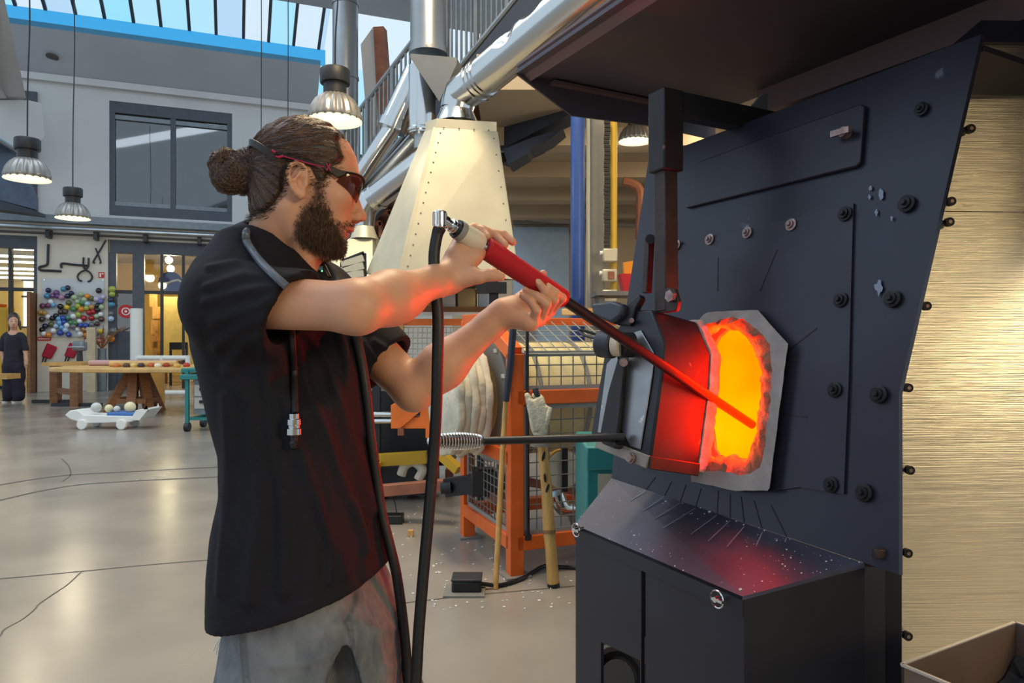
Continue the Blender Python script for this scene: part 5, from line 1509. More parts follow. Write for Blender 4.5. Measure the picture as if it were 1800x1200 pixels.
# lift pins with rings on the lip
for px, py in ((1019, 930), (1268, 1051)):
    c = on_w(px, py, 1.092)
    pin = MB().cyl(c + GW * .012, c - GW * .02, .006, n=10).build('lock_pin', M['chrome'], parent=fu)
    MB().tube([c - GW * .012 + (GU * math.cos(a) + Vector((0, 0, 1)) * math.sin(a)) * .018 for a in [2 * math.pi * i / 24 for i in range(24)]], .0018, 6, closed=True).build('pin_ring', M['chrome'], parent=pin)
    MB().bar(c - GW * .016 - GU * .01, c - GW * .016 + GU * .02, .006, .006).build('pin_tongue', M['chrome'], parent=pin)
# furnace body behind plate
bw = []
tl, trr, br_, bl = OUT[0], OUT[2], OUT[5], OUT[7]
MB().prism([tl + GW * .02, OUT[8] + GW * .02, bl + GW * .02, Vector((bl.x, bl.y, .04)) + GW * .02, Vector((bl.x, bl.y, .04)) + GW * .45 , bl + GW * .45, tl + GW * .30 - Vector((0, 0, .05))], GU * .01).build('left_side', M['furn_dark'], parent=fu)
MB().prism([tl + GW * .01 - Vector((0, 0, .02)), trr + GW * .01 - Vector((0, 0, .02)), trr + GW * .5 - Vector((0, 0, .02)), tl + GW * .4 - Vector((0, 0, .02))], (0, 0, -.012)).build('top_plate', M['furn_dark'], parent=fu)
MB().prism([Vector((bl.x, bl.y, .05)), Vector((br_.x, br_.y, .05)), Vector((br_.x, br_.y, .05)) + GW * .4, Vector((bl.x, bl.y, .05)) + GW * .4], (0, 0, -.05)).build('base_frame', M['furn_dark'], parent=fu)
# aluminium cladding on the right
AY = 1.64
AF = Frame((0, AY, 0), (1, .04, 0), (-.04, 1, 0))
def apt(px, py): return hit(px, py, (0, AY, 0), Vector((-.04, 1, 0)))
zseam = apt(1720, 372).z; ztop_ = apt(1760, 80).z
xl = apt(1574, 600).x; xr = 2.3
def sheet_al(x0, x1, z0, z1, name):
    p = [AF(x0, 0, z0), AF(x1, 0, z0), AF(x1, 0, z1), AF(x0, 0, z1)]
    return MB().prism(p, AF.ey * .004).build(name, M['alu'], parent=fu)
MB().prism([AF(apt(1616, 372).x, 0, zseam + .001), AF(xr, 0, zseam + .001), AF(xr, 0, ztop_), AF(apt(1708, 82).x, 0, ztop_)], AF.ey * .004).build('aluminium_sheet', M['alu'], parent=fu); sheet_al(xl, xr, .02, zseam - .001, 'aluminium_sheet')
for z in (.28,):
    pass
xc = apt(1722, 600).x
MB().prism([AF(xc, 0.005, .02), AF(xr, 0.005, .02), AF(xr, .6, .02), AF(xc + .1, .6, .02)], (0, 0, ztop_ - .04)).build('body_core', M['furn_dark'], parent=fu)
MB().prism([AF(xc - .01, -.02, ztop_), AF(xr, -.02, ztop_), AF(xr, .6, ztop_), AF(xc + .1, .6, ztop_)], (0, 0, .05)).build('top_rail', M['furn'], parent=fu)
# slotted standoffs along the plate edge
for px, py in ((1730, 97), (1702, 228), (1668, 355), (1665, 391), (1625, 538), (1593, 681), (1596, 825), (1592, 970), (1592, 1115)):
    c = hit(px, py, (0, AY - .012, 0), Vector((-.04, 1, 0)))
    b = MB().lathe([(.004, 0), (.0105, 0), (.0105, .012), (.004, .012)], c, (0, -1, 0), n=16, closed=True).build('standoff', M['bolt'], parent=fu)
    MB().bar(c + Vector((-.03, -.003, 0)), c + Vector((-.006, -.003, 0)), .008, .008).build('standoff_stem', M['bolt'], parent=b)
    MB().cyl(c + Vector((0, .012, 0)), c + Vector((0, -.013, 0)), .0045, n=6).build('standoff_screw', M['bolt_worn'], parent=b)

# ------------------------------------------------------------------ sliding door with lifter (parts of the furnace)
DO, DI = .21, .05
dout = [(1104, 548), (1122, 544), (1145, 544), (1167, 602), (1163, 660), (1142, 812), (1048, 778), (1038, 762), (1062, 622), (1085, 577)]
Dop = [fpx(x, y, DO) for x, y in dout]
dr = MB().prism(Dop, -FN * (DO - DI)).build('door', M['door_steel'], parent=fu, bevel=.006)
# recessed face plates
for poly in ([(1112, 585), (1128, 580), (1151, 620), (1148, 660), (1127, 790), (1110, 784), (1092, 752), (1106, 640)], [(1068, 640), (1085, 620), (1090, 640), (1060, 762), (1052, 760)]):
    MB().prism([fpx(x, y, DO + .001) for x, y in poly], FN * .004).build('face_plate', M['door_plate'], parent=dr, bevel=.002)
# ceramic collar behind the door
cx_, cy_ = 1105, 680
col0 = [p - FN * (DO - DI) for p in Dop]
cen = sum(col0, Vector()) / len(col0)
colp = dens([(x, y) for x, y in dout], 80)
R0 = [fpx(x, y, DO) - FN * (DO - DI) for x, y in colp]
c0 = sum(R0, Vector()) / 80
A = [c0 + (p - c0) * (1.02 + .012 * rag(i, 1, 1)) for i, p in enumerate(R0)]
B = [c0 + (p - c0) * (1.05 + .012 * rag(i, 2, 1)) - FN * (.018 + .004 * rag(i, 3, 1)) for i, p in enumerate(R0)]
C_ = [c0 + (p - c0) * (1.0 + .02 * rag(i, 4, 1)) - FN * (.036 + .004 * rag(i, 6, 1)) for i, p in enumerate(R0)]
MB().loft([R0, A, B, C_]).build('fibre_collar', M['cast_fibre'], parent=dr, angle=40)
# bottom strap
for p, q, m_ in (((1044, 772), (1100, 806), 'strap'), ((1097, 797), (1137, 812), 'strap'), ((1130, 806), (1204, 820), 'burnt')):
    pass
s0_, s1_ = fpx(1050, 776, DO + .004), fpx(1140, 812, DO + .004)
MB().bar(s0_, s1_, .032, .010, up=FN).build('bottom_strap', M['strap'], parent=dr, bevel=.002)
s2_ = fpx(1140, 812, DO + .004) - FN * (DO - DI - .0)
MB().bar(s1_ + GU * .004, s1_ + GU * .004 - FN * (DO - DI), .008, .032, up=Vector((0, 0, 1))).build('strap_return', M['burnt'], parent=dr, bevel=.002)
bp_ = fpx(1111, 805, DO + .010)
MB().lathe([(0, 0), (.014, 0), (.014, .004), (.011, .005), (.011, .012), (0, .013)], bp_, FN, n=16).build('strap_bolt', M['bolt_worn'], parent=dr)
# vertical dark arm on the face
AR = [fpx(x, y, DO + .012) for x, y in ((1092, 632), (1104, 632), (1090, 770), (1060, 768), (1075, 690))]
MB().prism(AR, FN * .012).build('face_arm', M['dark_arm'], parent=dr, bevel=.002)
MB().cyl(fpx(1096, 637, DO + .012), fpx(1096, 637, DO + .034), .011, n=12).build('arm_bolt', M['bolt_worn'], parent=dr)
# clamp drum and cup above
cu = fpx(1070, 606, DO + .05)
MB().cyl(fpx(1055, 604, DO + .075), fpx(1080, 606, DO + .06), .036, .036, n=20).build('clamp_cup', M['navy_steel'], parent=dr, bevel=.004)
MB().cyl(fpx(1079, 606, DO + .06), fpx(1092, 606, DO + .05), .030, n=20).build('clamp_seal', M['fibre'], parent=dr)
MB().cyl(fpx(1092, 606, DO + .05), fpx(1112, 606, DO + .02), .033, n=20).build('clamp_drum', M['dark_arm'], parent=dr)
MB().tube(smooth_path([fpx(1085, 596, DO + .06), fpx(1060, 597, DO + .07), fpx(1030, 590, DO + .08), fpx(1018, 583, DO + .08), fpx(1022, 580, DO + .075), fpx(1050, 588, DO + .05)]), .004, 8).build('wire_loop', M['black'], parent=dr)
MB().prism([fpx(x, y, DO - .02) for x, y in ((1062, 540), (1100, 535), (1120, 542), (1116, 562), (1098, 574), (1066, 560))], FN * .05).build('hinge_cover', M['navy_steel'], parent=dr, bevel=.008)
MB().prism([fpx(x, y, DO - .01) for x, y in ((1096, 556), (1120, 530), (1133, 520), (1136, 527), (1126, 545), (1118, 575), (1100, 572))], FN * .02).build('hinge_plate', M['dark_arm'], parent=dr, bevel=.003)
MB().cyl(fpx(1110, 563, DO + .01), fpx(1110, 563, DO + .02), .007, n=10).build('hinge_bolt', M['bolt_worn'], parent=dr)
# handle bar with coil grip
h0, h1 = fpx(1098, 768, DO + .02), P(846, 775, 1.86)
hd_ = (h1 - h0).normalized()
MB().cyl(h0, h1, .0105, n=16).build('handle_bar', M['black'], parent=dr)
h2_ = P(757, 775, 1.80)
coil = []
NC = 17
for i in range(NC * 14 + 1):
    s = i / (NC * 14); a = 2 * math.pi * NC * s
    r = .014 + .007 * math.sin(math.pi * min(1, s * 1.0)) 
    ax_ = (h2_ - h1).normalized(); xx = ax_.orthogonal().normalized(); yy = ax_.cross(xx)
    coil.append(h1.lerp(h2_, s * .96) + (xx * math.cos(a) + yy * math.sin(a)) * r)
MB().tube(coil, .0032, 6).build('coil_grip', M['chrome'], parent=dr)
MB().cyl(h1, h2_, .009, n=12).build('grip_core', M['black'], parent=dr)
MB().sphere(h2_ - (h2_ - h1).normalized() * .003, .013, 12).build('grip_nut', M['chrome'], parent=dr)
MB().prism([fpx(x, y, DO + .02) for x, y in ((1060, 765), (1080, 762), (1098, 786), (1092, 790), (1072, 782))], FN * .025).build('handle_foot', M['dark_arm'], parent=dr, bevel=.004)
# lifter: square tubes
LW = 1.25
lt = on_w(1170, 162, LW); lm_ = on_w(1170, 303, LW); lb = on_w(1172, 548, LW - .02)
lf = MB().bar(lt, lm_, .066, .066, up=GU).build('lift_sleeve', M['dark_arm'], parent=fu, bevel=.004)
MB().bar(lm_ + Vector((0, 0, .02)), lb, .044, .044, up=GU).build('lift_bar', M['burnt'], parent=lf, bevel=.003)
MB().prism([on_w(x, y, LW - .04) for x, y in ((1148, 552), (1160, 520), (1172, 505), (1186, 508), (1192, 530), (1188, 546))], GW * .012).build('lift_lug', M['burnt'], parent=lf, bevel=.002)
bq = on_w(1182, 520, LW - .042)
MB().cyl(bq, bq - GW * .012, .016, n=6).build('lug_bolt', M['bolt_worn'], parent=lf)
MB().bar(on_w(1142, 418, LW - .01), on_w(1137, 515, LW - .02), .02, .02, up=GU).build('link_rod', M['burnt'], parent=lf, bevel=.002)
MB().cyl(on_w(1143, 420, LW - .03), on_w(1143, 420, LW + .02), .013, n=14).build('link_pin', M['dark_arm'], parent=lf)
at = lt + Vector((0, 0, -.03))
MB().bar(at, at + GW * .62, .05, .062).build('lift_arm', M['door_steel'], parent=lf, bevel=.003)
MB().prism([at + GW * .30 + Vector((0, 0, .03)), at + GW * .37 + Vector((0, 0, .03)), at + GW * .37 + Vector((0, 0, .085)), at + GW * .355 + Vector((0, 0, .085))], GU * .008).build('arm_fin', M['steel_grey'], parent=lf)
MB().bar(at + GW * .30 + Vector((0, 0, -.03)), at + GW * .30 + Vector((0, 0, -.14)), .03, .03).build('arm_stay', M['furn_dark'], parent=lf)

# ------------------------------------------------------------------ canopy over the furnace
ho = thing('furnace_canopy', GF(-1.0, 1.5, 2.0), 'dark brown sheet steel fume canopy overhanging the furnace front', 'canopy')
uF, uN = -2.0, .9
A_, B_, C2 = on_u(908, 120, uF), on_u(1005, 203, uF), on_u(1152, 222, uF)
zr_ = 2.10
def g(u, w, z): return GF(u, w, z)
wA = A_.dot(GW)
MB().prism([g(uF, wA, zr_), g(uN, wA, zr_), g(uN, 1.95, zr_), g(uF, 1.95, zr_)], (0, 0, .012)).build('roof_sheet', M['hood_dark'], parent=ho)
MB().prism([g(uF, wA, zr_), B_, C2, g(uF, 1.95, 2.0), g(uF, 1.95, zr_)], -GU * .008).build('end_skirt', M['hood_dark'], parent=ho)
MB().bar(g(uF + .01, 1.22, zr_ - .012), g(uF + .01, 1.9, zr_ - .012), .03, .012).build('end_flange', M['hood_lip'], parent=ho)
MB().prism([g(uF, wA, zr_ + .03), g(uN, wA, zr_ + .03), g(uN, wA + .05, zr_ - .01), g(uF, wA + .05, zr_ - .01)], (0, 0, -.008)).build('front_lip', M['hood_lip'], parent=ho)
MB().bar(g(-1.75, 1.93, zr_ - .04), g(uN, 1.93, zr_ - .04), .06, .08).build('rear_flange', M['hood_lip'], parent=ho)
MB().prism([g(-1.66, 1.96, zr_), g(uN, 1.96, zr_), g(uN, 1.96, 1.5), g(-1.66, 1.96, 1.5)], GW * .01).build('rear_sheet', M['hood_dark'], parent=ho)
MB().bar(g(uN, 1.8, 0), g(uN, 1.8, zr_), .08, .08).build('canopy_post', M['furn_dark'], parent=ho)
MB().bar(g(uN, wA, 0), g(uN, wA, zr_), .06, .06).build('canopy_post', M['furn_dark'], parent=ho) if False else None

# ------------------------------------------------------------------ steel bin at the lower right
bl0 = Vector((.658, 1.2, .70)); e1_ = Vector((.87, .49, 0)); e2_ = Vector((.49, -.87, 0))
bn = thing('steel_bin', Vector((.95, 1.15, .0)), 'open rusty brown steel bin with pale rim at the lower right corner', 'bin')
M['bin'] = mat('bin', srgb(122, 100, 88), .5, .4, var=.14, vscale=4)
M['bin_edge'] = mat('bin_edge', srgb(190, 182, 174), .45, .5)
wl, wd_ = .365, .42; dp_ = .34
cor = [bl0, bl0 + e1_ * wl, bl0 + e1_ * wl + e2_ * wd_, bl0 + e2_ * wd_]
for i in range(4):
    a, b = cor[i], cor[(i + 1) % 4]
    inn = ((cor[0] + cor[2]) / 2 - (a + b) / 2).normalized() * .004
    MB().prism([a, b, b - Vector((0, 0, dp_)), a - Vector((0, 0, dp_))], inn).build('side_sheet', M['bin'], parent=bn)
    MB().bar(a, b, .006, .004).build('rim', M['bin_edge'], parent=bn)
    MB().cyl(a * 1.0 - Vector((0, 0, dp_)) + ((cor[0] + cor[2]) / 2 - a).normalized() * .03, Vector((a.x, a.y, 0)) + Vector((((cor[0] + cor[2]) / 2 - a).normalized() * .03).to_tuple()[:2] + (0,)), .015, n=10).build('leg', M['furn_dark'], parent=bn)
MB().prism([c - Vector((0, 0, dp_)) for c in cor], (0, 0, .004)).build('bottom_sheet', M['bin'], parent=bn)
# dark cullet heap inside
cm_ = (cor[0] + cor[2]) / 2
rows = []
for i in range(22):
    row = []
    for j in range(22):
        u, v = i / 21, j / 21
        p = cor[0] + e1_ * (wl * (.02 + .96 * u)) + e2_ * (wd_ * (.02 + .96 * v))
        hgt = -.27 + .25 * u + .05 * math.sin(5 * u + 3 * v) + .02 * rr.uniform(-1, 1)
        row.append(Vector((p.x, p.y, .70 + hgt)))
    rows.append(row)
MB().grid(rows).build('cullet_heap', mat('cullet', srgb(24, 18, 20), .6, var=.4, vscale=30, bump=.6, bscale=40), label='dark heap of cullet lying inside the steel bin', cat='cullet', angle=20, kind='stuff')
# ------------------------------------------------------------------ implicit-surface modelling
F32 = np.float32
class Sdf:
    """list of primitives (fn, centre, bound radius, op, k) combined in order"""
    def __init__(s):
        s.p = []
    def cap(s, a, b, ra, rb=None, k=.01, op='u'):
        a = np.array(a, dtype=F32); b = np.array(b, dtype=F32); rb = ra if rb is None else rb
        ba = b - a; L2 = float(ba @ ba) + 1e-12
        def f(q):
            pa = q - a
            t = np.clip((pa @ ba) / L2, 0, 1)
            d = pa - t[:, None] * ba
            return np.sqrt((d * d).sum(1)) - (ra + (rb - ra) * t)
        s.p.append((f, (a + b) / 2, math.sqrt(L2) / 2 + max(ra, rb), op, k)); return s
    def ell(s, c, r, ax=None, k=.01, op='u'):
        c = np.array(c, dtype=F32); r_ = np.array(r, dtype=F32)
        R = np.eye(3, dtype=F32) if ax is None else np.array([list(v) for v in ax], dtype=F32)
        def f(q):
            l = (q - c) @ R.T
            a = l / r_
            k0 = np.sqrt((a * a).sum(1)) + 1e-9
            b = l / (r_ * r_)
            k1 = np.sqrt((b * b).sum(1)) + 1e-9
            return k0 * (k0 - 1) / k1
        s.p.append((f, c, float(max(r)), op, k)); return s
    def fn(s, f, c, R, k=.01, op='u'):
        s.p.append((f, np.array(c, dtype=F32), R, op, k)); return s
    def chain(s, pts, rs, k=.006):
        for i in range(len(pts) - 1):
            s.cap(pts[i], pts[i + 1], rs[i], rs[i + 1], k=k)
        return s
    def ev(s, q, prims=None):
        d = np.full(len(q), 9.0, dtype=F32)
        for f, c, R, op, k in (prims if prims is not None else s.p):
            e = f(q)
            if op == 'u':
                h = np.maximum(k - np.abs(d - e), 0) / k
                d = np.minimum(d, e) - h * h * k * .25
            elif op == 's':
                h = np.maximum(k - np.abs(d + e), 0) / k
                d = np.maximum(d, -e) + h * h * k * .25
            else:   # intersect
                h = np.maximum(k - np.abs(d - e), 0) / k
                d = np.maximum(d, e) + h * h * k * .25
        return d

def slices_fn(rows, fwd, lat, expo=2.0):
    """rows: (z, cx, cy, a_fwd, a_lat) sorted by z ascending; closed at ends"""
    R = np.array(rows, dtype=np.float64)
    fw = np.array([fwd.x, fwd.y]); la = np.array([lat.x, lat.y])
    z0, z1 = R[0, 0], R[-1, 0]
    def f(q):
        z = q[:, 2]
        zc = np.clip(z, z0, z1)
        cx = np.interp(zc, R[:, 0], R[:, 1]); cy = np.interp(zc, R[:, 0], R[:, 2])
        a = np.interp(zc, R[:, 0], R[:, 3]); b = np.interp(zc, R[:, 0], R[:, 4])
        dx = q[:, 0] - cx; dy = q[:, 1] - cy
        u = np.abs(dx * fw[0] + dy * fw[1]) / a; v = np.abs(dx * la[0] + dy * la[1]) / b
        r = (u ** expo + v ** expo) ** (1 / expo)
        d2 = (r - 1) * np.minimum(a, b)
        dz = np.maximum(z0 - z, z - z1)
        return np.maximum(d2, dz).astype(F32)
    return f

def sdf_mesh(S, bmin, bmax, h, B=14, slack=1.5):
    bmin = np.array(bmin, dtype=np.float64); bmax = np.array(bmax, dtype=np.float64)
    nb = np.ceil((bmax - bmin) / (h * B)).astype(int)
    gi = np.stack(np.meshgrid(*[np.arange(n) for n in nb], indexing='ij'), -1).reshape(-1, 3)
    rad = h * B * math.sqrt(3) / 2
    cen = bmin + (gi + .5) * h * B
    dc = S.ev(cen.astype(F32))
    act = gi[np.abs(dc) < rad * slack + h]
    N = (nb * B + 2).astype(np.int64)
    lin = np.arange(B + 1)
    loc = np.stack(np.meshgrid(lin, lin, lin, indexing='ij'), -1).reshape(-1, 3)
    cents = np.array([p[1] for p in S.p]); rads = np.array([p[2] + p[4] for p in S.p])
    ids, vs, quads = [], [], []
    corner = [(i, j, k) for i in (0, 1) for j in (0, 1) for k in (0, 1)]
    cid = lambda c: (c[..., 0] * N[1] + c[..., 1]) * N[2] + c[..., 2]
    for g in act:
        o = g * B
        c0 = bmin + (o + B / 2) * h
        dist = np.sqrt(((cents - c0) ** 2).sum(1)) - rads
        prims = [S.p[i] for i in range(len(S.p)) if dist[i] < rad * 1.3 or S.p[i][3] == 'i']
        if not prims: continue
        q = (bmin + (o + loc) * h).astype(F32)
        D = S.ev(q, prims).reshape(B + 1, B + 1, B + 1)
        if D.min() > 0 or D.max() < 0: continue
        I = D < 0
        cnt = sum(I[i:B + i, j:B + j, k:B + k].astype(np.int8) for i, j, k in corner)
        cells = np.argwhere((cnt > 0) & (cnt < 8))
        if len(cells):
            acc = np.zeros((len(cells), 3)); n = np.zeros(len(cells))
            for a in corner:
                for ax in range(3):
                    if a[ax]: continue
                    b = list(a); b[ax] = 1
                    da = D[cells[:, 0] + a[0], cells[:, 1] + a[1], cells[:, 2] + a[2]]
                    db = D[cells[:, 0] + b[0], cells[:, 1] + b[1], cells[:, 2] + b[2]]
                    m = (da < 0) != (db < 0)
                    t = np.where(m, da / np.where(m, da - db, 1), 0)
                    pnt = np.tile(np.array(a, dtype=float), (len(cells), 1)); pnt[:, ax] += t
                    acc += pnt * m[:, None]; n += m
            vs.append(bmin + (o + cells + acc / n[:, None]) * h)
            ids.append(cid(o + cells))
        for ax in range(3):
            sl0 = [slice(0, B)] * 3; sl1 = [slice(0, B)] * 3
            sl1[ax] = slice(1, B + 1)
            A = I[tuple(sl0)]; Bq = I[tuple(sl1)]
            e = np.argwhere(A != Bq)
            if not len(e): continue
            flip = A[e[:, 0], e[:, 1], e[:, 2]]
            u, v = (ax + 1) % 3, (ax + 2) % 3
            G = o + e
            du = np.zeros(3, dtype=int); du[u] = 1; dv = np.zeros(3, dtype=int); dv[v] = 1
            qd = np.stack([cid(G - du - dv), cid(G - dv), cid(G), cid(G - du)], 1)
            qd[~flip] = qd[~flip][:, ::-1]
            quads.append(qd)
    ids = np.concatenate(ids); vs = np.concatenate(vs); quads = np.concatenate(quads)
    order = np.argsort(ids); sid = ids[order]
    pos = np.searchsorted(sid, quads); pos = np.clip(pos, 0, len(sid) - 1)
    ok = (sid[pos] == quads).all(1)
    F = order[pos[ok]]
    return vs, F

def smooth_mesh(vs, F, it=2, lam=.5):
    e = np.concatenate([F[:, [0, 1]], F[:, [1, 2]], F[:, [2, 3]], F[:, [3, 0]]])
    n = np.bincount(e.ravel(), minlength=len(vs)).astype(float)
    for k in range(it):
        acc = np.zeros_like(vs)
        for c in range(3):
            acc[:, c] = np.bincount(e[:, 0], weights=vs[e[:, 1], c], minlength=len(vs)) + np.bincount(e[:, 1], weights=vs[e[:, 0], c], minlength=len(vs))
        vs = vs * (1 - lam) + lam * acc / np.maximum(n, 1)[:, None]
    return vs

def normals_of(vs, F):
    a = np.cross(vs[F[:, 2]] - vs[F[:, 0]], vs[F[:, 3]] - vs[F[:, 1]])
    n = np.zeros_like(vs)
    for k in range(4):
        for c in range(3):
            n[:, c] += np.bincount(F[:, k], weights=a[:, c], minlength=len(vs))
    return n / (np.linalg.norm(n, axis=1, keepdims=True) + 1e-12)

def np_obj(name, vs, F, material, parent=None, col=None, label=None, cat=None, group=None, kind=None, loc=None):
    off = np.array(world_off(parent)) if parent is not None else np.array(loc if loc is not None else (0, 0, 0))
    me = bpy.data.meshes.new(name)
    nv, nf, k = len(vs), len(F), F.shape[1]
    me.vertices.add(nv); me.loops.add(nf * k); me.polygons.add(nf)
    me.vertices.foreach_set('co', (vs - off).astype(F32).ravel())
    me.loops.foreach_set('vertex_index', F.astype(np.int32).ravel())
    me.polygons.foreach_set('loop_start', np.arange(0, nf * k, k, dtype=np.int32))
    me.polygons.foreach_set('use_smooth', np.ones(nf, dtype=bool))
    me.update(calc_edges=True)
    if col is not None:
        at = me.color_attributes.new('Col', 'FLOAT_COLOR', 'POINT')
        at.data.foreach_set('color', np.concatenate([col, np.ones((nv, 1))], 1).astype(F32).ravel())
    me.materials.append(material)
    o = bpy.data.objects.new(name, me); COL.objects.link(o)
    if parent is not None: o.parent = parent
    else: o.location = Vector(off)
    return tag(o, label, cat, group, kind)

def project(vs):
    px = 900 + FPX * vs[:, 0] / vs[:, 1]; py = HORIZ - FPX * (vs[:, 2] - CAM_H) / vs[:, 1]
    return px, py

def seg_dist(px, py, poly):
    """distance to a polyline in 2D"""
    best = np.full(len(px), 1e9)
    for (x0, y0), (x1, y1) in zip(poly[:-1], poly[1:]):
        dx, dy = x1 - x0, y1 - y0
        t = np.clip(((px - x0) * dx + (py - y0) * dy) / (dx * dx + dy * dy), 0, 1)
        best = np.minimum(best, np.hypot(px - x0 - t * dx, py - y0 - t * dy))
    return best

def poly_sd(px, py, poly):
    """signed distance, positive inside"""
    d = seg_dist(px, py, poly + [poly[0]])
    ins = np.zeros(len(px), dtype=bool)
    n = len(poly)
    for i in range(n):
        x0, y0 = poly[i]; x1, y1 = poly[(i + 1) % n]
        c = ((y0 > py) != (y1 > py))
        ins ^= c & (px < (x1 - x0) * (py - y0) / ((y1 - y0) if y1 != y0 else 1e-9) + x0)
    return np.where(ins, d, -d)

def sstep(a, b, x):
    t = np.clip((x - a) / (b - a), 0, 1)
    return t * t * (3 - 2 * t)

def vnoise(p, scale, seed=0):
    """cheap smooth value noise"""
    q = p * scale + seed * 17.3
    i = np.floor(q).astype(np.int64); f = q - i; f = f * f * (3 - 2 * f)
    def hsh(a, b, c):
        h = (a * 374761393 + b * 668265263 + c * 2147483647 + seed * 1013) & 0xffffffff
        h = ((h ^ (h >> 13)) * 1274126177) & 0xffffffff
        return ((h ^ (h >> 16)) & 0xffff) / 65535.0
    r = 0
    for dx in (0, 1):
        for dy in (0, 1):
            for dz in (0, 1):
                w = (f[:, 0] if dx else 1 - f[:, 0]) * (f[:, 1] if dy else 1 - f[:, 1]) * (f[:, 2] if dz else 1 - f[:, 2])
                r = r + w * hsh(i[:, 0] + dx, i[:, 1] + dy, i[:, 2] + dz)
    return r

def vcol_mat(name, rough=.5, bump=.1, bscale=300, sss=0.0, var=.08, spec=.4, stretch=None):
    m = bpy.data.materials.new(name); m.use_nodes = True
    nt = m.node_tree; b = nt.nodes['Principled BSDF']; L = nt.links.new
    at = nt.nodes.new('ShaderNodeAttribute'); at.attribute_name = 'Col'
    tc = nt.nodes.new('ShaderNodeTexCoord'); mp = nt.nodes.new('ShaderNodeMapping'); L(tc.outputs['Object'], mp.inputs[0])
    if stretch: mp.inputs['Scale'].default_value = stretch
    n = nt.nodes.new('ShaderNodeTexNoise'); n.inputs['Scale'].default_value = bscale; n.inputs['Detail'].default_value = 4
    L(mp.outputs[0], n.inputs[0])
    n2 = nt.nodes.new('ShaderNodeTexNoise'); n2.inputs['Scale'].default_value = 28; n2.inputs['Detail'].default_value = 5
    L(tc.outputs['Object'], n2.inputs[0])
    mr = nt.nodes.new('ShaderNodeMapRange'); mr.inputs[3].default_value = 1 - var; mr.inputs[4].default_value = 1 + var
    L(n2.outputs[0], mr.inputs[0])
    vm = nt.nodes.new('ShaderNodeVectorMath'); vm.operation = 'SCALE'
    L(at.outputs['Color'], vm.inputs[0]); L(mr.outputs[0], vm.inputs['Scale'])
    L(vm.outputs[0], b.inputs['Base Color'])
    b.inputs['Roughness'].default_value = rough
    b.inputs['Specular IOR Level'].default_value = spec
    if sss:
        b.inputs['Subsurface Weight'].default_value = sss
        b.inputs['Subsurface Radius'].default_value = (.012, .005, .003)
        b.inputs['Subsurface Scale'].default_value = .5
    bp = nt.nodes.new('ShaderNodeBump'); bp.inputs['Strength'].default_value = bump; bp.inputs['Distance'].default_value = .002
    L(n.outputs[0], bp.inputs['Height']); L(bp.outputs[0], b.inputs['Normal'])
    return m
# ------------------------------------------------------------------ the worker
HF = Vector((.959, .284, 0)).normalized()          # head forward
HL = Vector((-.284, .959, 0)).normalized()         # head left (away from the camera)
HC = P(530, 330, 1.31)
UPZ = Vector((0, 0, 1))
def sg(px, py, lat=0.0):
    """point on the head's middle plane seen at (px, py), then moved sideways"""
    return hit(px, py, HC, HL) + HL * lat
def hx(px, py=330):
    return (sg(px, py) - HC).dot(HF)
HAX = (HF, HL, UPZ)
body = Sdf()
# skull
sc_ = sg(533, 297)
body.ell(sc_, (hx(627) - hx(539), .076, (sg(533, 214).z - sc_.z)), HAX, k=.01)
# face, stacked sections (py, front px, back px, half width)
face = [(452, 574, 552, .022), (447, 588, 545, .036), (440, 596, 532, .046), (428, 603, 516, .054), (415, 607, 508, .059), (405, 611, 503, .061), (393, 616, 500, .063), (375, 618, 498, .066), (350, 621, 498, .068), (334, 623, 500, .067), (320, 629, 505, .068), (300, 629, 508, .069), (275, 623, 512, .066), (255, 612, 520, .056)]
rows = []
for py, fx, bx_, hw in face:
    a, b = sg(fx, py), sg(bx_, py)
    c = (a + b) / 2
    rows.append((c.z, c.x, c.y, (a - b).length / 2, hw))
rows.sort()
body.fn(slices_fn(rows, HF, HL, 2.25), sg(565, 355), .17, k=.022)
# brow, nose, cheeks, lips, chin
body.cap(sg(619, 316, -.034), sg(624, 318, -.010), .0085, .008, k=.012); body.cap(sg(619, 316, .034), sg(624, 318, .010), .0085, .008, k=.012)
for s in (-1, 1):
    body.ell(sg(622, 338, s * .031), (.010, .017, .010), HAX, k=.010, op='s')
body.cap(sg(616, 332), sg(630, 374), .0085, .0105, k=.012)
body.ell(sg(634.5, 381), (.0105, .0095, .0095), HAX, k=.008)
for s in (-1, 1):
    body.ell(sg(625.5, 384, s * .0135), (.0105, .0065, .0080), HAX, k=.006)
    body.ell(sg(631, 391.5, s * .0075), (.005, .0032, .0035), HAX, k=.003, op='s')
    body.ell(sg(592, 354, s * .050), (.022, .016, .014), HAX, k=.03)
body.cap(sg(617, 398), sg(616.5, 403), .006, .006, k=.01)
body.ell(sg(614, 405), (.0068, .020, .0036), HAX, k=.006)
body.ell(sg(608, 413.5), (.0068, .017, .0042), HAX, k=.006)
body.ell(sg(613.5, 409.5), (.008, .026, .0012), HAX, k=.003, op='s')
body.ell(sg(590, 436), (.016, .022, .016), HAX, k=.02)
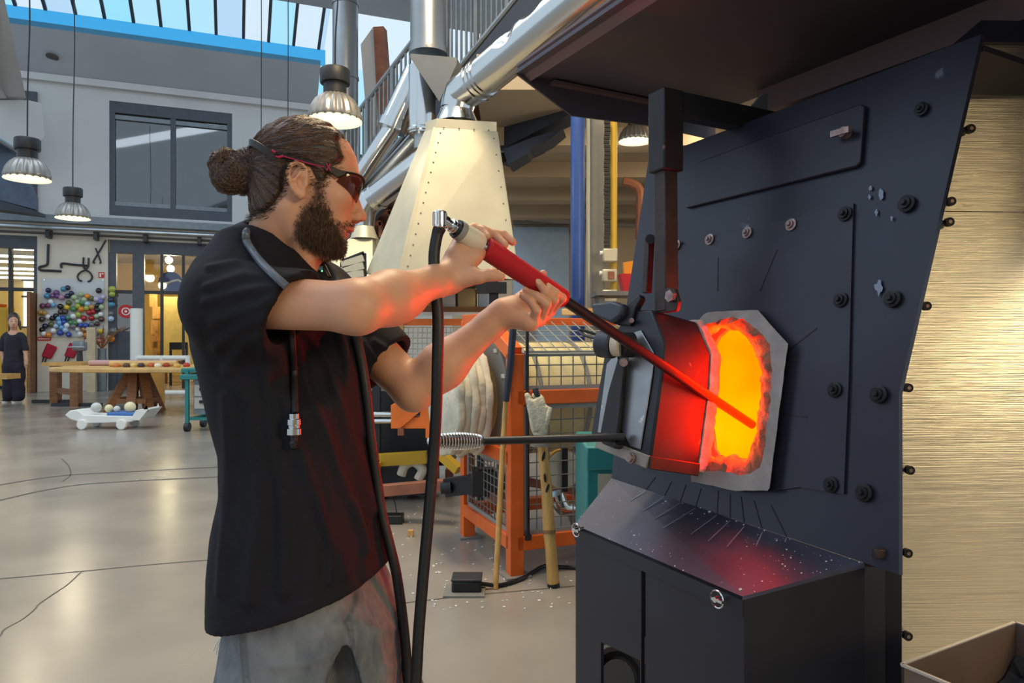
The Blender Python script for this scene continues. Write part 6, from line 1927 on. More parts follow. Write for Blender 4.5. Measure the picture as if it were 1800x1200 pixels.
# ears
for s in (-1, 1):
    def ep(px, py, o=0.0): return sg(px, py, s * (.0745 + o))
    body.ell(ep(524, 333, .004), (.0135, .006, .026), (HF * .96 + UPZ * -.26, HL, UPZ * .96 + HF * .26), k=.006)
    helix = [(538, 326), (537, 315), (531, 307), (521, 304.5), (512, 310), (508, 321), (510, 335), (516, 348), (522, 356), (528, 361), (533, 358), (534, 350)]
    hp_ = [ep(x, y, .006 + .010 * max(0, (530 - x) / 22)) for x, y in helix]
    for i in range(len(hp_) - 1):
        body.cap(hp_[i], hp_[i + 1], .0036, k=.004)
    body.cap(ep(530, 357, .006), ep(526, 352, .007), .0055, k=.006)
    body.cap(ep(529, 319, .009), ep(518, 333, .012), .0028, k=.004); body.cap(ep(518, 333, .012), ep(524, 347, .009), .0028, k=.004)
    body.ell(ep(530, 337, .010), (.0075, .006, .009), HAX, k=.004, op='s')
    body.ell(ep(519, 322, .011), (.003, .004, .012), (HF * .9 + UPZ * -.43, HL, UPZ * .9 + HF * .43), k=.003, op='s')
    body.cap(ep(538, 332, .003), ep(537, 341, .004), .0045, .004, k=.005)
# neck
nk0 = sg(503, 372); nk1 = P(482, 452, 1.335); nk2 = P(470, 500, 1.35)
body.cap(nk0, nk1, .055, .057, k=.03)
body.cap(nk1, nk2, .057, .075, k=.03)
body.cap(sg(508, 372, -.045), P(545, 482, 1.30), .013, .011, k=.02)
body.cap(sg(508, 372, .045), P(550, 485, 1.37), .013, .011, k=.02)
body.cap(sg(545, 430), P(532, 470, 1.335), .022, .018, k=.03)
# torso under the shirt
ShR, ShL = P(398, 528, 1.18), P(578, 540, 1.52)
tor = [(1110, 490, 600, .09), (1060, 450, 625, .125), (950, 445, 610, .12), (850, 440, 604, .12), (740, 430, 594, .13), (650, 420, 588, .14), (580, 415, 580, .14), (520, 420, 560, .12), (480, 440, 540, .08)]
TFw = Vector((.985, -.17, 0)).normalized(); TLt = Vector((.17, .985, 0)).normalized()
TC_ = P(490, 700, 1.345)
def tpx(px, py): return hit(px, py, TC_, TLt)
def torso_rows(tab, shrink=0.0, sl=0.0):
    R = []
    for py, bx_, fx, hw in tab:
        a, b = tpx(fx, py), tpx(bx_, py); c = (a + b) / 2
        R.append((c.z, c.x, c.y, (a - b).length / 2 - shrink, hw - sl))
    R.sort(); return R
body.fn(slices_fn(torso_rows(tor, .012, .008), TFw, TLt, 2.3), tpx(490, 850), .55, k=.05)
# arms
ElR, WrR = P(628, 540, 1.11), P(786, 488, 1.30)
ElL, WrL = P(728, 686, 1.45), P(886, 549, 1.452)
body.cap(ShR, ElR, .046, .038, k=.03)
body.cap(ElR, ElR.lerp(WrR, .32), .037, .0385, k=.03); body.cap(ElR.lerp(WrR, .32), ElR.lerp(WrR, .93), .0385, .0255, k=.03); body.cap(ElR.lerp(WrR, .85), WrR, .027, .0255, k=.02)
fl_ = ElR.lerp(WrR, .3) + Vector((.0, .01, -.012))
body.ell(fl_, (.07, .022, .026), ((WrR - ElR).normalized(), UPZ.cross((WrR - ElR).normalized()).normalized(), UPZ), k=.03)
body.cap(ShL, ElL, .055, .040, k=.03)
body.cap(ElL, ElL.lerp(WrL, .32), .040, .044, k=.02); body.cap(ElL.lerp(WrL, .32), ElL.lerp(WrL, .92), .044, .026, k=.03); body.cap(ElL.lerp(WrL, .85), WrL, .027, .0255, k=.02)
body.cap(ShR, ShL, .045, .045, k=.05)
# right (near) hand: palm towards us, fingers behind the fitting, thumb below -----------------
H = lambda px, py, Y: P(px, py, Y)
wr = WrR
mR = {'i': H(840, 444, 1.338), 'm': H(831, 430, 1.352), 'r': H(822, 418, 1.358), 'p': H(813, 409, 1.355)}
body.cap(wr, H(806, 462, 1.315), .0245, .021, k=.015)
body.cap(wr + Vector((0, 0, .008)), mR['i'], .019, .0145, k=.012); body.cap(wr, mR['m'], .019, .0145, k=.012)
body.cap(wr, mR['r'], .019, .0140, k=.012); body.cap(wr, mR['p'], .018, .0130, k=.012)
body.cap(H(803, 447, 1.315), H(820, 425, 1.338), .016, .014, k=.015)       # hypothenar side
body.cap(H(796, 492, 1.293), H(832, 483, 1.288), .019, .016, k=.018)        # thenar
body.cap(H(806, 478, 1.298), H(836, 452, 1.32), .015, .013, k=.015)
body.chain([H(820, 490, 1.287), H(841, 487, 1.283), H(864, 482.5, 1.285), H(880, 486, 1.290)], [.014, .0115, .0112, .0088], k=.006)
body.chain([mR['i'], H(857, 447, 1.368), H(872, 441, 1.382), H(884, 444, 1.375)], [.0125, .0105, .0095, .008], k=.005)
body.chain([mR['m'], H(856, 412, 1.388), H(884, 413, 1.402), H(901, 425, 1.392)], [.0125, .0105, .0095, .0078], k=.003)
body.chain([mR['r'], H(845, 404, 1.385), H(869, 413, 1.388), H(887, 430, 1.372)], [.012, .010, .0095, .0080], k=.005)
body.chain([mR['p'], H(833, 400, 1.374), H(848, 405, 1.366), H(857, 416, 1.352)], [.011, .0090, .0085, .0075], k=.005)
# left (far) hand: palm up under the grip, seen from the little-finger side -----------------
wl_ = WrL
mL = {'p': H(936, 566, 1.425), 'r': H(948, 562, 1.445), 'm': H(957, 553, 1.465), 'i': H(965, 546, 1.487)}
body.cap(wl_, H(905, 548, 1.448), .0255, .025, k=.015)
for kx, r in (('p', .0145), ('r', .0145), ('m', .0145), ('i', .0145)):
    body.cap(wl_, mL[kx], .020, r, k=.014)
body.cap(H(897, 556, 1.44), H(926, 566, 1.425), .019, .0165, k=.016)
body.cap(H(905, 535, 1.462), H(930, 522, 1.485), .018, .014, k=.018)
body.chain([mL['p'], H(943, 546, 1.405), H(932, 529, 1.402), H(918, 520, 1.412)], [.0125, .0094, .0082, .0066], k=.0028)
body.chain([mL['r'], H(961, 534, 1.412), H(943, 520, 1.405), H(924, 511, 1.415)], [.0125, .0098, .0088, .0070], k=.0028)
body.chain([mL['m'], H(974, 527, 1.427), H(959, 513, 1.412), H(946, 496, 1.412)], [.0125, .0098, .0089, .0075], k=.0028)
body.chain([mL['i'], H(988, 524, 1.452), H(976, 514, 1.432), H(963, 503, 1.425)], [.0122, .0095, .0084, .0072], k=.0028)
body.chain([H(915, 525, 1.482), H(936, 507, 1.497), H(950, 493, 1.494), H(954.5, 481, 1.485)], [.015, .0115, .010, .0082], k=.006)
bv, bF = sdf_mesh(body, (-.64, .95, .55), (.17, 1.70, 1.64), .0020)
bv = smooth_mesh(bv, bF, 1, .4)
bn_ = normals_of(bv, bF)
# colouring: skin, lips, beard shadow, scalp
bpx, bpy_ = project(bv)
rel = bv - np.array(HC)
lat_v = rel @ np.array(HL); fw_v = rel @ np.array(HF)
# coordinates on the middle plane (undo sideways shift)
mid_v = bv - lat_v[:, None] * np.array(HL)
mpx, mpy = project(mid_v)
headm = (bv[:, 2] > P(0, 470, 1.3).z) & (fw_v > -.14)
HAIR = [(613, 250), (600, 252), (593, 263), (597, 278), (603, 292), (596, 303), (582, 309), (573, 322), (571, 335), (556, 335), (545, 312), (534, 303), (520, 299), (508, 306), (503, 320), (500, 345), (488, 365), (468, 382), (445, 380), (430, 372), (420, 300), (440, 225), (500, 195), (560, 195), (606, 225)]
BEARD = [(545, 330), (571, 330), (572, 352), (580, 375), (588, 392), (600, 398), (609, 393), (628, 391), (628, 402), (612, 404), (600, 408), (604, 417), (611, 421), (612, 458), (565, 456), (530, 440), (513, 424), (515, 398), (528, 374), (545, 352)]
hair_sd = poly_sd(mpx, mpy, HAIR); beard_sd = poly_sd(mpx, mpy, BEARD)
lipm = (np.abs(lat_v) < .026) & (((mpx - 614) / 12) ** 2 + ((mpy - 409) / 9.5) ** 2 < 1) & headm
skin = np.array(srgb(206, 158, 128)[:3]); pink = np.array(srgb(206, 140, 116)[:3])
nz = vnoise(bv, 26, 1)[:, None]
col = skin * (1 - nz * .35) + pink * nz * .35
col = np.where(lipm[:, None], np.array(srgb(196, 116, 102)[:3]), col)
bm2 = (sstep(-5, 15, beard_sd) * headm)[:, None] * .6
bm2 = np.where(lipm[:, None], bm2 * .1, bm2)
col = col * (1 - bm2) + np.array(srgb(70, 50, 40)[:3]) * bm2
hm2 = (sstep(-4, 6, hair_sd) * headm)[:, None]
col = col * (1 - hm2) + np.array(srgb(40, 28, 22)[:3]) * hm2
# finger creases and palms a little redder
pt_ = thing('person', Vector((TC_.x, TC_.y, 0)), 'bearded worker with a hair bun in a black T-shirt and grey jeans, holding the pipe', 'person')
M['skin'] = vcol_mat('skin', .48, .18, 420, sss=.12, var=.07)
np_obj('body', bv, bF, M['skin'], parent=pt_, col=col)

# ------------------------------------------------------------------ hair
hs = Sdf()
hs.ell(sc_, (hx(627) - hx(539), .076, (sg(533, 214).z - sc_.z)), HAX, k=.01)
hs.fn(slices_fn(rows, HF, HL, 2.25), sg(565, 355), .17, k=.022)
hs.cap(nk0, nk1, .055, .057, k=.03)
hair = Sdf()
HLn = np.array(HL); HCn = np.array(HC)
def hair_f(q):
    d = hs.ev(q)
    l = (q - HCn) @ HLn
    m = q - l[:, None] * HLn
    x, y = project(m)
    s = poly_sd(x, y, HAIR)
    th = -.006 + .0135 * sstep(-7, 12, s) + .0015 * sstep(10, 40, s)
    # combed locks running back to the bun
    ang = np.arctan2(y - 285, x - 425)
    r = np.hypot(x - 425, y - 285)
    th = th + (.0011 * np.sin(ang * 34 + 6 * vnoise(q, 18, 3)) + .0009 * np.sin(ang * 71 + 9 * vnoise(q, 26, 4))) * sstep(0, 10, s)
    return (d - th).astype(F32)
hair.fn(hair_f, sg(520, 300), .2)
# bun: coiled lumps
bun = [((436, 300), (418, 300), .030, .026), ((414, 306), (398, 314), .030, .024), ((396, 318), (428, 322), .020, .020), ((384, 283), (398, 276), .014, .014), ((398, 276), (412, 288), .014, .016), ((384, 283), (388, 298), .014, .017), ((388, 298), (404, 302), .017, .02), ((430, 285), (446, 275), .020, .018), ((424, 290), (434, 283), .020, .020)]
for a, b, ra, rb in bun:
    hair.cap(sg(*a), sg(*b), ra, rb, k=.008)
hair.ell(sg(397, 287), (.004, .02, .005), HAX, k=.006, op='s')
hv, hFc = sdf_mesh(hair, np.array(HC) + np.array((-.24, -.16, -.10)), np.array(HC) + np.array((.14, .16, .16)), .0026)
hv = smooth_mesh(hv, hFc, 1, .3)
hn = normals_of(hv, hFc)
# strand-like grooves on the bun
hpx, hpy = project(hv)
bunm = sstep(445, 425, hpx)
ang = np.arctan2(hpy - 300, hpx - 405)
rad_ = np.hypot(hpx - 405, hpy - 300)
hv = hv + hn * (bunm * (.0016 * np.sin(rad_ * .9 + 3 * ang) + .0012 * np.sin(rad_ * 2.1 - 5 * ang)))[:, None]
M['hair'] = mat('hair', srgb(52, 36, 28), .38, var=.3, vscale=40, bump=.3, bscale=260, spec=.6)
hair_o = np_obj('hair', hv, hFc, M['hair'], parent=pt_)
# loose strands along the flow
kd = kdtree.KDTree(len(hv))
for i, p in enumerate(hv): kd.insert(p, i)
kd.balance()
def ribbons(curves, rad, name, material, parent):
    V_, F_ = [], []
    for c in curves:
        n = len(c); b = len(V_)
        for i, p in enumerate(c):
            t = c[min(i + 1, n - 1)] - c[max(i - 1, 0)]
            t = t / (np.linalg.norm(t) + 1e-9)
            x = np.cross(t, (0.3, .5, .81)); x /= np.linalg.norm(x) + 1e-9
            y = np.cross(t, x)
            r = rad * (1 - .85 * i / (n - 1))
            for k in range(3):
                a = 2.094 * k
                V_.append(p + (x * math.cos(a) + y * math.sin(a)) * r)
        for i in range(n - 1):
            for k in range(3):
                F_.append((b + i * 3 + k, b + i * 3 + (k + 1) % 3, b + i * 3 + 3 + (k + 1) % 3, b + i * 3 + 3 + k))
    return np_obj(name, np.array(V_), np.array(F_), material, parent=parent, kind='stuff')
tgt = np.array(sg(430, 290))
hmx = project(hv - ((hv - HCn) @ HLn)[:, None] * HLn)
cand = np.where((poly_sd(hmx[0], hmx[1], HAIR) > -2) & (hpx > 436))[0]
cur = []
for i in RNG.choice(cand, 2600):
    p = hv[i] + hn[i] * .0006; c = [p]
    wob = RNG.normal(0, .12, 3)
    for k in range(9):
        d = tgt - p; d = d / np.linalg.norm(d) + wob * .5
        p = p + d / np.linalg.norm(d) * .0085
        co, ix, ds = kd.find(p)
        p = np.array(co) + hn[ix] * (.0007 + .0006 * abs(wob[0]) * k)
        c.append(p)
        if project(p[None])[0][0] < 430: break
    if len(c) > 3: cur.append(c)
# nape and bun wisps
cand = np.where((hpx < 445))[0]
for i in RNG.choice(cand, 900):
    p = hv[i]; n_ = hn[i]; t = np.cross(n_, RNG.normal(0, 1, 3)); t /= np.linalg.norm(t)
    c = [p + n_ * .0003]
    for k in range(6):
        p = p + t * .005 + n_ * RNG.normal(.0, .0004); co, ix, ds = kd.find(p); p = np.array(co) + hn[ix] * (.0008 + .0003 * k)
        t = t + RNG.normal(0, .25, 3); t /= np.linalg.norm(t); c.append(p)
    cur.append(c)
M['hair_strand'] = mat('hair_strand', srgb(104, 76, 58), .35, var=.35, vscale=60, spec=.7)
ribbons(cur, .00055, 'hair_strands', M['hair_strand'], hair_o)
# short nape hair and beard
cur = []
cand = np.where((beard_sd > -1) & headm & (~lipm) & (fw_v > -.06))[0]
wgt = .12 + sstep(-2, 14, beard_sd[cand]); wgt /= wgt.sum()
for i in RNG.choice(cand, 8000, p=wgt):
    p = bv[i] + RNG.normal(0, .001, 3); n_ = bn_[i]
    dwn = np.array((-.25 * HF.x, -.25 * HF.y, -1.0)) + np.array(HF) * (.7 if mpx[i] < 560 else .15)
    L_ = RNG.uniform(.006, .0145) * (1 if beard_sd[i] > 8 else .55) * (.55 if mpy[i] < 372 else 1)
    if mpy[i] < 404 and mpx[i] > 596: L_ = min(L_, .006)
    d = n_ * .55 + dwn * .55 + RNG.normal(0, .25, 3); d /= np.linalg.norm(d)
    c = [p - n_ * .0005, p + d * L_ * .5, p + (d * .8 + dwn * .2 + RNG.normal(0, .12, 3)) * L_]
    cur.append(c)
bs = ribbons(cur, .00052, 'beard', mat('beard', srgb(100, 75, 58), .45, var=.45, vscale=120, spec=.5), pt_)
cur = []
cand = np.where((hair_sd > -9) & (hair_sd < 3) & headm & (fw_v < .08))[0]
for i in RNG.choice(cand, 1500):
    p = bv[i]; n_ = bn_[i]
    d = np.array((-.8 * HF.x, -.8 * HF.y, -.35 if mpy[i] > 330 else -.1)) + n_ * .25 + RNG.normal(0, .15, 3); d /= np.linalg.norm(d)
    cur.append([p, p + d * .006, p + d * .012 + n_ * .0005])
ribbons(cur, .0004, 'hairline_strands', M['hair'], hair_o)
# eyes
for s in (-1, 1):
    e = sg(612.5, 338, s * .031)
    eo = MB().sphere(e, .0118, 16).build('eye', M['white'], parent=pt_)
    MB().sphere(e + HF * .0078, .0056, 12).build('iris', mat('iris', srgb(60, 40, 28), .2), parent=eo)
# finger nails
M['nail'] = mat('nail', srgb(222, 176, 156), .25)
def nail(tip, prev, view, r):
    t = (tip - prev).normalized(); n = (view - t * view.dot(t)).normalized(); x = t.cross(n)
    lo = []
    for i in range(12):
        a = 2 * math.pi * i / 12
        lo.append(tip + n * r * .86 + t * (math.cos(a) * r * .75 + r * .1) + x * math.sin(a) * r * .6 - n * abs(math.sin(a)) * r * .12)
    MB().prism(lo, n * .0012).build('nail', M['nail'], parent=pt_, bevel=.0005)
nail(H(946, 496, 1.412), H(959, 513, 1.412), Vector((-.1, -1, .25)), .008)
nail(H(963, 503, 1.425), H(976, 514, 1.432), Vector((-.1, -1, .25)), .0076)
nail(H(918, 520, 1.412), H(932, 529, 1.402), Vector((-.2, -.6, .8)), .007)
nail(H(924, 511, 1.415), H(943, 520, 1.405), Vector((-.1, -.7, .7)), .0075)

# ------------------------------------------------------------------ T-shirt
sh_ = Sdf()
stab = [(1085, 402, 680, .182), (1040, 404, 678, .186), (990, 406, 672, .184), (927, 410, 662, .176), (859, 420, 654, .168), (790, 418, 646, .164), (695, 398, 636, .168), (612, 378, 626, .172), (551, 368, 614, .17), (500, 380, 596, .155), (470, 400, 570, .13), (440, 420, 535, .09)]
sh_.fn(slices_fn(torso_rows(stab), TFw, TLt, 2.4), tpx(500, 780), .6, k=.02)
slR = ShR.lerp(ElR, .50); slL = ShL.lerp(ElL, .50)
dR = (ElR - ShR).normalized(); dL = (ElL - ShL).normalized()
sh_.cap(ShR + Vector((0, 0, -.008)), slR + dR * .05 + Vector((0, 0, -.012)), .073, .068, k=.05)
sh_.cap(ShL, slL + dL * .05, .078, .072, k=.05)
sh_.cap(P(410, 500, 1.23), P(460, 448, 1.32), .058, .055, k=.06)
sh_.cap(P(440, 470, 1.27), P(470, 470, 1.33), .06, .07, k=.06)
sh_.cap(P(455, 448, 1.34), P(560, 505, 1.46), .045, .05, k=.05)
# openings
def half(p, n):
    p = np.array(p, dtype=F32); n = np.array(n, dtype=F32); n = n / np.linalg.norm(n)
    return lambda q: (q - p) @ n
# sleeve cut planes (oriented as seen: lower end further back)
nR = (dR + Vector((0, 0, -.42))).normalized()
cutR = hit(522, 537, (0, slR.y, 0), Vector((0, 1, 0)))
def sleeve_cut(p, n, c, R):
    hp = half(p, n); c_ = np.array(c, dtype=F32)
    return lambda q: np.maximum(-hp(q), np.sqrt(((q - c_) ** 2).sum(1)) - R)
sh_.fn(sleeve_cut(cutR, nR, cutR + nR * .1, .17), cutR + nR * .1, .17, k=.004, op='s')
cutL = hit(678, 646, (0, slL.y, 0), Vector((0, 1, 0)))
nL = (dL + Vector((.1, 0, -.05))).normalized()
sh_.fn(sleeve_cut(cutL, nL, cutL + nL * .1, .13), cutL + nL * .1, .13, k=.004, op='s')
sh_.cap(ShR + (ElR - ShR) * .2 + Vector((0, 0, -.01)), slR + dR * .2 + Vector((0, 0, -.016)), .050, .064, k=.004, op='s')
sh_.cap(ShL + (ElL - ShL) * .2, slL + dL * .2, .050, .064, k=.004, op='s')
# neck hole
sh_.cap(P(484, 452, 1.335) + Vector((.0, 0, -.03)), sg(502, 380), .058, .066, k=.008, op='s')
sh_.cap(P(500, 474, 1.33), P(545, 470, 1.335) + Vector((0, 0, .02)), .052, .062, k=.01, op='s')
# hem
hm = half(P(366, 1072, 1.33), Vector((-.24, 0, -1)).normalized() * 1.0)
p_l, p_r = tpx(366, 1072), tpx(684, 998)
hn_ = Vector((-(p_r.z - p_l.z), 0, (p_r.x - p_l.x))).normalized()
hmf = half(p_l, -hn_)
sh_.fn(lambda q: hmf(q).astype(F32), tpx(500, 1050), 5, k=.004, op='i')
sh_.fn(slices_fn([(z, cx, cy, a - .009, b - .009) for z, cx, cy, a, b in torso_rows(stab)][:4], TFw, TLt, 2.4), tpx(500, 1060), .3, k=.004, op='s')
tv, tF = sdf_mesh(sh_, (-.66, .95, .70), (-.12, 1.70, 1.46), .0036)
tv = smooth_mesh(tv, tF, 2, .5)
tn = normals_of(tv, tF)
# cloth folds
px_, py_ = project(tv)
facing = sstep(-.35, .15, -(tn[:, 1]))
folds = [([(535, 486), (480, 478), (420, 462), (372, 470)], 7, .006), ([(545, 492), (490, 488), (430, 486), (365, 506)], 8, .007), ([(540, 500), (480, 506), (420, 518), (362, 532)], 10, .007), ([(520, 520), (450, 545), (380, 570)], 13, .008), ([(500, 552), (440, 572), (385, 610)], 13, .008), ([(480, 588), (430, 608), (400, 650)], 13, .007),
         ([(540, 590), (580, 640), (610, 720), (640, 820), (660, 900)], 11, .008), ([(520, 610), (548, 690), (590, 790), (620, 880), (640, 960)], 12, .008), ([(595, 590), (620, 660), (640, 760)], 9, .006), ([(490, 620), (505, 720), (540, 830), (575, 930), (600, 1010)], 14, .007), ([(400, 660), (440, 720), (455, 830), (450, 950), (440, 1050)], 16, .007), ([(460, 620), (470, 740), (490, 860), (500, 960), (500, 1040)], 13, .006), ([(390, 700), (400, 800), (395, 900), (388, 1040)], 10, .006), ([(560, 870), (572, 940), (575, 1020)], 8, .006), ([(625, 880), (640, 950), (640, 1010)], 8, .006), ([(660, 600), (690, 620), (705, 640)], 7, .004), ([(640, 600), (665, 640), (680, 668)], 7, .004)]
disp = np.zeros(len(tv))
wx = 16 * (vnoise(tv, 11, 21) - .5); wy = 16 * (vnoise(tv, 11, 22) - .5); wam = .35 + 1.1 * vnoise(tv, 9, 23)
for pl, wdt, amp in folds:
    d = seg_dist(px_ + wx, py_ + wy, pl); amp = amp * .85; wdt = wdt * .8
    disp += amp * np.exp(-(d / wdt) ** 2) - .35 * amp * np.exp(-((d - wdt * 1.9) / wdt) ** 2)
disp *= facing * wam
disp += .0035 * (vnoise(tv * np.array((1, 1, .6)), 14, 5) - .5) + .0016 * (vnoise(tv, 40, 6) - .5)
# seams: hem and sleeve stitching
sd_ = seg_dist(px_, py_, [(460, 590), (470, 560), (500, 520), (545, 490)])
disp -= .0014 * np.exp(-(sd_ / 2.0) ** 2) * facing
hem_d = np.abs((tv - np.array(p_l)) @ np.array(hn_) - .027)
disp -= .0012 * np.exp(-(hem_d / .002) ** 2)
tv = tv + tn * disp[:, None]
M['tshirt'] = mat('tshirt', srgb(24, 23, 31), .8, var=.12, vscale=120, bump=.25, bscale=900, spec=.25)
shirt = np_obj('t_shirt', tv, tF, M['tshirt'], parent=pt_)
# collar rib
# ------------------------------------------------------------------ jeans
jn = Sdf()
jtab = [(1210, 452, 698, .150), (1150, 446, 697, .158), (1075, 440, 690, .162), (1010, 440, 658, .158), (950, 445, 640, .150)]
hipz = tpx(500, 1150).z
kneeR = Vector((-.40, 1.25, .50)); ankR = Vector((-.44, 1.24, .10)); kneeL = Vector((-.26, 1.47, .50)); ankL = Vector((-.27, 1.50, .10))
hipR = Vector((tpx(492, 1180).x, 1.265, hipz - .05)); hipL = Vector((tpx(610, 1180).x, 1.44, hipz - .05))
jn.fn(slices_fn(torso_rows(jtab), TFw, TLt, 2.5), tpx(550, 1080), .35, k=.02)
jn.cap(hipR, kneeR, .092, .074, k=.03); jn.cap(kneeR, ankR, .076, .062, k=.03)
jn.cap(hipL, kneeL, .094, .075, k=.03); jn.cap(kneeL, ankL, .075, .062, k=.03)
jn.ell(tpx(462, 1120), (.06, .10, .085), (TFw, TLt, UPZ), k=.05)
# gap between the legs
for yy in np.linspace(1.06, 1.24, 7):
    jn.cap(P(607, 1094, yy), P(602, 1240, yy), .0035, .040, k=.006, op='s')
gp = P(618, 1150, 1.28)
jn.fn(sleeve_cut(Vector((0, 0, .10)), Vector((0, 0, -1)), Vector((-.4, 1.35, .0)), .4), Vector((-.4, 1.35, 0)), .4, k=.004, op='s')
jv, jF = sdf_mesh(jn, (-.62, 1.02, .06), (-.08, 1.68, .92), .0055)
jv = smooth_mesh(jv, jF, 2, .5); jnn = normals_of(jv, jF)
px_, py_ = project(jv)
dj = np.zeros(len(jv))
for pl, wdt, amp in (([(607, 1090), (618, 1060), (630, 1030)], 5, -.006), ([(600, 1100), (540, 1120), (470, 1125)], 12, .004), ([(590, 1140), (540, 1165), (480, 1170)], 10, .004), ([(700, 1100), (660, 1110), (625, 1100)], 9, .004), ([(705, 1170), (670, 1175)], 8, .003)):
    dj += amp * np.exp(-(seg_dist(px_, py_, pl) / wdt) ** 2)
seam = seg_dist(px_, py_, [(428, 1060), (430, 1130), (436, 1210)])
fac = sstep(-.2, .3, -jnn[:, 1])
dj += .0022 * np.exp(-((seam - 3.5) / 2.2) ** 2) * fac - .0016 * np.exp(-(seam / 1.5) ** 2) * fac
dj += .005 * (vnoise(jv, 12, 8) - .5)
jv = jv + jnn * dj[:, None]
c1_, c2_ = np.array(srgb(122, 126, 130)[:3]), np.array(srgb(72, 78, 88)[:3])
w_ = (sstep(.3, .7, vnoise(jv, 9, 9)) * .5)[:, None]
w_ = np.clip(w_ + (.5 * (vnoise(jv * np.array((1, 1, .35)), 160, 31) - .5) + .4 * (vnoise(jv * np.array((1, 1, .3)), 60, 32) - .5))[:, None], 0, 1)
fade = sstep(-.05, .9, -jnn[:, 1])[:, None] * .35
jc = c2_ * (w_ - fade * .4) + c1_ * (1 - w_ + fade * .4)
edge = (np.exp(-((seam - 4) / 2.5) ** 2) * fac)[:, None] * 1.6
sm2 = seg_dist(px_, py_, [(632, 1020), (626, 1060), (612, 1090)]); sm3 = seg_dist(px_, py_, [(612, 1092), (622, 1140), (632, 1210)])
edge = np.clip(edge + (np.exp(-((sm2 - 1.5) / 1.6) ** 2) + np.exp(-((sm3 - 3) / 2.0) ** 2))[:, None] * fac[:, None] * 1.4, 0, 2)
jc = jc * (1 - .25 * edge)
M['denim'] = vcol_mat('denim', .85, .8, 500, var=.25, spec=.2)
jeans = np_obj('jeans', jv, jF, M['denim'], parent=pt_, col=np.clip(jc, 0, 1))
# torn pocket edge
rip = MB()
for i in range(9):
    a = P(386 + i * 2.2, 1122 + i * 2.0, 1.30)
    rip.tube([a, a + Vector((-.006 + .001 * i, -.004, -.012)), a + Vector((-.010 + .002 * (i % 3), -.002, -.022 - .004 * (i % 2)))], .0011, 5)
rip.build('frayed_threads', M['white'], parent=jeans)
# shoes
for ank, nm in ((ankR, 'shoe'), (ankL, 'shoe')):
    s_ = Sdf()
    a0 = np.array(ank); fwd = np.array(TFw)
    s_.cap(a0 + np.array((0, 0, -.03)) - fwd * .04, a0 + fwd * .06 + np.array((0, 0, -.045)), .05, .042, k=.03)
    s_.cap(a0 + fwd * .06 + np.array((0, 0, -.05)), a0 + fwd * .16 + np.array((0, 0, -.062)), .042, .034, k=.03)
    s_.fn(half((0, 0, .004), (0, 0, -1)), a0, 2, k=.004, op='i')
    v_, f_ = sdf_mesh(s_, a0 - .26, a0 + .26, .006)
    so_ = np_obj(nm, v_, f_, mat('shoe_black', srgb(30, 30, 32), .6), parent=pt_)
    MB().prism([Vector(a0) + TFw * (x) + TLt * y + Vector((0, 0, -.10 + .0)) for x, y in ((-.09, -.035), (.05, -.05), (.15, -.045), (.19, 0), (.15, .045), (.05, .045), (-.09, .035))], (0, 0, .018)).build('sole', M['black'], parent=so_, bevel=.004)

# ------------------------------------------------------------------ safety glasses
gs = thing('safety_glasses', sg(600, 340, -.05), 'black and magenta wraparound safety glasses with smoky brown lenses on the worker', 'glasses')
cols_ = 36
rowsL = []
def wrap(s):   # s in -1..1 -> px on the middle plane, sideways
    a = abs(s)
    lat = .070 * math.sin(a * math.pi / 2 * .98) * (1 if s > 0 else -1)
    px = 638 - 41 * a ** 2.6
    return px, lat
ntop = [(0, 327), (.35, 322), (.7, 319), (1, 317)]
nbot = [(0, 343), (.15, 346), (.35, 362), (.5, 366), (.7, 354), (1, 333)]
def ip(tab, a): return float(np.interp(a, [t[0] for t in tab], [t[1] for t in tab]))
NR = 7
for j in range(NR):
    row = []
    for i in range(cols_ + 1):
        s = -1 + 2 * i / cols_
        px, lat = wrap(s)
        y = ip(ntop, abs(s)) + (ip(nbot, abs(s)) - ip(ntop, abs(s))) * j / (NR - 1)
        px2 = px - 9 * (j / (NR - 1)) ** 1.5
        row.append(sg(px2, y, lat))
    rowsL.append(row)
lens_m = bpy.data.materials.new('smoky_lens'); lens_m.use_nodes = True
nt = lens_m.node_tree; b = nt.nodes['Principled BSDF']
b.inputs['Base Color'].default_value = (.03, .014, .012, 1); b.inputs['Roughness'].default_value = .06
b.inputs['Coat Weight'].default_value = .3
tr_ = nt.nodes.new('ShaderNodeBsdfTransparent'); tr_.inputs[0].default_value = (.62, .36, .26, 1)
mx = nt.nodes.new('ShaderNodeMixShader'); mx.inputs[0].default_value = .52
nt.links.new(tr_.outputs[0], mx.inputs[1]); nt.links.new(b.outputs[0], mx.inputs[2]); nt.links.new(mx.outputs[0], nt.nodes['Material Output'].inputs[0])
MB().grid(rowsL).build('lens', lens_m, parent=gs, angle=180)
M['gl_black'] = mat('gl_black', srgb(26, 20, 24), .5, spec=.3)
M['gl_red'] = mat('gl_red', srgb(176, 30, 74), .45)
MB().tube([rowsL[0][i] + HF * .001 for i in range(cols_ + 1)], .0022, 8).build('brow_bar', M['gl_black'], parent=gs)
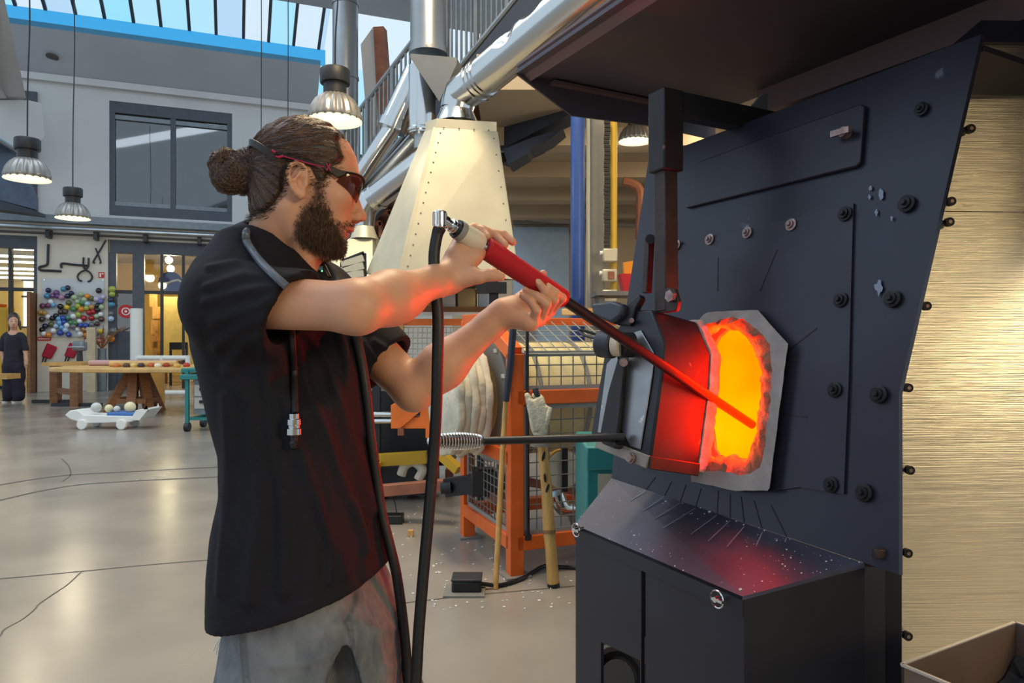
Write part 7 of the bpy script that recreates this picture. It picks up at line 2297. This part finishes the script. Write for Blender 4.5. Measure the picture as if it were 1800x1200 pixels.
for s in (-1, 1):
    L_ = lambda px, py, o=.0: sg(px, py, s * (.0735 + o))
    arm = MB()
    st = [(604, 316.5, 322, .0), (590, 314, 328, .003), (575, 309, 319, .007), (560, 305, 313, .0085), (540, 300, 307, .0095), (518, 294, 300, .010), (500, 290, 295.5, .010), (486, 286, 291, .009)]
    loops = []
    for px, y0, y1, o in st:
        loops.append([L_(px, y0, o - .002), L_(px, y0, o + .0025), L_(px, y1, o + .0025), L_(px, y1, o - .002)])
    to = arm.loft(loops).build('temple_arm', M['gl_black'], parent=gs, bevel=.001)
    MB().tube([L_(487, 288, .010), L_(480.5, 284.5, .010)], [.0028, .0018], 8).build('tip', M['gl_red'], parent=to)
    MB().tube([L_(500, 294, .011), L_(492, 296, .011), L_(487.5, 294.5, .011)], [.0024, .0022, .0018], 8).build('tip_fork', M['gl_red'], parent=to)
    for a_, b_ in (((571, 306), (578, 318)), ((578, 306.5), (571, 317.5))):
        MB().bar(L_(*a_, .0105), L_(*b_, .0105), .0018, .0022, up=HL).build('cross_mark', M['gl_red'], parent=to)
    MB().tube([L_(568, 312.5, .011), L_(540, 306, .0125), L_(515, 299, .0132), L_(500, 295, .0132)], .0012, 6).build('red_edge', M['gl_red'], parent=to)
# retaining strap round the back of the head
bp0 = [sg(485, 290, -.083), sg(470, 283, -.080), sg(455, 271, -.068), sg(443, 263, -.048), sg(440, 262, 0), sg(443, 263, .048), sg(455, 271, .068), sg(470, 283, .080), sg(485, 290, .083)]
bpS = smooth_path(bp0, 5)
MB().loft([[p + UPZ * .006 + HF * -.0015, p + UPZ * .006 + HF * .0015, p - UPZ * .006 + HF * .0015, p - UPZ * .006 - HF * .0015] for p in bpS]).build('strap', M['black_rubber'], parent=gs)
# ------------------------------------------------------------------ blowpipe with grip and air hose
PY0, PY1 = 1 / (0.6897 - (770 - 960) * .000491), 1.95
A0 = P(786, 391, 1 / (0.6897 - (786 - 960) * .000491)); A1 = P(1322, 746, 1 / (0.6897 - (1322 - 960) * .000491))
pd_ = (A1 - A0).normalized()
def at_px(px):
    # point of the pipe axis that shows at column px
    k = (px - 900) / FPX
    t = (A0.x - k * A0.y) / (k * pd_.y - pd_.x)
    return A0 + pd_ * t
bpo = thing('blowpipe', at_px(930), 'steel blowpipe with a red padded grip and a white air fitting', 'blowpipe')
M['pipe_steel'] = mat('pipe_steel', srgb(40, 38, 38), .34, .35, var=.15, vscale=20)
M['grip_red'] = mat('grip_red', srgb(178, 18, 36), .75, bump=.15, bscale=500)
M['fit_white'] = mat('fit_white', srgb(212, 206, 188), .4, var=.06, vscale=20)
M['fit_grey'] = mat('fit_grey', srgb(140, 146, 150), .4)
g0, g1 = at_px(852), at_px(989)
MB().cyl(at_px(849), A1, .0118, n=24).build('pipe', M['pipe_steel'], parent=bpo)
def lathe_on(p, q, prof, name, m, n=28):
    ax = (q - p); L_ = ax.length
    return MB().lathe([(r, z * L_) for r, z in prof], p, ax, n=n).build(name, m, parent=bpo)
lathe_on(g0, g1, [(.0, 0), (.0195, 0), (.0215, .012), (.0215, .2), (.021, .6), (.0212, .97), (.020, 1), (0, 1)], 'grip', M['grip_red'])
lathe_on(at_px(843), at_px(855), [(.0, 0), (.013, 0), (.013, 1), (0, 1)], 'steel_collar', M['chrome'])
lathe_on(at_px(811), at_px(846), [(0, 0), (.0175, 0), (.0185, .02), (.021, .5), (.0205, .82), (.017, .97), (.013, 1), (0, 1)], 'white_fitting', M['fit_white'])
lathe_on(at_px(804), at_px(813), [(0, 0), (.0185, 0), (.0188, .9), (.0180, 1), (0, 1)], 'grey_collar', M['fit_grey'])
lathe_on(at_px(801), at_px(805), [(0, 0), (.0175, 0), (.0175, 1), (0, 1)], 'black_ring', M['black'])
lathe_on(at_px(789), at_px(802), [(0, 0), (.009, 0), (.009, .2), (.0125, .25), (.0125, .5), (.010, .55), (.013, .62), (.013, 1), (0, 1)], 'coupling', M['chrome'], 12)
lathe_on(at_px(779), at_px(790), [(0, 0), (.0105, 0), (.0105, .6), (.0085, .7), (.0085, 1), (0, 1)], 'elbow_arm', M['chrome'], 16)
ec = at_px(773)
eb = MB().cyl(ec + UPZ * .012, ec - UPZ * .020, .0125, n=20).build('elbow_body', M['chrome'], parent=bpo, bevel=.003)
for i in range(14):
    a = 2 * math.pi * i / 14
    v = Vector((math.cos(a), math.sin(a), 0))
    MB().bar(ec + v * .0125 - UPZ * .014, ec + v * .0125 + UPZ * .008, .0018, .0018).build('knurl', M['chrome'], parent=eb)
hs0 = ec - UPZ * .018
Yh = hs0.y
hz = [hs0, P(768, 415, Yh), P(763, 450, Yh - .005), P(765, 500, Yh - .01), P(770, 560, Yh - .02), P(769, 640, Yh - .02), P(767, 720, Yh - .01), P(762, 800, Yh), P(754, 900, Yh), P(745, 1000, Yh), P(736, 1110, Yh), P(729, 1220, Yh), Vector((-.20, Yh - .02, .35)), Vector((-.24, Yh, .12)), Vector((-.22, Yh + .1, .016)), Vector((-.05, Yh + .25, .012)), Vector((.1, Yh + .28, .012)), Vector((.3, Yh + .12, .012))]
hsm = smooth_path(hz, 8)
MB().tube(hsm, [.0105 if i > 12 else .0105 + .0015 * max(0, 1 - i / 8) for i in range(len(hsm))], 14).build('air_hose', M['black_rubber'], label='black air hose hanging from the elbow of the blowpipe', cat='hose')
# second hose, round the neck, with hanging coupling
nh = thing('neck_hose', P(519, 780, 1.16), 'thin dark hose worn round the neck with a chrome coupling hanging on the chest', 'hose')
nb_ = [P(521, 596, 1.17), P(515, 540, 1.172), P(508, 508, 1.19), P(495, 492, 1.215), P(470, 462, 1.25), P(446, 430, 1.29), P(433, 410, 1.32), P(435, 402, 1.345), P(452, 400, 1.41), P(500, 412, 1.425), P(560, 470, 1.43), P(610, 540, 1.40), P(630, 600, 1.33)]
M['neck_tube'] = mat('neck_tube', srgb(84, 92, 104), .3)

def surf(px, py, lift=.006, tol=5):
    x, y = SPX, SPY
    m = (np.abs(x - px) < tol) & (np.abs(y - py) < tol)
    if not m.any(): return None
    Y = tv[m][:, 1].min()
    return P(px, py, Y - lift)
SPX, SPY = project(tv)
def over(lst, lift, dflt):
    out = []
    for x, y in lst:
        p = surf(x, y, lift)
        out.append(p if p is not None else P(x, y, dflt))
    return out
left = [P(448, 398, 1.41), P(440, 400, 1.37)] + over([(433, 408), (434, 424), (446, 444), (460, 462), (476, 478), (490, 491), (503, 503)], .007, 1.30)
MB().tube(smooth_path(left, 5), .0065, 10).build('neck_loop', M['neck_tube'], parent=nh)
MB().tube(smooth_path([P(436, 400, 1.40), P(470, 396, 1.435), P(520, 410, 1.43), P(560, 450, 1.42)], 5), .0065, 10).build('neck_loop', M['neck_tube'], parent=nh)
drop = over([(511, 560), (514, 600), (517, 650), (518, 690), (519, 726)], .006, 1.18)
MB().tube(smooth_path(drop, 5), .0055, 10).build('drop_hose', M['black_rubber'], parent=nh)
b_ = drop[-1]
MB().lathe([(0, 0), (.0085, 0), (.0085, -.008), (.0115, -.009), (.0115, -.018), (.010, -.019), (.010, -.023), (.0125, -.024), (.0125, -.034), (0, -.034)], b_ + Vector((0, -.006, 0)), n=16).build('coupling', M['chrome'], parent=nh)
MB().lathe([(0, -.034), (.007, -.034), (.006, -.044), (.0085, -.048), (.006, -.056), (0, -.060)], b_ + Vector((0, -.006, 0)), n=12).build('plug', M['black'], parent=nh)
fr = over([(625, 588), (636, 640), (645, 700), (652, 770), (662, 840)], .010, 1.22)
y_ = fr[-1].y
fr += [P(672, 905, y_), P(686, 962, y_), P(697, 1010, y_), P(707, 1080, y_), P(714, 1150, y_), P(719, 1220, y_), Vector((-.17, y_, .35)), Vector((-.16, y_ + .05, .10)), Vector((-.08, y_ + .15, .013)), Vector((.05, y_ + .5, .013)), Vector((.12, y_ + .62, .013))]
MB().tube(smooth_path(fr, 6), .0095, 12).build('front_hose', M['black_rubber'], label='black hose running down the front of the worker\'s shirt to the floor', cat='hose')
# clip-on microphone at the collar
mc = thing('clip_microphone', P(566, 486, 1.36), 'small black clip-on transmitter with a green light at the worker\'s collar', 'microphone')
MB().box(P(566, 480, 1.35), (.026, .018, .030), (Vector((.9, 0, .43)), Vector((0, 1, 0)), Vector((-.43, 0, .9)))).build('body', M['black'], parent=mc, bevel=.004)
MB().box(P(562, 471, 1.342), (.012, .004, .007)).build('blue_cap', mat('mic_blue', srgb(90, 150, 200), .3), parent=mc)
MB().sphere(P(566, 476, 1.339), .0016, 8).build('status_light', emit('led_green', (.2, 1, .4, 1), 2.0), parent=mc)
# shirt print speck on the front
# ------------------------------------------------------------------ woman by the left doorway
WY = 13.83
def wq(px, py, dy=0.0): return P(px, py, WY + dy)
wo = thing('person', floor_pt(23, 708), 'woman in black clothes and dark trainers standing by the left doorway', 'person')
wb = Sdf()
u = WY / FPX
wb.ell(wq(24, 565), (7.4 * u, 8.5 * u, 11.5 * u), k=.03)
wb.ell(wq(24, 571, -.05), (5.6 * u, 6 * u, 8.5 * u), k=.03)
wb.ell(wq(24.2, 569, -.125), (.016, .03, .03), k=.02)
wb.cap(wq(24, 575), wq(24, 588), .05, .055, k=.04)
wb.cap(wq(13, 590), wq(36, 590), .06, .06, k=.05)
wb.cap(wq(24, 592), wq(24, 635), .12, .13, k=.06)
for sx, el, wr_, hd in (((8, 592), (3, 618), (6, 633), (8, 641)), ((40, 592), (45, 618), (46, 634), (46, 642))):
    pass
for (a, b, c, d) in (((8, 592), (2.5, 616), (6, 632), (8, 640)), ((40, 592), (44.5, 616), (46, 632), (46, 640))):
    wb.cap(wq(*a), wq(*b), .05, .042, k=.03); wb.cap(wq(*b), wq(*c, -.04), .042, .03, k=.03); wb.cap(wq(*c, -.04), wq(*d, -.05), .032, .034, k=.02)
    for i in range(4):
        wb.cap(wq(*d, -.05), wq(d[0] - 2 + i * 1.2, d[1] + 6.5 - abs(i - 1.5) * .7, -.05), .014, .010, k=.01)
    wb.cap(wq(*d, -.05), wq(d[0] + (3 if d[0] < 20 else -3), d[1] + 3, -.07), .014, .011, k=.01)
for x0, x1 in ((17, 16), (31, 33)):
    wb.cap(wq(x0, 640), wq(x1, 698), .08, .05, k=.03)
v, f = sdf_mesh(wb, wq(24, 712) - Vector((.5, .4, .0)), wq(24, 545) + Vector((.5, .4, .05)), .011)
v = smooth_mesh(v, f, 2, .4)
x, y = project(v)
c = np.tile(np.array(srgb(196, 150, 126)[:3]), (len(v), 1))
front = v[:, 1] < WY - .04
for ex in (20.6, 27.6):
    m = (np.hypot(x - ex, (y - 565.2) * 1.5) < 1.5) & front; c[m] = srgb(40, 28, 26)[:3]
    m = (np.abs(x - ex) < 2) & (np.abs(y - 562) < .6) & front; c[m] = srgb(70, 48, 40)[:3]
m = (np.abs(x - 24) < 2.4) & (np.abs(y - 575) < .8) & front; c[m] = srgb(150, 74, 70)[:3]
np_obj('body', v, f, M['skin'], parent=wo, col=c)
hr = Sdf()
hr.ell(wq(24, 561, .03), (8.8 * u, 10 * u, 12.6 * u), k=.02)
hr.cap(wq(33.5, 565, .03), wq(36, 578, .03), .03, .02, k=.03)
hr.ell(wq(24, 569, -.14), (6.6 * u, 11 * u, 11 * u), k=.01, op='s')
v, f = sdf_mesh(hr, wq(24, 600) - Vector((.3, .3, 0)), wq(24, 540) + Vector((.3, .3, .05)), .009)
np_obj('hair', v, f, M['hair'], parent=wo)
tp_ = Sdf()
tp_.cap(wq(13, 590.5), wq(35, 590.5), .075, .075, k=.05)
tp_.cap(wq(24, 596), wq(24, 640), .150, .165, k=.06)
tp_.cap(wq(8, 594), wq(3.5, 613), .068, .062, k=.04); tp_.cap(wq(40, 594), wq(44, 613), .068, .062, k=.04)
tp_.cap(wq(24, 560), wq(24, 588, -.03), .085, .085, k=.01, op='s')
v, f = sdf_mesh(tp_, wq(24, 670) - Vector((.5, .4, 0)), wq(24, 565) + Vector((.5, .4, 0)), .011)
nn_ = normals_of(v, f); v = v + nn_ * (.02 * (vnoise(v, 9, 2) - .5))[:, None]
M['black_cloth'] = mat('black_cloth', srgb(26, 26, 38), .8, bump=.2, bscale=40)
np_obj('blouse', v, f, M['black_cloth'], parent=wo)
tr2 = Sdf()
tr2.cap(wq(24, 634), wq(24, 645), .165, .16, k=.05)
tr2.cap(wq(17, 645), wq(14.5, 696), .125, .10, k=.04); tr2.cap(wq(31, 645), wq(33, 696), .125, .10, k=.04)
v, f = sdf_mesh(tr2, wq(24, 712) - Vector((.5, .4, 0)), wq(24, 610) + Vector((.5, .4, 0)), .011)
nn_ = normals_of(v, f); v = v + nn_ * (.025 * (vnoise(v, 8, 3) - .5))[:, None]
np_obj('trousers', v, f, mat('black_cloth2', srgb(30, 24, 42), .8, bump=.2, bscale=40), parent=wo)
for px in (16, 33):
    b0 = floor_pt(px, 707)
    so_ = MB().loft([[b0 + Vector((.055 * math.cos(a) * k, -.05 + .125 * math.sin(a) * k, z)) for a in [2 * math.pi * i / 16 for i in range(16)]] for k, z in ((1, .03), (1, .06), (.8, .10), (.5, .115))]).build('shoe', M['black'], parent=wo, angle=60)
    MB().loft([[b0 + Vector((.06 * math.cos(a), -.05 + .13 * math.sin(a), z)) for a in [2 * math.pi * i / 16 for i in range(16)]] for z in (.0, .035)]).build('sole', M['white'], parent=so_)
